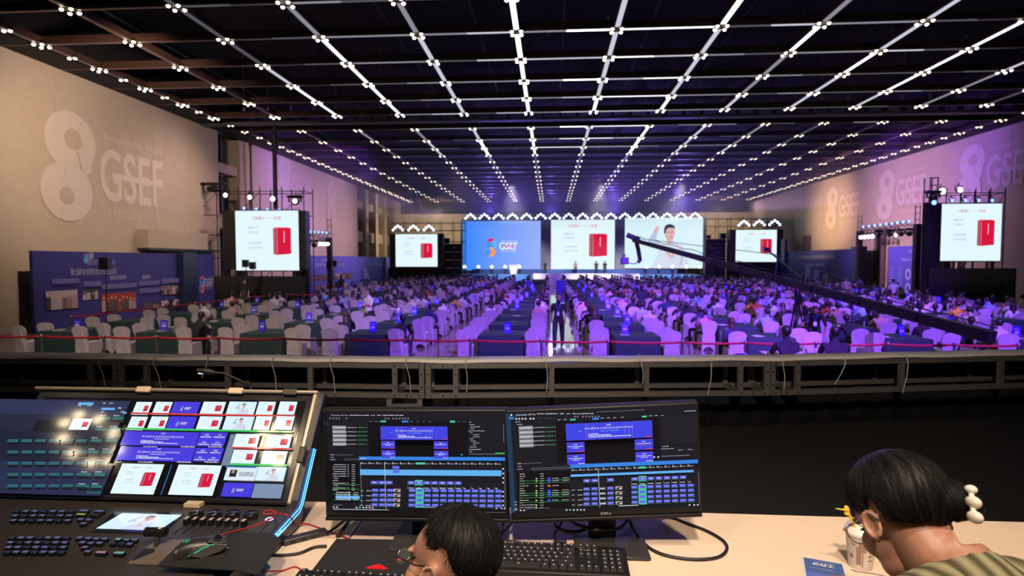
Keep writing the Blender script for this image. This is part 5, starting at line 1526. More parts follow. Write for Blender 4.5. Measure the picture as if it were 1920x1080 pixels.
def monitor_ui(cv, W_, Hh, zmap, right):
    """cv in metres from the lower left corner; zmap: crop coordinates of the photograph -> metres"""
    rg = random.Random(5 if right else 9)
    def rc(x0, y0, x1, y1, c, up=1):
        p, q = zmap(x0, y0), zmap(x1, y0); r_, s_ = zmap(x1, y1), zmap(x0, y1)
        xa, xb = (p[0] + s_[0]) / 2, (q[0] + r_[0]) / 2; yt, yb_ = (p[1] + q[1]) / 2, (r_[1] + s_[1]) / 2
        cv.rect(xa, yb_, xb - xa, yt - yb_, UI[c] if isinstance(c, str) else c, up)
        return xa, yb_, xb - xa, yt - yb_
    def sc(x0, y0, x1, h, c='txt'):
        p = zmap(x0, y0); q = zmap(x1, y0)
        cv.scribble(p[0], p[1], q[0] - p[0], h / 1000 * .27, UI[c], rg)
    cv.rect(0, 0, W_, Hh, UI['bg'])
    if not right:
        X0, X1 = 110, 1598
        rc(455, 215, 1290, 525, 'black'); rc(85, 145, 115, 960, lin(12, 12, 16)); 
        rc(70, 225, 120, 255, lin(34, 34, 60))
        p = zmap(140, 172); cv.text('Hirender S3 Pro', p[0], p[1], .0036, UI['txt'], zmap(282, 172)[0] - p[0])
        for x in (295, 328, 362, 396, 430, 475, 530, 575, 612, 645, 680, 718): sc(x, 170, x + 32, 11)
        for x in (125, 150, 176, 200, 262, 590, 615, 655, 684, 710, 735, 757, 782): rc(x, 187, x + 14, 201, 'dim', 0)
        for x in (458, 510): sc(x, 224, x + 38, 10, 'dim')
        rc(556, 212, 602, 226, 'mint'); rc(737, 212, 790, 228, 'bar'); rc(1140, 212, 1182, 228, 'mint')
        for x in (805, 858, 908, 960, 1200, 1248): sc(x, 224, x + 24, 9, 'dim')
        for i, y in enumerate((258, 294, 330, 366, 402)):
            rc(150 + i * 1.5, y, 265 + i, y + 29, 'grey'); sc(158, y + 19, 258, 9, 'white'); sc(268, y + 18, 356, 8); sc(366, y + 18, 430, 9, 'green'); rc(436, y + 10, 444, y + 20, 'dim')
        hero, small = (572, 247, 1128, 362), ((577, 372, 692, 438, 1), (1014, 374, 1132, 440, 1), (580, 451, 695, 518, 0), (1017, 454, 1135, 521, 0))
        for y, x0_, x1_ in ((222, 1300, 1318), (243, 1305, 1345), (262, 1312, 1388), (279, 1312, 1345), (297, 1295, 1432), (313, 1308, 1328), (330, 1332, 1384), (348, 1332, 1384), (366, 1308, 1335), (384, 1315, 1354), (401, 1334, 1384), (418, 1332, 1356), (437, 1307, 1362), (458, 1302, 1400), (477, 1302, 1328)): sc(x0_, y + 4, x1_, 8)
        rc(1585, 240, 1590, 400, 'dim'); rc(1517, 486, 1597, 500, 'green'); rc(1232, 500, 1246, 512, 'bar'); rc(1300, 496, 1518, 501, 'dim')
        bar = (380, 522, 1600, 552); tl0, tl1, ty = 382, 1600, 563
        rc(255, 545, 378, 562, 'dim'); rc(258, 548, 375, 559, 'bg')
        rc(105, 560, 378, 915, 'black')
        for i, y in enumerate((595, 614, 634, 654, 674, 694, 714, 733, 755, 775, 796, 814)):
            x0_ = 155 if i % 3 else 165; sc(x0_, y + 4, 268 if i < 6 or i in (8, 10) else 200, 9); sc(315, y + 4, 345, 8)
            if i < 6 or i in (8, 10): rc(278, y - 5, 292, y + 7, 'dim')
        for y in (768, 806, 848, 900): rc(160, y, 380, y + 3, 'green')
        rc(180, 865, 384, 892, 'sky')
        for y in (835, 855, 878, 897): sc(184, y + 4, 284, 10, 'white'); rc(288, y - 5, 302, y + 7, 'txt'); sc(330, y + 4, 372, 9)
        sc(135, 510, 170, 9); sc(180, 511, 330, 9, 'dim'); sc(140, 532, 170, 8); sc(135, 553, 180, 8)
        cols = [487 + 65.5 * i for i in range(17)]; hd = 578
        rows = {'a': 615, 'hl': (640, 682), 'top': 733, 'lab': 778, 'r': (810, 849, 888, 927)}
        headx = cols; empty_cols = (3, 4); photo_col = 3; mint_col = 6; ncol = 17
        rc(388, 635, 1570, 685, 'sky'); rc(660, 602, 718, 628, 'clip'); rc(664, 638, 718, 664, 'clip')
        topcols = [0, 1, 2, 5, 6, 7, 8, 9, 10, 11]
        x_step, x_first = 62.5, 487
        colx = [487, 552, 617] + [672] + [797 + 65 * i for i in range(12)]
        body = [(x, 'c') for x in (490, 554, 618)] + [(672, 'p')] + [(800 + 65.5 * i, 'm' if i == 1 else 'c') for i in range(12)]
        tops = [488, 550, 613, 796, 861, 927, 990, 1056, 1122, 1186]
        r0 = 800; rh = 39; nrow = 4
        labs = [800 + 65.5 * i for i in range(12)]
        rc(395, 520 + 575 - 520 + 5, 396, 945, 'white', 0)
        playx = 608
        rc(160, 975, 640, 990, lin(46, 46, 60)); sc(162, 985, 630, 10); sc(1355, 1002, 1600, 7, 'dim')
        rc(848, 957, 1060, 962, 'white'); rc(160, 942, 236, 947, 'dim')
        for x in (158, 186, 350, 378, 408, 434, 460, 486, 1520, 1564, 1590): rc(x, 958, x + 14, 971, 'mint' if x == 378 else 'txt', 0)
        for y in (623, 663, 703, 742, 821, 860, 900, 939): rc(1578, y - 6, 1590, y + 6, 'white', 0)
        top_y = 716; lab_y = 766
    else:
        p = zmap(45, 135); rc(48, 140, 90, 1000, 'teal'); rc(52, 170, 98, 194, lin(60, 110, 160)); rc(66, 148, 80, 162, 'white'); rc(68, 176, 80, 188, 'bar')
        rc(458, 200, 1345, 560, 'black')
        rc(108, 150, 122, 166, 'bar')
        p = zmap(128, 162); q = zmap(280, 160); cv.text('Hirender S3 Pro', p[0], p[1], .0046, UI['white'], q[0] - p[0])
        for x in (292, 328, 365, 400, 437, 488, 545, 595, 630, 668, 704, 745): sc(x, 150, x + 32, 12)
        for x in (108, 133, 160, 187, 228, 255): rc(x, 180, x + 15, 195, 'txt', 0)
        for x in (300, 325, 350, 378, 405, 432): rc(x, 178, x + 12, 192, lin(60, 60, 70), 0)
        for x in (608, 632, 676, 704, 730, 757, 784, 812): rc(x, 164, x + 15, 178, 'dim', 0)
        sc(800, 135, 1210, 10, 'dim')
        rc(574, 190, 622, 203, 'mint'); rc(765, 182, 820, 198, 'bar'); rc(1190, 166, 1232, 180, 'mint')
        for x, y in ((468, 200), (520, 198), (836, 188), (892, 186), (945, 184), (1008, 181), (1250, 170), (1302, 168), (1354, 170)): sc(x, y, x + 26, 9)
        for i, y in enumerate((250, 288, 325, 363, 400)):
            rc(136 + i * 2, y, 257 + i * 2, y + 32, 'grey'); sc(146, y + 22, 250, 10, 'white'); sc(262, y + 18, 360, 9); sc(368, y + 16, 438, 10, 'green'); rc(443, y + 4, 453, y + 14, 'dim')
        sc(108, 216, 150, 9); sc(122, 238, 168, 9)
        hero, small = (536, 205, 1270, 350), ((544, 376, 695, 462, 1), (1120, 352, 1276, 442, 1), (548, 478, 700, 566, 0), (1126, 458, 1278, 545, 0))
        rc(1355, 160, 1665, 410, lin(24, 25, 32)); sc(1362, 434, 1422, 9); sc(1356, 455, 1465, 8); sc(1500, 466, 1540, 8); sc(1585, 462, 1625, 8)
        rc(1358, 508, 1598, 516, 'dim'); sc(1555, 130, 1650, 9); rc(1288, 515, 1302, 530, 'txt'); rc(1322, 515, 1338, 530, 'txt')
        rc(1305, 440, 1312, 505, 'bg2'); rc(1322, 440, 1330, 505, 'bg2')
        bar = (576, 560, 1668, 592); 
        rc(250, 605, 572, 624, 'dim'); rc(254, 609, 568, 620, 'bg'); rc(125, 640, 578, 955, 'black')
        sc(125, 575, 162, 9); sc(172, 574, 335, 9, 'dim'); sc(130, 598, 162, 8); sc(128, 622, 172, 8)
        for i, y in enumerate((660, 680, 700, 720, 742, 762, 783, 803, 823, 843, 864, 885, 905, 925, 945)):
            w2 = (195, 198, 178, 192, 192, 225, 185, 195, 188, 220, 165, 228, 175, 280, 280)[i]
            sc(148, y + 4, w2, 9); sc(322, y + 4, 352, 8)
            if i in (2, 3, 7, 8, 9, 11): rc(385, y - 9, 412, y + 9, 'blue'); sc(425, y + 2, 480, 8); sc(510, y - 1, 568, 8)
            if i == 5: rc(385, y - 8, 410, y + 8, lin(214, 90, 30)); sc(425, y + 2, 480, 8)
            if i in (2, 3, 5, 7, 8, 9, 11, 13, 14): rc(284, y - 5, 296, y + 7, lin(200, 220, 150))
        for y in (712, 733, 818, 835, 856, 896): rc(150, y, 578, y + 2.5, 'green')
        cols = [690 + 68 * i for i in range(14)]
        body = [(690 + 68 * i, 'c') for i in (0, 1)] + [(832, 'q'), (893, 'c'), (963, 'p')] + [(1098 + 68.5 * i, 'm' if i == 1 else 'c') for i in range(8)]
        tops = [687, 755, 888] + [1093 + 68.5 * i for i in range(7)]
        labs = [1098 + 68.5 * i for i in range(8)]
        playx = 818; r0 = 776; rh = 40; nrow = 4; top_y = 690; lab_y = 738
        rc(580, 648, 1632, 668, 'sky')
        rc(990, 932, 1158, 937, 'white'); rc(200, 952, 400, 956, 'dim')
        for x in (150, 180, 540, 570, 602, 632, 662, 690, 1590, 1630, 1660): rc(x, 962 - (x > 1500) * 36, x + 14, 975 - (x > 1500) * 36, 'mint' if x == 570 else 'txt', 0)
        sc(100, 900, 130, 9); rc(110, 915, 120, 926, 'txt'); sc(105, 955, 130, 9); sc(98, 968, 135, 9)
    slope = 0 if not right else -.033
    # timeline
    rc(*bar, 'bar'); sc(bar[0] + 8, bar[3] - 12, bar[0] + 55, 9, 'white')
    xr = 1575 if not right else 1640
    adj = lambda x, y: y + slope * (x - 690) if right else y
    y0_ = bar[3] + (12 if not right else 10)
    for i, x in enumerate(range(int(bar[0]) + 12, int(xr), 66)):
        yy_ = adj(x, y0_ + (6 if not right else 12)); rc(x, yy_, x + 17, yy_ + 17, 'grey', 0); sc(x + 22, yy_ + 14, x + 52, 8)
    mx = labs[1]
    yy_ = adj(mx, y0_ + (6 if not right else 12)); rc(mx - 6, yy_, mx + 56, yy_ + 17, 'mint')
    base_r = 0.0
    cw = 58
    for j in range(nrow):
        for (x, k) in body:
            y_ = adj(x, r0 + rh * j)
            if k == 'm': rc(x - 8, y_ - 8, x + cw + 2, y_ + rh - 6, 'mint'); rc(x, y_, x + cw - 8, y_ + 24, 'clip')
            elif k == 'c': rc(x - 4, y_ - 2, x + cw, y_ + 27, lin(30, 34, 60)); rc(x, y_, x + cw - 6, y_ + 24, 'clip'); rc(x + 8, y_ + 7, x + cw - 18, y_ + 12, lin(150, 150, 245)); rc(x, y_ + 28, x + cw, y_ + 31, 'gline')
            elif k == 'p': rc(x, y_, x + 56, y_ + 25, lin(200, 196, 200)); rc(x + 8, y_ + 9, x + 32, y_ + 24, lin(50, 40, 46)); rc(x + 24, y_ + 3, x + 50, y_ + 14, lin(150, 60, 56)); rc(x, y_ + 28, x + 56, y_ + 31, 'gline')
            else: rc(x - 4, y_, x + 48, y_ + 25, lin(90, 90, 100)); sc(x, y_ + 20, x + 46, 16, 'white')
        xl = bar[0] + 15; y_ = adj(xl, r0 + rh * j); sc(xl, y_ + 18, xl + 26, 8); sc(xl + 50, y_ + 18, xl + 90, 9, 'white')
    for x in tops:
        y_ = adj(x, top_y + (0 if not right else 0)); g_ = abs(x - labs[1]) < 20 or abs(x - 861) < 3 and not right
        if g_: rc(x - 5, y_ - 6, x + 60, y_ + 40, 'mint')
        rc(x, y_ + 4, x + 56, y_ + 30, 'clip'); rc(x + 18, y_ + 14, x + 40, y_ + 20, 'white'); rc(x, y_ + 32, x + 56, y_ + 35, 'gline')
    for i, x in enumerate(labs):
        y_ = adj(x, lab_y); rc(x - 7, y_ - 6, x - 3, y_ + 26, 'dim', 0); sc(x + 4, y_ + 16, x + (46 if i < 7 else 20), 11, 'white')
    rc(playx, adj(playx, bar[3] + 14), playx + 3, adj(playx, r0 + rh * nrow), 'white')
    rc(xr + 24, adj(xr, y0_ + 60), xr + 28, adj(xr, r0 + rh * nrow), 'dim')
    # preview of the stage backdrop
    for k, h in enumerate([hero] + [s_[:4] for s_ in small]):
        x, y, w_, hh = rc(*h, lin(130, 60, 160) if k else lin(90, 80, 200)); m_ = .0008
        cv.rect(x + m_, y + m_, w_ - 2 * m_, hh - 2 * m_, UI['blue'])
        if k == 0:
            cv.text('第七届年会·全球社会企业家生态论坛', x + w_ * .5, y + hh * .62, hh * .11, UI['white'], w_ * .56, align='C')
            cv.text('GSEF', x + w_ * .5, y + hh * .8, hh * .09, UI['white'], align='C', bold=.01)
            cv.scribble(x + w_ * .4, y + hh * .48, w_ * .22, hh * .05, UI['sky'], rg)
            for q in range(3): cv.scribble(x + w_ * .26, y + hh * (.32 - .09 * q), w_ * (.12, .26, .5)[q], hh * .07, UI['white'], rg)
            for q in (.23, .26, .32, .68, .73, .77): cv.rect(x + w_ * q, y + hh * .04, .0006, hh * .9, lin(150, 150, 235))
            cv.rect(x + w_ * .92, y + hh * .03, w_ * .07, hh * .06, UI['red']); cv.scribble(x + w_ * .14, y + hh * .5, w_ * .04, hh * .06, UI['sky'], rg)
        else:
            cv.scribble(x + w_ * .4, y + hh * .75, w_ * .2, hh * .09, UI['white'], rg)
            cv.scribble(x + w_ * .1, y + hh * .55, w_ * .8, hh * .1, UI['white'], rg)
            cv.scribble(x + w_ * .3, y + hh * .4, w_ * .4, hh * .08, UI['red'] if k == 2 else UI['white'], rg)
            cv.rect(x + w_ * .6, y + hh * .05, w_ * .36, hh * .08, UI['red'] if k < 3 else UI['txt'])
def monitor(loc, yaw, tilt, roll, right, label, cx_base, zoomc):
    e = empty('monitor', (loc[0], loc[1], DZ))
    W_, Hh = .553, .328; bz = .006; bb_ = .020
    M_ = Matrix.Translation((0, 0, loc[2] - DZ)) @ Matrix.Rotation(yaw, 4, 'Z') @ Matrix.Rotation(tilt, 4, 'X') @ Matrix.Rotation(roll, 4, 'Y')
    s = MB(); s.M = M_
    s.rbox((0, .022, 0), (W_, .040, Hh), .005)
    s.rbox((0, .05, -.02), (W_ * .6, .05, Hh * .6), .02)
    housing = s.build('housing', BLKP, e)
    # active area
    aw, ah = W_ - 2 * bz, Hh - bz - bb_
    cvM = M_ @ FACE((-aw / 2, .0015, -Hh / 2 + bb_))
    cv = Canvas(cvM, .00004)
    cs = zoomc
    zm = homog(cs, [(0, ah), (aw, ah), (aw, 0), (0, 0)])
    monitor_ui(cv, aw, ah, zm, right)
    cv.build('display', MONP, e)
    lb = MB(); lb.M = M_
    lb.rbox((0, .012, -Hh / 2 - .0045), (W_, .03, .011), .003)
    lb.build('lower_edge', BLKP, e)
    c2 = Canvas(M_ @ FACE((0, .0012, -Hh / 2 + .006)), .0002)
    if right: c2.text('DELL', 0, 0, .0075, (.45, .45, .47), .031, align='C', bold=.02); c2.build('maker_lettering', mat('silver_print', (.5, .5, .52), .4, .6), e)
    # stand
    px_ = cx_base - loc[0]
    MB().rbox((px_, .09, (loc[2] - DZ) * .5 + .01), (.082, .035, (loc[2] - DZ) + .02), .01).build('pillar', BLKP, e)
    MB().rbox((px_ + .02, .055, .006), (.215, .19, .011), .004, seg=1).build('base_plate', DKGREY, e)
    MB().rbox((px_, .07, (loc[2] - DZ)), (.12, .05, .12), .015).build('mount', BLKP, e)
    tag(e, label, 'monitor', 'monitors on the control desk')
    return e
monitor((-0.4006, 1.6556, 2.2099), .004, .016, -.0165, False, 'black monitor with timeline software, next to the switcher console', at(795, 1000, Y=1.72).x, [(75, 135), (1597, 133), (1612, 1008), (105, 1000)])
monitor((0.1552, 1.6555, 2.2295), .0322, .0365, -.0536, True, 'black monitor with timeline software, tilted, on the right of the pair', at(1130, 1010, Y=1.72).x, [(42, 135), (1662, 72), (1690, 955), (96, 1002)])

# ------------------------------------------------------------------ keyboards
KEY = mat('black_keycap', (.018, .017, .018), .5)
LEG = mat('key_legend', (.5, .5, .52), .5)
def keyboard(c, rz, label, W_=.44, D_=.14, brand=False):
    e = empty('keyboard', (c[0], c[1], DZ), (0, 0, rz))
    tiltM = Matrix.Rotation(R(4), 4, 'X')
    s = MB(); s.M = tiltM; s.rbox((0, 0, .014), (W_, D_, .022), .005); s.build('case', BLKP, e)
    u = .019; kM = {}
    def key(x, y, w_, leg=True):
        k = round(w_, 3)
        if k not in kM:
            m_ = MB(); wv = k - .0022; dv = u - .0022
            pts = [(-wv / 2, -dv / 2, 0), (wv / 2, -dv / 2, 0), (wv / 2, dv / 2, 0), (-wv / 2, dv / 2, 0)]
            top = [(x_ * .80 if k < .03 else x_ - math.copysign(.0017, x_), y_ * .78 + .0006, .0085) for x_, y_, _ in pts]
            m_.add(pts + top, [(0, 1, 5, 4), (1, 2, 6, 5), (2, 3, 7, 6), (3, 0, 4, 7), (4, 5, 6, 7)])
            m_.add([(-.003, -.001, .0088), (.001, -.001, .0088), (.001, .003, .0088), (-.003, .003, .0088)], [(0, 1, 2, 3)], 1)
            kM[k] = m_.mesh('key', [KEY, LEG])
        p = tiltM @ Vector((x, y, .026))
        link('key', kM[k], e, p, (R(4), 0, 0))
    x0 = -W_ / 2 + .012
    rows = [(.052, [(0, 1)] + [(2 + i, 1) for i in range(4)] + [(6.5 + i, 1) for i in range(4)] + [(11 + i, 1) for i in range(4)]),
            (.028, [(i, 1) for i in range(13)] + [(13, 2)]), (.009, [(0, 1.5)] + [(1.5 + i, 1) for i in range(12)] + [(13.5, 1.5)]),
            (-.010, [(0, 1.75)] + [(1.75 + i, 1) for i in range(11)] + [(12.75, 2.25)]), (-.029, [(0, 2.25)] + [(2.25 + i, 1) for i in range(10)] + [(12.25, 2.75)]),
            (-.048, [(0, 1.25), (1.25, 1.25), (2.5, 1.25), (3.75, 6.25), (10, 1.25), (11.25, 1.25), (12.5, 1.25), (13.75, 1.25)])]
    for y, ks in rows:
        for kx, kw in ks: key(x0 + (kx + kw / 2) * u, y, kw * u)
    for i in range(3):
        for y in (.052, .028, .009): key(x0 + (15.4 + i) * u + u / 2, y, u)
        key(x0 + (15.4 + i) * u + u / 2, -.048, u)
    key(x0 + 16.4 * u + u / 2, -.029, u)
    for i in range(4):
        for y in (.028, .009, -.010, -.029, -.048):
            if x0 + (18.7 + i) * u + u < W_ / 2: key(x0 + (18.7 + i) * u + u / 2, y, u)
    if brand:
        c2 = Canvas(tiltM @ Matrix.Translation((x0 + 15.5 * u, .040, .0256)), .0002); c2.scribble(0, 0, .03, .004, (.7, .7, .7), random.Random(2)); c2.build('maker_mark', mat('grey_print', (.5, .5, .5), .5), e)
    tag(e, label, 'keyboard', 'keyboards on the control desk')
a = at(1178, 1050, Z=DZ + .025)
keyboard((a.x - .222, 1.575), R(-1), 'black keyboard in front of the right monitor', brand=True)
a = at(552, 1072, Z=DZ + .03)
keyboard((a.x + .225, 1.385), R(-2), 'black keyboard at the front edge below the black mat')

# ------------------------------------------------------------------ mats, emblem
RUB = mat('black_rubber_mat', (.012, .011, .012), .7, bump=.2, bscale=900)
def slab(name, px, z, th, m, label, cat):
    pts = [at(x, y, Z=z + th) for x, y in px]
    c = sum(pts, Vector()) / len(pts)
    o = MB().prism([(p.x - c.x, p.y - c.y) for p in pts], 0, th).build(name, m, None, (c.x, c.y, z))
    return tag(o, label, cat)
slab('desk_mat', [(600, 1078), (577, 1079), (631, 1010), (700, 1011), (840, 1013), (850, 1079)], DZ, .004, RUB, 'black desk mat with a red emblem before the left monitor', 'desk mat')
REDP = mat('red_emblem_paint', (.62, .012, .015), .35)
c = at(707, 1063, Z=DZ + .005)
em = MB()
for pts in ([(-.031, -.006), (0, .016), (.031, -.006), (.024, -.010), (-.024, -.010)],):
    em.prism(pts, 0, .0015)
em.prism([(-.012, .0015), (.0, .011), (.012, .0015)], .0015, .003)
o = em.build('mat_emblem', REDP, None, (c.x, c.y, DZ + .0042)); tag(o, 'red winged triangular emblem on the black desk mat', 'emblem')
c = at(748, 1049, Z=DZ + .005); o = MB().prism([(-.008, -.004), (0, .008), (.008, -.004)], 0, .0015).prism([(-.004, -.002), (0, .004), (.004, -.002)], .0015, .0025).build('mat_emblem', REDP, None, (c.x, c.y, DZ + .0042)); tag(o, 'small red mark on the desk mat beside the spectacles', 'emblem')

# ------------------------------------------------------------------ switcher console
CZ = DZ + .075                                 # height of its deck
cr = at(538, 947, Z=CZ + .01)                  # lower right corner of its display
XRt = cr.x; YH = cr.y                          # right edge and hinge line
e = empty('video_switcher', (XRt, YH, DZ))
wo = Vector((XRt, YH, DZ))
CW = 1.02
TL_ = Vector((0, .22, .30))                     # rise of the display from hinge to top
dl = TL_.length
# body
MB().prism([(-.56, 0), (.02, 0), (.05, .03), (.05, .075), (-.56, .055), (-.58, .03)], -CW, .0, Matrix(((0, 0, 1, 0), (1, 0, 0, 0), (0, 1, 0, 0), (0, 0, 0, 1)))).build('body', DKGREY, e)
deck = MB().b2(-CW + .01, -.005, -.55, .0, .055, .0745).build('deck', DKBR, e)
# display leaning back
DM = Matrix(((1, 0, 0, 0), (0, TL_.y / dl, -TL_.z / dl, 0), (0, TL_.z / dl, TL_.y / dl, 0.085), (0, 0, 0, 1)))   # u along x, v up the slope, w out to the operator
s = MB(); s.M = DM; s.rbox((-CW / 2, dl / 2, -.02), (CW, dl, .035), .006); s.build('display_housing', BLKG, e)
FRM = mat('champagne_frame', (.42, .36, .28), .35, .7)
s = MB(); s.M = DM; s.rbox((-CW / 2, dl + .006, -.004), (CW + .03, .013, .03), .005); s.build('frame_top', FRM, e)
s = MB(); s.M = DM; s.rbox((.008, dl / 2, -.004), (.016, dl, .03), .005); s.build('frame_side', FRM, e)
s = MB(); s.M = DM
for x in (-.20, -.52, -.86): s.rbox((x, dl + .002, .008), (.05, .022, .012), .003)
CLIPM = mat('tan_clip', (.55, .42, .28), .5)
for x in (-.28, -.62): 
    s = MB(); s.M = DM; s.rbox((x, dl + .004, .010), (.052, .022, .014), .004); s.build('clip', CLIPM, e)
s = MB(); s.M = DM; s.rbox((-.085, dl + .004, .008), (.05, .024, .012), .004); s.rbox((.012, dl * .42, .010), (.022, .055, .014), .004); s.build('tape', mat('black_tape', (.03, .027, .022), .5), e)
s = MB(); s.box((-.30, -.004, .082), (.052, .03, .012)); s.build('front_clip', CLIPM, e)
# what the display shows
invD = DM.inverted()
def duv(px, py):
    """picture point -> u, v on the display plane"""
    n_ = DM.to_3x3() @ Vector((0, 0, 1)); p0 = wo + DM @ Vector((0, 0, 0))
    d = at(px, py, Y=1.0) - Vector((0, 0, CAMZ)); t = (p0 - Vector((0, 0, CAMZ))).dot(n_) / d.dot(n_)
    q = invD @ (Vector((0, 0, CAMZ)) + d * t - wo)
    return q.x, q.y
dz = lambda x, y: duv(150 + x / 4.2667, 680 + y / 4.2667)
cv = Canvas(DM @ Matrix.Translation((0, 0, -.002)), .00003)
u1 = -.022; v0, v1 = .020, dl - .024
cv.rect(-CW + .03, v0, CW - .03 + u1, v1 - v0, lin(8, 8, 12))
def drc(x0, y0, x1, y1, c, draw=None):
    xm = (x0 + x1) / 2; ym = (y0 + y1) / 2
    ua = dz(x0, ym)[0]; ub = dz(x1, ym)[0]; vt = dz(xm, y0)[1]; vb = dz(xm, y1)[1]
    ub = min(ub, u1)
    if draw: cv.l += 1; draw(cv, ua, vb, ub - ua, vt - vb)
    else: cv.rect(ua, vb, ub - ua, vt - vb, c)
    return ua, vb, ub - ua, vt - vb
fs = lambda c, x, y, W_, Hh: gsef_slide(c, x, y, W_, Hh, True)
BLUEB = lin(72, 60, 222)
# slides: x extents are measured half way down each tile
rg = random.Random(8)
drc(398, 312, 1735, 424, lin(2, 2, 4)); drc(360, 428, 1720, 545, lin(2, 2, 4))
for (x0, x1, fn) in ((430, 558, slide), (590, 722, slide), (735, 948, fs), (972, 1152, slide), (1180, 1402, speaker_pic), (1418, 1555, slide), (1588, 1727, slide)):
    drc(x0, 312, x1, 416, None, fn)
drc(400, 410, 1728, 424, lin(214, 62, 62))
for (x0, x1, fn) in ((393, 524, slide), (555, 692, slide), (703, 922, fs), (945, 1128, slide), (1155, 1385, speaker_pic), (1400, 1530, slide), (1562, 1708, slide)):
    drc(x0, 432, x1, 540, None, fn)
drc(362, 536, 1706, 550, lin(60, 200, 100))
for (y0, y1, x0, x1, x2) in ((555, 668, 345, 945, 1170), (680, 790, 308, 915, 1140)):
    ua, vb, w_, h_ = drc(x0, y0, x1, y1, BLUEB)
    cv.text('第七届年会·全球社会企业家生态论坛', ua + w_ * .53, vb + h_ * .58, h_ * .13, UI['white'], w_ * .56, align='C')
    cv.text('GSEF', ua + w_ * .52, vb + h_ * .82, h_ * .1, UI['white'], align='C', bold=.01)
    cv.scribble(ua + w_ * .43, vb + h_ * .46, w_ * .2, h_ * .05, UI['white'], rg)
    for q in range(3): cv.scribble(ua + w_ * .26, vb + h_ * (.32 - .085 * q), w_ * (.16, .3, .5)[q], h_ * .075, UI['white'], rg)
    ua, vb, w_, h_ = drc(x1 + 5, y0 + 5, x2, y1 + 6, BLUEB)
    for q in range(4):
        xx = ua + w_ * (.06 + .48 * (q % 2)); yy_ = vb + h_ * (.62 - .52 * (q // 2))
        cv.scribble(xx, yy_, w_ * .4, h_ * .1, UI['white'], rg); cv.scribble(xx + w_ * .13, yy_ + h_ * .16, w_ * .14, h_ * .08, UI['white'], rg)
    for xq in (330 if y0 < 600 else 290, 510 if y0 < 600 else 470, 810 if y0 < 600 else 780, 1030 if y0 < 600 else 1000):
        p = dz(xq, y1 + 12); cv.scribble(p[0], p[1], .05 if xq > 400 else .02, .005, UI['txt'], rg)
drc(1172, 575, 1232, 828, lin(116, 134, 160))
drc(245, 815, 1130, 1060, lin(2, 2, 4))
drc(296, 812, 640, 1055, None, slide); drc(752, 822, 1105, 1065, None, slide)
ua = drc(695, 820, 701, 1062, UI['bar'])
for (x0, x1, y0, y1) in ((1240, 1435, 575, 682), (1490, 1690, 585, 692), (1222, 1412, 702, 812), (1462, 1655, 712, 822)): drc(x0, y0, x1, y1, None, slide)
drc(1222, 684, 1700, 698, lin(214, 62, 62)); drc(1198, 814, 1662, 832, lin(60, 200, 100))
drc(1172, 836, 1418, 948, (.72, .85, .95)); drc(1172, 836, 1418, 846, lin(90, 130, 220)); drc(1206, 862, 1262, 918, lin(40, 38, 44)); drc(1222, 868, 1246, 888, lin(190, 150, 140))
for q in range(3):
    p = dz(1278, 888 + q * 12); cv.scribble(p[0], p[1], .05, .004, UI['dim'], rg)
drc(1420, 840, 1648, 952, None, speaker_pic)
drc(1148, 968, 1388, 1078, None, fs); drc(1392, 975, 1630, 1090, lin(124, 146, 176))
# control panel at the left of the display
drc(-700, 305, 395, 425, lin(46, 52, 84)); 
drc(-700, 425, 330, 560, lin(36, 40, 62)); drc(-700, 560, 300, 800, lin(30, 34, 54)); drc(-700, 800, 235, 1060, lin(40, 46, 76))
drc(0, 325, 122, 346, UI['sky']); drc(182, 368, 292, 386, UI['sky']); drc(355, 402, 386, 416, UI['sky']); drc(-350, 470, 90, 560, lin(20, 22, 32))
drc(-60, 455, 95, 545, None, slide)
for (y, xs_) in ((440, (168, 275)), (528, (140, 250)), (618, (100, 222)), (708, (75, 190)), (798, (48, 150)), (890, (18, 130)), (985, (0, 105))):
    for x in xs_:
        drc(x, y, x + 88, y + 24, lin(44, 110, 108)); drc(x, y + 24, x + 88, y + 46, lin(22, 26, 40)); p = dz(x + 6, y - 6); cv.scribble(p[0], p[1], .022, .004, UI['txt'], rg)
for x in range(-560, 0, 110):
    for y in (620, 710, 800, 890, 980): drc(x, y, x + 84, y + 24, lin(44, 100, 108)); drc(x, y + 24, x + 84, y + 44, lin(22, 26, 40))
drc(70, 1036, 190, 1056, lin(40, 90, 90))
for (x, y) in ((200, 338), (250, 338), (0, 358), (75, 358), (320, 378), (185, 408), (340, 408)):
    p = dz(x, y); cv.scribble(p[0], p[1], .012, .005, UI['txt'], rg)
cv.build('display', screen_mat('console_pixels', 1.0, True), e)
# side cheek with its blue light lines
prof = [(.24, .385), (.262, .372), (.052, .045), (.03, .012), (-.56, .0), (-.58, .03), (-.56, .062), (-.02, .083), (.012, .095)]
YZ = Matrix(((0, 0, 1, 0), (1, 0, 0, 0), (0, 1, 0, 0), (0, 0, 0, 1)))
MB().prism(prof, .002, .03, YZ).build('side_cheek', mat('cheek_dark', (.02, .02, .035), .3), e)
BL = glow('blue_line_glow', (.10, .42, 1.0), 3.2)
for (o1, z_) in ((0, .0), (1, -.016)):
    k = .013 * o1
    MB().tube([(.033, .135 + k, .222 - k * .6), (.033, .030 + k, .078 - k * .5), (.033, .012 + k * .4, .068 - k), (.033, -.02, .066 - k), (.033, -.22, .058 - k)], .0017, 6).build('light_line', BL, e)
c2 = Canvas(Matrix(((0, 0, 1, .0305), (1, 0, 0, -.20), (0, 1, 0, .044), (0, 0, 0, 1))), .0003); c2.text('ProVideo', 0, 0, .013, (1, 1, 1), .13, bold=.02); c2.build('cheek_lettering', glow('blue_letter_glow', (.35, .65, 1.0), 2.2), e)
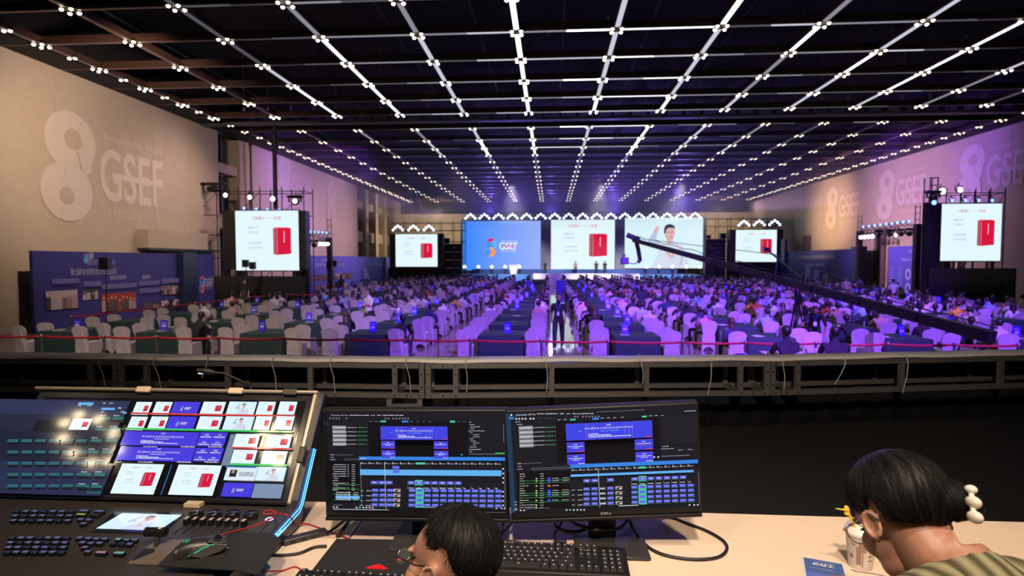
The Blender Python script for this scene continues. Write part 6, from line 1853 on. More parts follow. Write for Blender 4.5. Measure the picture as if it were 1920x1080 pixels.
# deck controls
def on(px, py, z=CZ):
    return at(px, py, Z=z) - wo
dk = CZ - DZ
def dquad(name, px, h, m, z=0, parent=e):
    pts = [on(x, y) for x, y in px]
    return MB().prism([(p.x, p.y) for p in pts], dk + z, dk + z + h).build(name, m, parent)
sb = dquad('touch_panel', [(214, 961), (345, 964), (306, 1001), (172, 998)], .003, BLKG)
pts = [on(*p) for p in ((225, 964), (337, 967), (303, 997), (184, 993))]
x0_, x1_ = (pts[0].x + pts[3].x) / 2, (pts[1].x + pts[2].x) / 2; y0_, y1_ = (pts[2].y + pts[3].y) / 2, (pts[0].y + pts[1].y) / 2
c3 = Canvas(Matrix.Translation((0, 0, dk + .0032)), .00004); speaker_pic(c3, x0_, y0_, x1_ - x0_, y1_ - y0_); c3.build('touch_panel_picture', MATS['console_pixels'], e)
KN = MB().lathe([(.021, 0), (.021, .012), (.019, .016), (.004, .017)], 28).mesh('knob', BLKG)
DOT = MB().ball((.009, -.009, .017), (.006, .006, .0015), 0, 8, 4).mesh('finger_dimple', mat('knob_dimple', (.2, .18, .17), .15, .8))
for px, py in ((368, 964), (402, 966), (436, 966), (470.5, 968)):
    p = on(px, py + 3); k = link('knob', KN, e, (p.x, p.y, dk)); link('finger_dimple', DOT, k)
FC = MB().rbox((0, 0, .009), (.0125, .02, .018), .0015).mesh('fader_cap', BLKP); FT = MB().b2(-.0045, .0045, -.008, .008, 0, .001).mesh('fader_cap_top', mat('fader_top', (.42, .33, .27), .4))
SL = MB().b2(-.002, .002, -.06, .0, 0, .0006).mesh('fader_slot', BLACK)
for i in range(8):
    p = on(350.5 + i * 15.3, 982.5 + i * .6)
    f_ = link('fader_cap', FC, e, (p.x, p.y, dk)); link('fader_cap_top', FT, f_, (0, 0, .018)); link('fader_slot', SL, e, (p.x, p.y, dk))
p = on(505, 974); MB().lathe([(.012, .0), (.012, .002), (.0085, .002), (.0085, .0)], 24, 0, (p.x, p.y, dk + .0), cap=False).build('jog_ring', glow('violet_ring_glow', (.6, .55, 1.0), 2.0), e)
MB().lathe([(.016, 0), (.016, .001)], 24, 0, (p.x, p.y, dk - .0004)).build('jog_plate', BLKG, e)
KB = {}
def deck_key(px, py, w_, d_, glow_c=None):
    k = (round(w_, 3), round(d_, 3))
    if k not in KB:
        KB[k] = (MB().rbox((0, 0, .005), (w_, d_, .010), .0015, seg=1).mesh('deck_key', BLKP), MB().b2(-w_ * .42, w_ * .42, -d_ * .42, d_ * .3, 0, .0006).mesh('key_light', BLKP))
    p = on(px, py)
    o = link('deck_key', KB[k][0], e, (p.x, p.y, dk))
    if glow_c: link('key_light', KB[k][1], o, (0, 0, .0101), mats=[glow_c])
KG = {c: glow('key_glow_' + c, v, .5) for c, v in {'blue': (.22, .24, .55), 'green': (.25, .75, .6), 'pink': (.75, .35, .45), 'lime': (.55, .75, .1), 'dim': (.06, .06, .12)}.items()}
for (px, py, w_, g_) in ((158, 963, .03, 'blue'), (187, 964, .03, 'blue'), (153, 970, .03, 'lime'), (178, 970.5, .03, 'dim'), (152, 979, .018, 'blue'), (167, 980, .018, 'blue'), (157, 987, .018, 'blue'),
                         (150, 1014, .017, 'blue'), (166, 1015, .017, 'blue'), (181, 1016, .017, 'blue'), (197, 1016, .017, 'blue'), (155, 1023, .017, 'blue'), (171, 1024, .017, 'blue'), (187, 1024, .017, 'blue'), (160, 1032, .017, 'blue'),
                         (222, 1017, .016, 'green'), (238, 1018, .016, 'blue'), (253, 1018, .016, 'blue'), (212, 1024.5, .016, 'dim'), (228, 1025, .016, 'dim'), (243, 1026, .016, 'blue'), (190, 1042, .03, 'pink'), (224, 1043, .03, 'green'), (165, 1040, .016, 'blue')):
    deck_key(px, py, w_, .013, KG[g_])
for i in range(7):
    for j, y in enumerate((964, 972, 981, 1014, 1023, 1032, 1041)): deck_key(134 - i * 17 - j * 3, y, .017, .013, KG['blue' if (i + j) % 3 else 'dim'])
# transition lever
dquad('lever_plate', [(293, 1013), (345, 1013), (296, 1060), (238, 1058)], .002, mat('tan_plate', (.20, .16, .11), .4, .4))
dquad('lever_slot', [(272, 1030), (290, 1030), (290, 1036), (252, 1052), (246, 1052)], .0025, BLACK)
p = on(292, 1026); MB().tube([(p.x, p.y, dk), (p.x + .003, p.y + .012, dk + .035)], .006, 8).build('lever_stem', DKGREY, e)
MB().tube([(p.x - .034, p.y + .010, dk + .037), (p.x + .022, p.y + .012, dk + .037)], .0125, 14).build('lever_handle', BLKG, e)
MB().b2(p.x + .004, p.x + .012, p.y + .004, p.y + .012, dk + .0485, dk + .0505).build('lever_button', mat('cream_button', (.7, .6, .45), .4), e)
tag(e, 'video switcher console with a large tilted display and blue light lines', 'video switcher')

# gooseneck lamp on the console
A = at(478, 742, Y=2.02); e = empty('gooseneck_lamp', A)
tipp = at(372, 696, Y=1.96) - A; mid = at(455, 716, Y=2.0) - A; m2 = at(420, 700, Y=1.98) - A
basep = at(483, 775, Y=1.96) - A
MB().tube([basep, basep.lerp(Vector((0, 0, 0)), .5), (0, 0, 0), mid.lerp(Vector((0, 0, 0)), .45) + Vector((.004, 0, .006)), mid, m2, at(400, 698, Y=1.97) - A], .0052, 8).build('neck', BLKP, e)
MB().tube([at(404, 699, Y=1.97) - A, at(392, 697, Y=1.965) - A, at(384, 696, Y=1.96) - A, tipp], [.007, .013, .013, .011], 12).build('head', BLKP, e)
q = at(378, 699.5, Y=1.955) - A; MB().rbox(q, (.02, .012, .006), .002).build('lamp_lens', glow('gooseneck_glow', (.9, .95, 1), 1.2), e)
q = at(371, 693.5, Y=1.955) - A; MB().ball(q, .004, 0, 8, 6).build('red_tip', REDP, e)
tag(e, 'black gooseneck lamp curving up from the top of the switcher', 'lamp')

# mouse mat and mouse on the console
slab('mouse_mat', [(368, 996), (500, 999), (516, 1003), (527, 1012), (484, 1077), (440, 1068), (300, 1061)], CZ + .019, .003, RUB, 'black mouse mat lying over the right end of the switcher', 'mouse mat')
mc = at(380, 1030, Z=CZ + .03)
e = empty('computer_mouse', (mc.x, mc.y, CZ + .022), (0, 0, R(-62)))
ms = MB(); n1, n2 = 14, 12
for i in range(n1 + 1):
    t = i / n1; x_ = -.062 + .124 * t; w_ = .031 * (math.sin(PI * (t * .86 + .1)) ** .45) * (1 - .12 * math.sin(PI * t * 1.1)); h_ = .040 * math.sin(PI * (t * .80 + .17)) ** .7
    for j in range(n2 + 1):
        a_ = PI * j / n2
        ms.v.append((w_ * math.cos(a_) * 1.0, x_, h_ * math.sin(a_) ** .7)) 
for i in range(n1):
    for j in range(n2):
        k = i * (n2 + 1) + j; ms.f.append((k, k + 1, k + n2 + 2, k + n2 + 1)); ms.mi.append(0); ms.sm.append(True); ms.fc.append(None)
ms.f += [tuple(range(n2 + 1)), tuple(reversed(range(n1 * (n2 + 1), (n1 + 1) * (n2 + 1))))]; ms.mi += [0, 0]; ms.sm += [False, False]; ms.fc += [None, None]
ms.build('shell', mat('mouse_black', (.022, .02, .019), .35), e)
MB().prism([(.0, .0), (.045, .010), (.058, .022), (.03, .03), (-.02, .026), (-.028, .012)], .026, .033, Matrix(((0, 0, 1, 0), (1, 0, 0, 0), (0, 1, 0, 0), (0, 0, 0, 1)))).build('side_panel', mat('mouse_silver', (.18, .16, .14), .3, .6), e)
GG = glow('green_mouse_glow', (.02, .65, .35), 1.1)
MB().tube([(.030, -.03, .010), (.0335, -.008, .020), (.0335, .002, .026), (.031, .03, .031)], .0012, 5).build('green_line', GG, e)
mcv = MB()
for k in range(20):
    a0, a1 = 2 * PI * k / 20, 2 * PI * (k + 1) / 20
    mcv.add([(.008 * math.cos(a0), -.036 + .008 * math.sin(a0), .0385), (.008 * math.cos(a1), -.036 + .008 * math.sin(a1), .0385), (.0066 * math.cos(a1), -.036 + .0066 * math.sin(a1), .0387), (.0066 * math.cos(a0), -.036 + .0066 * math.sin(a0), .0387)], [(0, 1, 2, 3)])
mcv.box((0, -.036, .0385), (.008, .002, .001)); mcv.build('green_mark', GG, e)
MB().lathe([(.009, -.004), (.010, 0), (.009, .004)], 16, 0, (0, .036, .031), M=Matrix.Rotation(PI / 2, 4, 'Y')).build('scroll_wheel', BLKG, e)
for s_ in (-1, 1): MB().rbox((s_ * .012, .034, .0275), (.019, .046, .006), .0025, M=Matrix.Rotation(R(-14), 4, 'X')).build('button', MATS['mouse_black'], e)
tag(e, 'black gaming mouse with green lights on the switcher mat', 'mouse')

# ------------------------------------------------------------------ cables and small things on the desk
def smooth(pts, n=8):
    P_ = [Vector(p) for p in pts]; out = []
    for i in range(len(P_) - 1):
        p0 = P_[max(0, i - 1)]; p1 = P_[i]; p2 = P_[i + 1]; p3 = P_[min(len(P_) - 1, i + 2)]
        for k in range(n):
            t = k / n
            out.append(.5 * ((2 * p1) + (-p0 + p2) * t + (2 * p0 - 5 * p1 + 4 * p2 - p3) * t * t + (-p0 + 3 * p1 - 3 * p2 + p3) * t ** 3))
    out.append(P_[-1]); return out
def cable(name, px, r, m, label, cat='cable', z=DZ, n=8):
    """px: (x, y, height above z)"""
    pts = [at(q[0], q[1], Z=z + (q[2] if len(q) > 2 else r)) for q in px]
    c = pts[0].copy()
    o = MB().tube([p - c for p in smooth(pts, n)], r, 8).build(name, m, None, c)
    return tag(o, label, cat)
REDC = mat('red_braided_cable', (.40, .012, .015), .55, noise=.75, nscale=260)
cable('mouse_cable', [(416, 1003, .05), (440, 996, .03), (470, 988, .02), (497, 978, .02), (516, 968, .02), (518, 961, .02), (508, 957, .02), (496, 959, .02), (496, 964, .02), (520, 963, .022), (541, 967, .03), (556, 982, -.05), (575, 982, -.07), (600, 990, -.07), (625, 999, -.07), (652, 1009, -.07)], .0021, REDC, 'red braided mouse cable looping over the switcher onto the desk', z=CZ)
cable('keyboard_cable', [(470, 1072, .03), (500, 1071, .02), (528, 1070, .005), (552, 1063), (566, 1069), (580, 1078)], .0021, REDC, 'red braided cable at the front edge of the desk', z=DZ)
a = at(530, 1022, Z=DZ); b = at(612, 1001, Z=DZ)
e = empty('usb_hub', (a + b) / 2 + Vector((0, 0, 0)), (0, 0, math.atan2(b.y - a.y, b.x - a.x)))
L = (b - a).length
MB().rbox((0, 0, .009), (L, .028, .018), .004).build('case', DKGREY, e)
for k in (-.3, -.05, .18): MB().b2(k * L - .008, k * L + .008, -.0146, -.014, .005, .012).build('port', BLACK, e)
tag(e, 'dark grey usb hub lying between switcher and black mat', 'usb hub')
cable('hub_cable', [(612, 1001, .01), (622, 994, .012), (638, 982, .02), (652, 970, .03), (662, 958, .03)], .004, CABLE, 'black cable from the usb hub to the left monitor')
cable('power_cable', [(632, 1006, .004), (645, 990, .03), (656, 974, .03), (664, 960, .03)], .0055, CABLE, 'thicker black cable dropping behind the left monitor')
cable('video_cable', [(500, 1040), (530, 1041), (562, 1037), (590, 1026), (612, 1024, .006)], .0045, CABLE, 'black cable lying beside the usb hub on the desk')
cable('power_cable', [(1040, 970, .03), (1044, 988, .04), (1062, 996, .02), (1085, 996, .02), (1108, 986, .03), (1125, 972, .03)], .0055, CABLE, 'thick black cable looping left of the right monitor pillar')
cable('signal_cable', [(1056, 968, .03), (1052, 982, .03), (1041, 1000, .004), (1040, 1013, .004), (1044, 1025, .03)], .0028, CABLE, 'thin black cable from the right monitor to the keyboard')
cable('video_cable', [(1062, 970, .03), (1085, 984, .05), (1110, 992, .05), (1125, 993, .05), (1160, 990, .03), (1178, 972, .03), (1186, 964, .03)], .006, CABLE, 'black cable passing behind the right monitor pillar')
cable('loop_cable', [(1183, 962, .03), (1182, 980, .05), (1200, 1010, .006), (1225, 1032), (1260, 1044), (1305, 1049), (1345, 1045), (1362, 1032), (1358, 1016), (1330, 998), (1290, 982), (1255, 970), (1215, 967, .03), (1185, 964, .03)], .0048, CABLE, 'long black cable looping over the bare desk at the right')
cable('keyboard_cable', [(940, 1011, .004), (980, 1017, .004), (1020, 1019, .004), (1042, 1021, .02), (1062, 1022, .03), (1085, 1027, .034), (1110, 1027, .03)], .003, CABLE, 'black cable running to the right keyboard behind its keys')
c = at(1052, 1021, Z=DZ + .03); o = MB().rbox((0, 0, .0), (.032, .014, .012), .003).rbox((-.018, 0, 0), (.008, .008, .007), .002).build('cable_ferrite', BLKP, None, (c.x, c.y, DZ + .038)); tag(o, 'small black plug block behind the right keyboard', 'plug')
cable('signal_cable', [(964, 972, .03), (956, 985, .04), (942, 1000, .01), (938, 1006, .004)], .0035, CABLE, 'black cable hanging below the left monitor corner')
cable('signal_cable', [(948, 972, .03), (943, 984, .05), (941, 998, .01), (936, 1006, .004)], .003, CABLE, 'second black cable hanging beside the bearded gap between monitors'.replace('bearded ', ''))

# cup with a yellow straw
cb_ = at(1613, 1062, Z=DZ)
e = empty('paper_cup', (cb_.x, cb_.y, DZ))
CUP = mat('white_paper_cup', (.66, .60, .52), .55)
MB().lathe([(.029, 0), (.0295, .002), (.0395, .098), (.0405, .1)], 36).build('cup_body', CUP, e)
MB().lathe([(.0425, .096), (.0435, .101), (.042, .106), (.037, .107), (.036, .116), (.005, .117)], 36).build('lid', mat('white_cup_lid', (.72, .66, .6), .35), e)
BRN = mat('brown_cup_print', (.30, .20, .14), .6)
def wrap(a0, z0, w_, h_, name='cup_print'):
    b = MB(); n_ = 6; v = []
    for j in (0, 1):
        for i in range(n_ + 1):
            z = z0 + h_ * j; r = .0297 + (z / .1) * .0102; a_ = a0 + (w_ / r) * (i / n_ - .5)
            v.append((r * math.cos(a_) * 1.012, r * math.sin(a_) * 1.012, z))
    b.add(v, [(i, i + 1, n_ + 2 + i, n_ + 1 + i) for i in range(n_)]); b.build(name, BRN, e)
cam_a = math.atan2(-cb_.y, -cb_.x)
wrap(cam_a - .12, .018, .012, .05); wrap(cam_a - .05, .065, .006, .018); wrap(cam_a + .2, .055, .012, .024); wrap(cam_a + .15, .012, .003, .04); wrap(cam_a + .75, .03, .012, .004); wrap(cam_a + .7, .042, .010, .006); wrap(cam_a - .7, .032, .011, .012); wrap(cam_a - .5, .07, .010, .005); wrap(cam_a + .75, .06, .004, .02)
YEL = mat('yellow_plastic', (.72, .46, .015), .4)
s0 = at(1603, 991, Y=cb_.y - .01) - Vector(e.location); s1 = at(1589, 957, Y=cb_.y - .01) - Vector(e.location)
MB().tube([s0 - Vector((0, 0, .02)), s0, s1], .0038, 10).build('straw', YEL, e)
MB().ball(s1 + Vector((-.002, 0, .003)), (.0075, .008, .011), 0, 14, 10, Matrix.Rotation(R(-15), 4, 'Y')).ball(s1 + Vector((-.001, 0, -.008)), (.008, .008, .006), 0, 12, 8).build('straw_ornament', YEL, e)
s2 = at(1567, 953.5, Y=cb_.y - .012) - Vector(e.location)
MB().tube([s1 + Vector((-.002, -.004, .002)), s2], [.0034, .0016], 8).build('straw_tip', YEL, e)
tag(e, 'white paper cup with brown print and a yellow straw', 'cup')

# pass card
pc = [at(x, y, Z=DZ + .003) for x, y in ((1527, 1048), (1600, 1061), (1570, 1098), (1490, 1084))]
c = sum(pc, Vector()) / 4; ux = (pc[1] - pc[0]); W_ = ux.length; rz = math.atan2(ux.y, ux.x); Hh = .13
e = empty('pass_card', (c.x, c.y, DZ), (0, 0, rz))
oy = (Matrix.Rotation(-rz, 3, 'Z') @ (pc[0] - c)).y
MB().b2(-W_ / 2 - .006, W_ / 2 + .006, oy - Hh, oy + .005, 0, .0018).build('sleeve', mat('clear_sleeve', (.62, .56, .52), .2), e)
cv = Canvas(Matrix.Translation((-W_ / 2, oy - Hh, .002)), .0002)
cv.rect(0, 0, W_, Hh, lin(66, 92, 150)); cv.rect(0, Hh * .0, W_, Hh * .4, lin(84, 104, 180))
cv.text('工作证', W_ * .78, Hh * .86, .017, lin(232, 222, 222), W_ * .58, bold=.02, rot=PI)
cv.scribble(W_ * .25, Hh * .9, W_ * .55, .003, lin(150, 160, 190), random.Random(4)); cv.scribble(W_ * .15, Hh * .58, W_ * .6, .004, lin(150, 140, 190), random.Random(5))
cv.build('card_print', print_mat('card_print', .25), e)
tag(e, 'blue plastic pass card lying beside the paper cup', 'pass card')
cable('card_lanyard', [(1596, 1068), (1610, 1072), (1640, 1076), (1680, 1086)], .0015, mat('mauve_cord', (.25, .12, .18), .6), 'thin mauve cord leading from the pass card', 'cord')
# ================================================================== the two people at the desk
def grown(mb, voxel, it=4, name='body'):
    """melt overlapping shapes into one continuous surface"""
    me = mb.mesh(name, SKIN); o = bpy.data.objects.new('tmp', me); COL.objects.link(o)
    md = o.modifiers.new('r', 'REMESH'); md.mode = 'VOXEL'; md.voxel_size = voxel; md.use_smooth_shade = True
    sm_ = o.modifiers.new('s', 'SMOOTH'); sm_.iterations = it; sm_.factor = .5
    out = bpy.data.meshes.new_from_object(o.evaluated_get(bpy.context.evaluated_depsgraph_get()))
    bpy.data.objects.remove(o); bpy.data.meshes.remove(me)
    out.polygons.foreach_set('use_smooth', [True] * len(out.polygons))
    return out
def head_shapes(mb, Q):
    mb.M = Q
    mb.ball((0, -.012, .04), (.075, .096, .088), 0, 24, 16); mb.ball((0, .035, .035), (.062, .055, .058), 0, 20, 14)
    mb.ball((0, .04, -.03), (.057, .055, .07), 0, 20, 14); mb.ball((0, .04, -.075), (.050, .050, .034), 0, 18, 12); mb.ball((0, .080, -.099), (.02, .016, .015), 0, 12, 8)
    for s in (-1, 1):
        mb.ball((s * .040, .060, -.028), (.024, .026, .028), 0, 12, 8); mb.ball((s * .028, .082, .024), (.027, .012, .009), 0, 12, 8)
        mb.ball((s * .011, .098, -.028), .009, 0, 10, 8)
        # ear: rim, lobe and bowl
        ring = [(s * (.078 + .012 * (1 - math.cos(a)) * .5 + .004), -.012 - .0145 * math.cos(a), -.004 + .0255 * math.sin(a)) for a in [2 * PI * k / 16 for k in range(16)]]
        mb.tube(ring + [ring[0]], .0052, 8); mb.ball((s * .083, -.006, -.031), (.0055, .008, .009), 0, 10, 8); mb.ball((s * .078, -.010, -.004), (.005, .016, .026), 0, 10, 8)
    mb.tube([(0, .086, .014), (0, .100, -.006), (0, .110, -.024)], [.008, .009, .011], 10)
    mb.ball((0, .092, -.056), (.022, .010, .006), 0, 12, 6); mb.ball((0, .090, -.066), (.018, .010, .006), 0, 12, 6)
def lerp_tab(tab, x):
    for (a, va), (b, vb) in zip(tab[:-1], tab[1:]):
        if x <= b: return va + (vb - va) * (x - a) / (b - a)
    return tab[-1][1]
def hair_shell(Q, c, rad, tab, seed, nu=120, nv=72, streak=.0012, side=0.0):
    """one closed cap that dips under the skin outside the hairline"""
    mb = MB(); mb.M = Q; v = []; f = []; rg = random.Random(seed)
    ph = [rg.uniform(0, 6.28) for _ in range(6)]
    for j in range(nv + 1):
        el = PI / 2 - PI * j / nv
        for i in range(nu):
            az = 2 * PI * i / nu - PI
            lim = lerp_tab(tab, abs(math.degrees(az)))
            t = max(0, min(1, (math.degrees(el) - lim + 3) / 7)); t = t * t * (3 - 2 * t)
            st = streak * (math.sin(az * 41 + ph[0] + 3 * math.sin(el * 4)) + .7 * math.sin(az * 73 + ph[1] + el * 5) + .8 * math.sin(az * 17 + ph[2]))
            thin = 1 - side * max(0, min(1, (25 - math.degrees(el)) / 50))
            k = .80 + (.20 * thin) * t
            r = Vector((math.sin(az) * math.cos(el) * rad[0], math.cos(az) * math.cos(el) * rad[1], math.sin(el) * rad[2])) * (k + st / .1 * t)
            v.append(Vector(c) + r)
    for j in range(nv):
        for i in range(nu):
            i2 = (i + 1) % nu; f.append((j * nu + i, (j + 1) * nu + i, (j + 1) * nu + i2, j * nu + i2))
    mb.add(v, f, 0, True)
    return mb
def strands(Q, c, rad, tab, n, seed, lift=.004, r0=.0006, L=.5, side=0.0):
    rg = random.Random(seed); mb = MB(); mb.M = Q
    for _ in range(n):
        az = rg.uniform(-PI, PI); e0 = R(lerp_tab(tab, abs(math.degrees(az)))); e1 = rg.uniform(e0 + .08, 1.35)
        pts = []; dz_ = rg.uniform(-.35, .35)
        for k in range(6):
            el = e1 - (min(L, e1 - e0 - .02)) * k / 5; a2 = az + dz_ * k / 5 * .6
            thin = 1 - side * max(0, min(1, (25 - math.degrees(el)) / 50))
            q = Vector((math.sin(a2) * math.cos(el) * rad[0], math.cos(a2) * math.cos(el) * rad[1], math.sin(el) * rad[2])) * (.995 * (.8 + .2 * thin) + rg.uniform(-.3, 1) * lift / .1 * (k / 5))
            pts.append(Vector(c) + q)
        mb.tube(pts, [r0] * 5 + [r0 * .3], 3, cap=False)
    return mb
HAIR2 = mat('glossy_black_hair', (.005, .0042, .0042), .55, spec=.22)
SKIN2 = mat('warm_skin', (.36, .175, .115), .5, noise=.06, nscale=30)
def crew(label, cpx, Y, yaw, nod, scale, lean, hairfn, shirt, roll, nb=None):
    c = at(*cpx, Y=Y)
    e = None
    Hq = Matrix.Rotation(-nod, 4, 'X') @ Matrix.Rotation(roll, 4, 'Y')
    mb = MB(); head_shapes(mb, Hq); mb.M = Matrix.Identity(4)
    nb_ = Vector((0, -.05 - lean * .10, -.17 + lean * .035)); nb_ = Vector(nb) if nb else nb_; sh = nb_ + Vector((0, -.02 - lean * .05, -.06))
    mb.tube([Hq @ Vector((0, -.022, -.02)), Hq @ Vector((0, -.03, -.07)), nb_], [.054, .054, .062], 16)
    ch = nb_ + Vector((0, -.03 - lean * .10, -.20)); wa = Vector((ch.x * 1.5, ch.y - .06 - lean * .05, ch.z - .26))
    mb.tube([nb_, sh, ch, wa], [.06, .10, .135, .12], 16)
    arms = []
    for s in (-1, 1):
        S_ = Vector((s * .175 + sh.x, sh.y, sh.z - .02)); El = Vector((s * .235 + sh.x, sh.y + .10, sh.z - .27)); Wr = Vector((s * .12 + sh.x, sh.y + .33, sh.z - .215)); Ha = Vector((s * .10 + sh.x, sh.y + .41, sh.z - .225))
        arms.append((S_, El, Wr, Ha, s))
        mb.tube([Vector((s * .08 + sh.x, sh.y, sh.z)), S_, El, Wr, Ha], [.06, .055, .042, .028, .032], 12)
        mb.ball(Ha, (.04, .045, .016), 0, 12, 8)
        for i, (ox, L) in enumerate(((-.028, .06), (-.010, .072), (.009, .068), (.027, .052))):
            mb.tube([Ha + Vector((ox, .03, 0)), Ha + Vector((ox * 1.1, .03 + L * .6, .004)), Ha + Vector((ox * 1.1, .03 + L, -.012))], [.009, .0085, .007], 8)
        mb.tube([Ha + Vector((-s * .03, -.01, 0)), Ha + Vector((-s * .052, .02, -.004)), Ha + Vector((-s * .054, .045, -.01))], [.011, .010, .008], 8)
    me = grown(mb, .0055, 3)
    me.materials.clear(); me.materials.append(SKIN2)
    o = link('person', me, None, c, (0, 0, yaw)); o.scale = (scale,) * 3
    tag(o, label, 'person')
    # eyes
    for s in (-1, 1):
        m_ = MB(); m_.M = Hq; m_.ball((s * .030, .083, .004), (.012, .005, .0035), 0, 12, 8); m_.build('eye', mat('dark_eye', (.03, .02, .018), .25), o)
    # clothes: shirt round torso and upper arms, trousers
    cl = MB()
    cl.tube([nb_ + Vector((0, -.004, -.02)), sh + Vector((0, 0, -.015)), ch, wa, wa + Vector((0, 0, -.12))], [.078, .125, .165, .155, .15], 20)
    for S_, El, Wr, Ha, s in arms: cl.tube([Vector((s * .06 + sh.x, sh.y, sh.z)), S_, El, El.lerp(Wr, .5)], [.085, .078, .062, .052], 14)
    sme = grown(cl, .008, 4); sme.materials.clear(); sme.materials.append(shirt)
    link('shirt', sme, o)
    pe = wa + Vector((0, 0, -.14)); tr = MB()
    for s in (-1, 1): tr.tube([pe + Vector((s * .08, 0, 0)), pe + Vector((s * .12, .22, -.01)), pe + Vector((s * .13, .44, -.02)), pe + Vector((s * .13, .42, -.42))], [.10, .09, .072, .05], 12)
    tr.ball(pe, (.17, .14, .11), 0, 16, 10)
    tme = grown(tr, .012, 3); tme.materials.clear(); tme.materials.append(PANTS); link('trousers', tme, o)
    hairfn(o, Hq)
    return o, Hq, c
# ---- man with spectacles
TABM = [(0, 42), (36, 39), (48, 36), (58, 28), (66, 16), (76, 5), (86, 4), (95, 12), (104, 8), (116, -16), (140, -36), (180, -46)]
def hair_m(o, Hq):
    c, rad = (0, -.018, .046), (.085, .106, .097)
    h = hair_shell(Hq, c, rad, TABM, 3, side=.35).build('hair', HAIR2, o)
    s = strands(Hq, c, rad, TABM, 2200, 4, .006, r0=.00045, side=.35).build('hair_strand_layer', HAIR2, h); s['kind'] = 'stuff'
o, Hq, cM = crew('person with short black hair and spectacles seated at the left keyboard', (842, 1066), 1.2, R(60), R(0), .96, .5, hair_m, mat('charcoal_shirt', (.03, .03, .035), .8), R(15))
# seat the spectacles on ears and nose
GL = mat('black_spectacle_frame', (.012, .012, .014), .3); RIM = mat('steel_rim', (.35, .33, .33), .25, .9)
def spectacles(o, Hq, label, temple, rimm, r=.021, w=.030, wh=1.0):
    e = bpy.data.objects.new('spectacles', None); COL.objects.link(e); e.empty_display_size = .05
    e.location = o.location; e.rotation_euler = o.rotation_euler; e.scale = o.scale
    for s in (-1, 1):
        ring = [(s * w + r * 1.08 * math.cos(a), .112, .002 + r * .86 * wh * math.sin(a)) for a in [2 * PI * k / 24 for k in range(25)]]
        m_ = MB(); m_.M = Hq; m_.tube(ring, .0011, 6); m_.build('rim', rimm, e)
        m_ = MB(); m_.M = Hq; m_.add([(x, .1122, z) for x, _, z in ring[:-1]], [tuple(range(24))]); m_.build('lens', mat('spectacle_lens', (.9, .9, .92), .05, alpha=.08), e)
        m_ = MB(); m_.M = Hq; m_.tube([(s * (w + r * 1.08), .112, .008), (s * .070, .10, .010), (s * .084, .03, .012), (s * .089, -.012, .022), (s * .084, -.034, -.002)], .0019, 8); m_.build('temple', temple, e)
    m_ = MB(); m_.M = Hq; m_.tube([(-.010, .114, .006), (0, .117, .009), (.010, .114, .006)], .0012, 6); m_.build('bridge', rimm, e)
    tag(e, label, 'spectacles')
spectacles(o, Hq, 'black framed spectacles on the short-haired person', GL, RIM)
# ---- woman with a hair clip
TABW = [(0, 34), (30, 26), (55, 6), (72, -14), (82, -18), (90, 2), (100, -2), (110, -38), (140, -48), (180, -52)]
def hair_w(o, Hq):
    c, rad = (0, -.015, .046), (.089, .109, .095)
    h = hair_shell(Hq, c, rad, TABW, 9, streak=.0009).build('hair', HAIR2, o)
    s = strands(Hq, c, rad, TABW, 2200, 14, .003, r0=.00045, L=.8).build('hair_strand_layer', HAIR2, h); s['kind'] = 'stuff'
    b = MB(); b.M = Hq
    b.ball((.045, -.098, .012), (.038, .03, .040), 0, 18, 12); b.ball((.060, -.108, .0), (.028, .026, .03), 0, 16, 10)
    b.build('hair_bun', HAIR2, h)
    s2 = strands(Hq, (.045, -.098, .012), (.040, .032, .042), [(0, -70), (180, -70)], 500, 21, .003, r0=.0005, L=1.6).build('bun_strand_layer', HAIR2, h); s2['kind'] = 'stuff'
def knit():
    m = mat('green_striped_knit', (.10, .10, .05), .9)
    nt = m.node_tree; b = nt.nodes['Principled BSDF']; tc = nt.nodes.new('ShaderNodeTexCoord')
    wv = nt.nodes.new('ShaderNodeTexWave'); wv.inputs['Scale'].default_value = 9; wv.inputs['Distortion'].default_value = 3; wv.inputs['Detail'].default_value = 2
    rp = nt.nodes.new('ShaderNodeValToRGB'); rp.color_ramp.elements[0].color = (.05, .045, .02, 1); rp.color_ramp.elements[1].color = (.27, .25, .14, 1)
    nt.links.new(tc.outputs['Object'], wv.inputs['Vector']); nt.links.new(wv.outputs['Fac'], rp.inputs[0]); nt.links.new(rp.outputs[0], b.inputs['Base Color'])
    return m
o, Hq, cW = crew('person with black hair held by a white clip bending over the desk', (1694, 976), 1.08, R(14), R(38), .87, 1.0, hair_w, knit(), R(0), (.03, -.085, -.035))
spectacles(o, Hq, 'thin round spectacles on the person with the hair clip', RIM, GL, .023, wh=1.1)
e = bpy.data.objects.new('hair_clip', None); COL.objects.link(e); e.empty_display_size = .05
e.location = o.location; e.rotation_euler = o.rotation_euler; e.scale = o.scale
PEARL = mat('pearl_white_clip', (.72, .66, .56), .25, coat=.5)
for k, (y, z, r_) in enumerate(((-.116, -.034, .016), (-.118, -.008, .016), (-.116, .016, .012))):
    m_ = MB(); m_.M = Hq
    m_.ball((.030 + k * .012, y - .022, z + .004), (.010, r_, r_ * .75), 0, 14, 10, Matrix.Rotation(R(25), 4, 'X')); m_.build('clip_petal', PEARL, e)
m_ = MB(); m_.M = Hq; m_.tube([(.030, -.136, -.03), (.054, -.138, .02)], .005, 8); m_.build('clip_bar', PEARL, e)
tag(e, 'white pearl hair clip on the hair of the person bending over', 'hair clip')
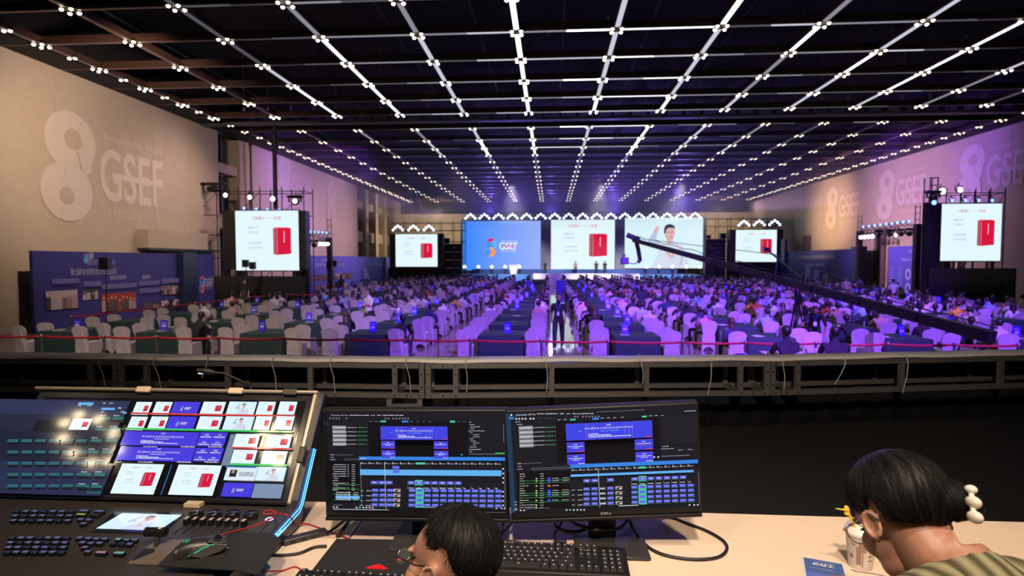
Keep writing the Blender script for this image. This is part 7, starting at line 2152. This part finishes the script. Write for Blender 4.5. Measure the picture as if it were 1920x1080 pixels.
# their stools
for (c, lab, yaw_, back) in ((cM, 'black stool under the person at the left keyboard', R(60), .30), (cW, 'black stool under the person bending over the desk', R(14), .40)):
    f_ = Vector((-math.sin(yaw_), math.cos(yaw_), 0)); p = Vector((c.x, c.y, PZ)) - f_ * back
    zs = max(.3, c.z - PZ - .80)
    e = empty('stool', p)
    MB().lathe([(.02, zs - .06), (.19, zs - .05), (.2, zs - .02), (.18, zs)], 24).build('seat', BLKP, e)
    MB().lathe([(.03, .03), (.03, zs - .06)], 12).build('column', DKGREY, e)
    MB().lathe([(.22, 0), (.22, .015), (.04, .03)], 24).build('base', DKGREY, e)
    tag(e, lab, 'stool')

# warm lamp with a ring of bulbs hung behind the camera: it shows as the glints on the switcher display
def mirror_point(px, py, dist):
    n_ = (DM.to_3x3() @ Vector((0, 0, 1))).normalized(); p0 = wo + DM @ Vector((0, 0, 0)); o0 = Vector((0, 0, CAMZ))
    d = (at(px, py, Y=1.0) - o0).normalized(); t = (p0 - o0).dot(n_) / d.dot(n_)
    q = o0 + d * t; r_ = d - n_ * (2 * d.dot(n_))
    return q + r_ * dist
WB = glow('warm_bulb_glow', (1.0, .80, .50), 48.0)
for (px, py, dist, lab, rr) in ((528, 832, 4.2, 'ring of warm bulbs hung above the right part of the platform', .20), (172, 825, 4.2, 'ring of warm bulbs hung above the left part of the platform', .26)):
    c = mirror_point(px, py, dist); q_ = 1.5 if px > 400 else 1.0
    e = empty('ring_lamp', c)
    MB().tube([(rr * math.cos(2 * PI * k / 24), rr * math.sin(2 * PI * k / 24), .05) for k in range(25)], .012, 8).build('ring', DKGREY, e)
    MB().tube([(0, 0, .05), (0, 0, ZC + 3.2 - c.z)], .01, 6).tube([(-rr, 0, .05), (rr, 0, .05)], .008, 6).build('hanger', DKGREY, e)
    for k in range(9):
        a_ = 2 * PI * k / 9 + .3
        bo = MB().lathe([(.002, -.05 * q_), (.022 * q_, -.04 * q_), (.03 * q_, -.015), (.022 * q_, .02), (.012, .045)], 12).build('bulb', WB, e); bo.location = (rr * math.cos(a_), rr * math.sin(a_), 0)
    tag(e, lab, 'lamp', 'ring lamps above the platform')
# ================================================================== thin haze below the ceiling at the stage, and the beams in it
hz = bpy.data.materials.new('stage_haze'); hz.use_nodes = True; hz.node_tree.nodes.clear()
vs = hz.node_tree.nodes.new('ShaderNodeVolumeScatter'); vs.inputs['Color'].default_value = (.8, .8, .9, 1); vs.inputs['Density'].default_value = .011; vs.inputs['Anisotropy'].default_value = .2
ho = hz.node_tree.nodes.new('ShaderNodeOutputMaterial'); hz.node_tree.links.new(vs.outputs[0], ho.inputs['Volume'])
o = MB().b2(-20.8, 27.4, 36, 80.5, 7.0, ZC + 2.9).build('haze', hz); tag(o, 'thin haze hanging below the ceiling in front of the stage', 'haze', kind='stuff')
def beam_lamp(loc, tgt, p, ang=3.2): spot('stage_beam_lamp', loc, tgt, p, (.30, .34, 1.0), ang, .5, .08)
for i in range(17):
    c = at(882 + 26.35 * i, 404, Y=YS - .3)
    dx = (i - 8) * .55
    beam_lamp((c.x, YS - .4, c.z + .1), (c.x + dx - .8, 70, 13.2), 460000, 2.4)
    beam_lamp((c.x + .3, YS - .4, c.z + .1), (c.x + dx + 1.4, 72.5, 13.6), 340000, 2.4)
for i in range(3):
    for px, s in ((746 + 29 * i, -1), (1395 + 28.8 * i, 1)):
        c = at(px, 424, Y=67.6)
        beam_lamp((c.x, 67.6, c.z + .2), (c.x - s * (2 - 2 * i), 66, 13), 320000, 2.2)
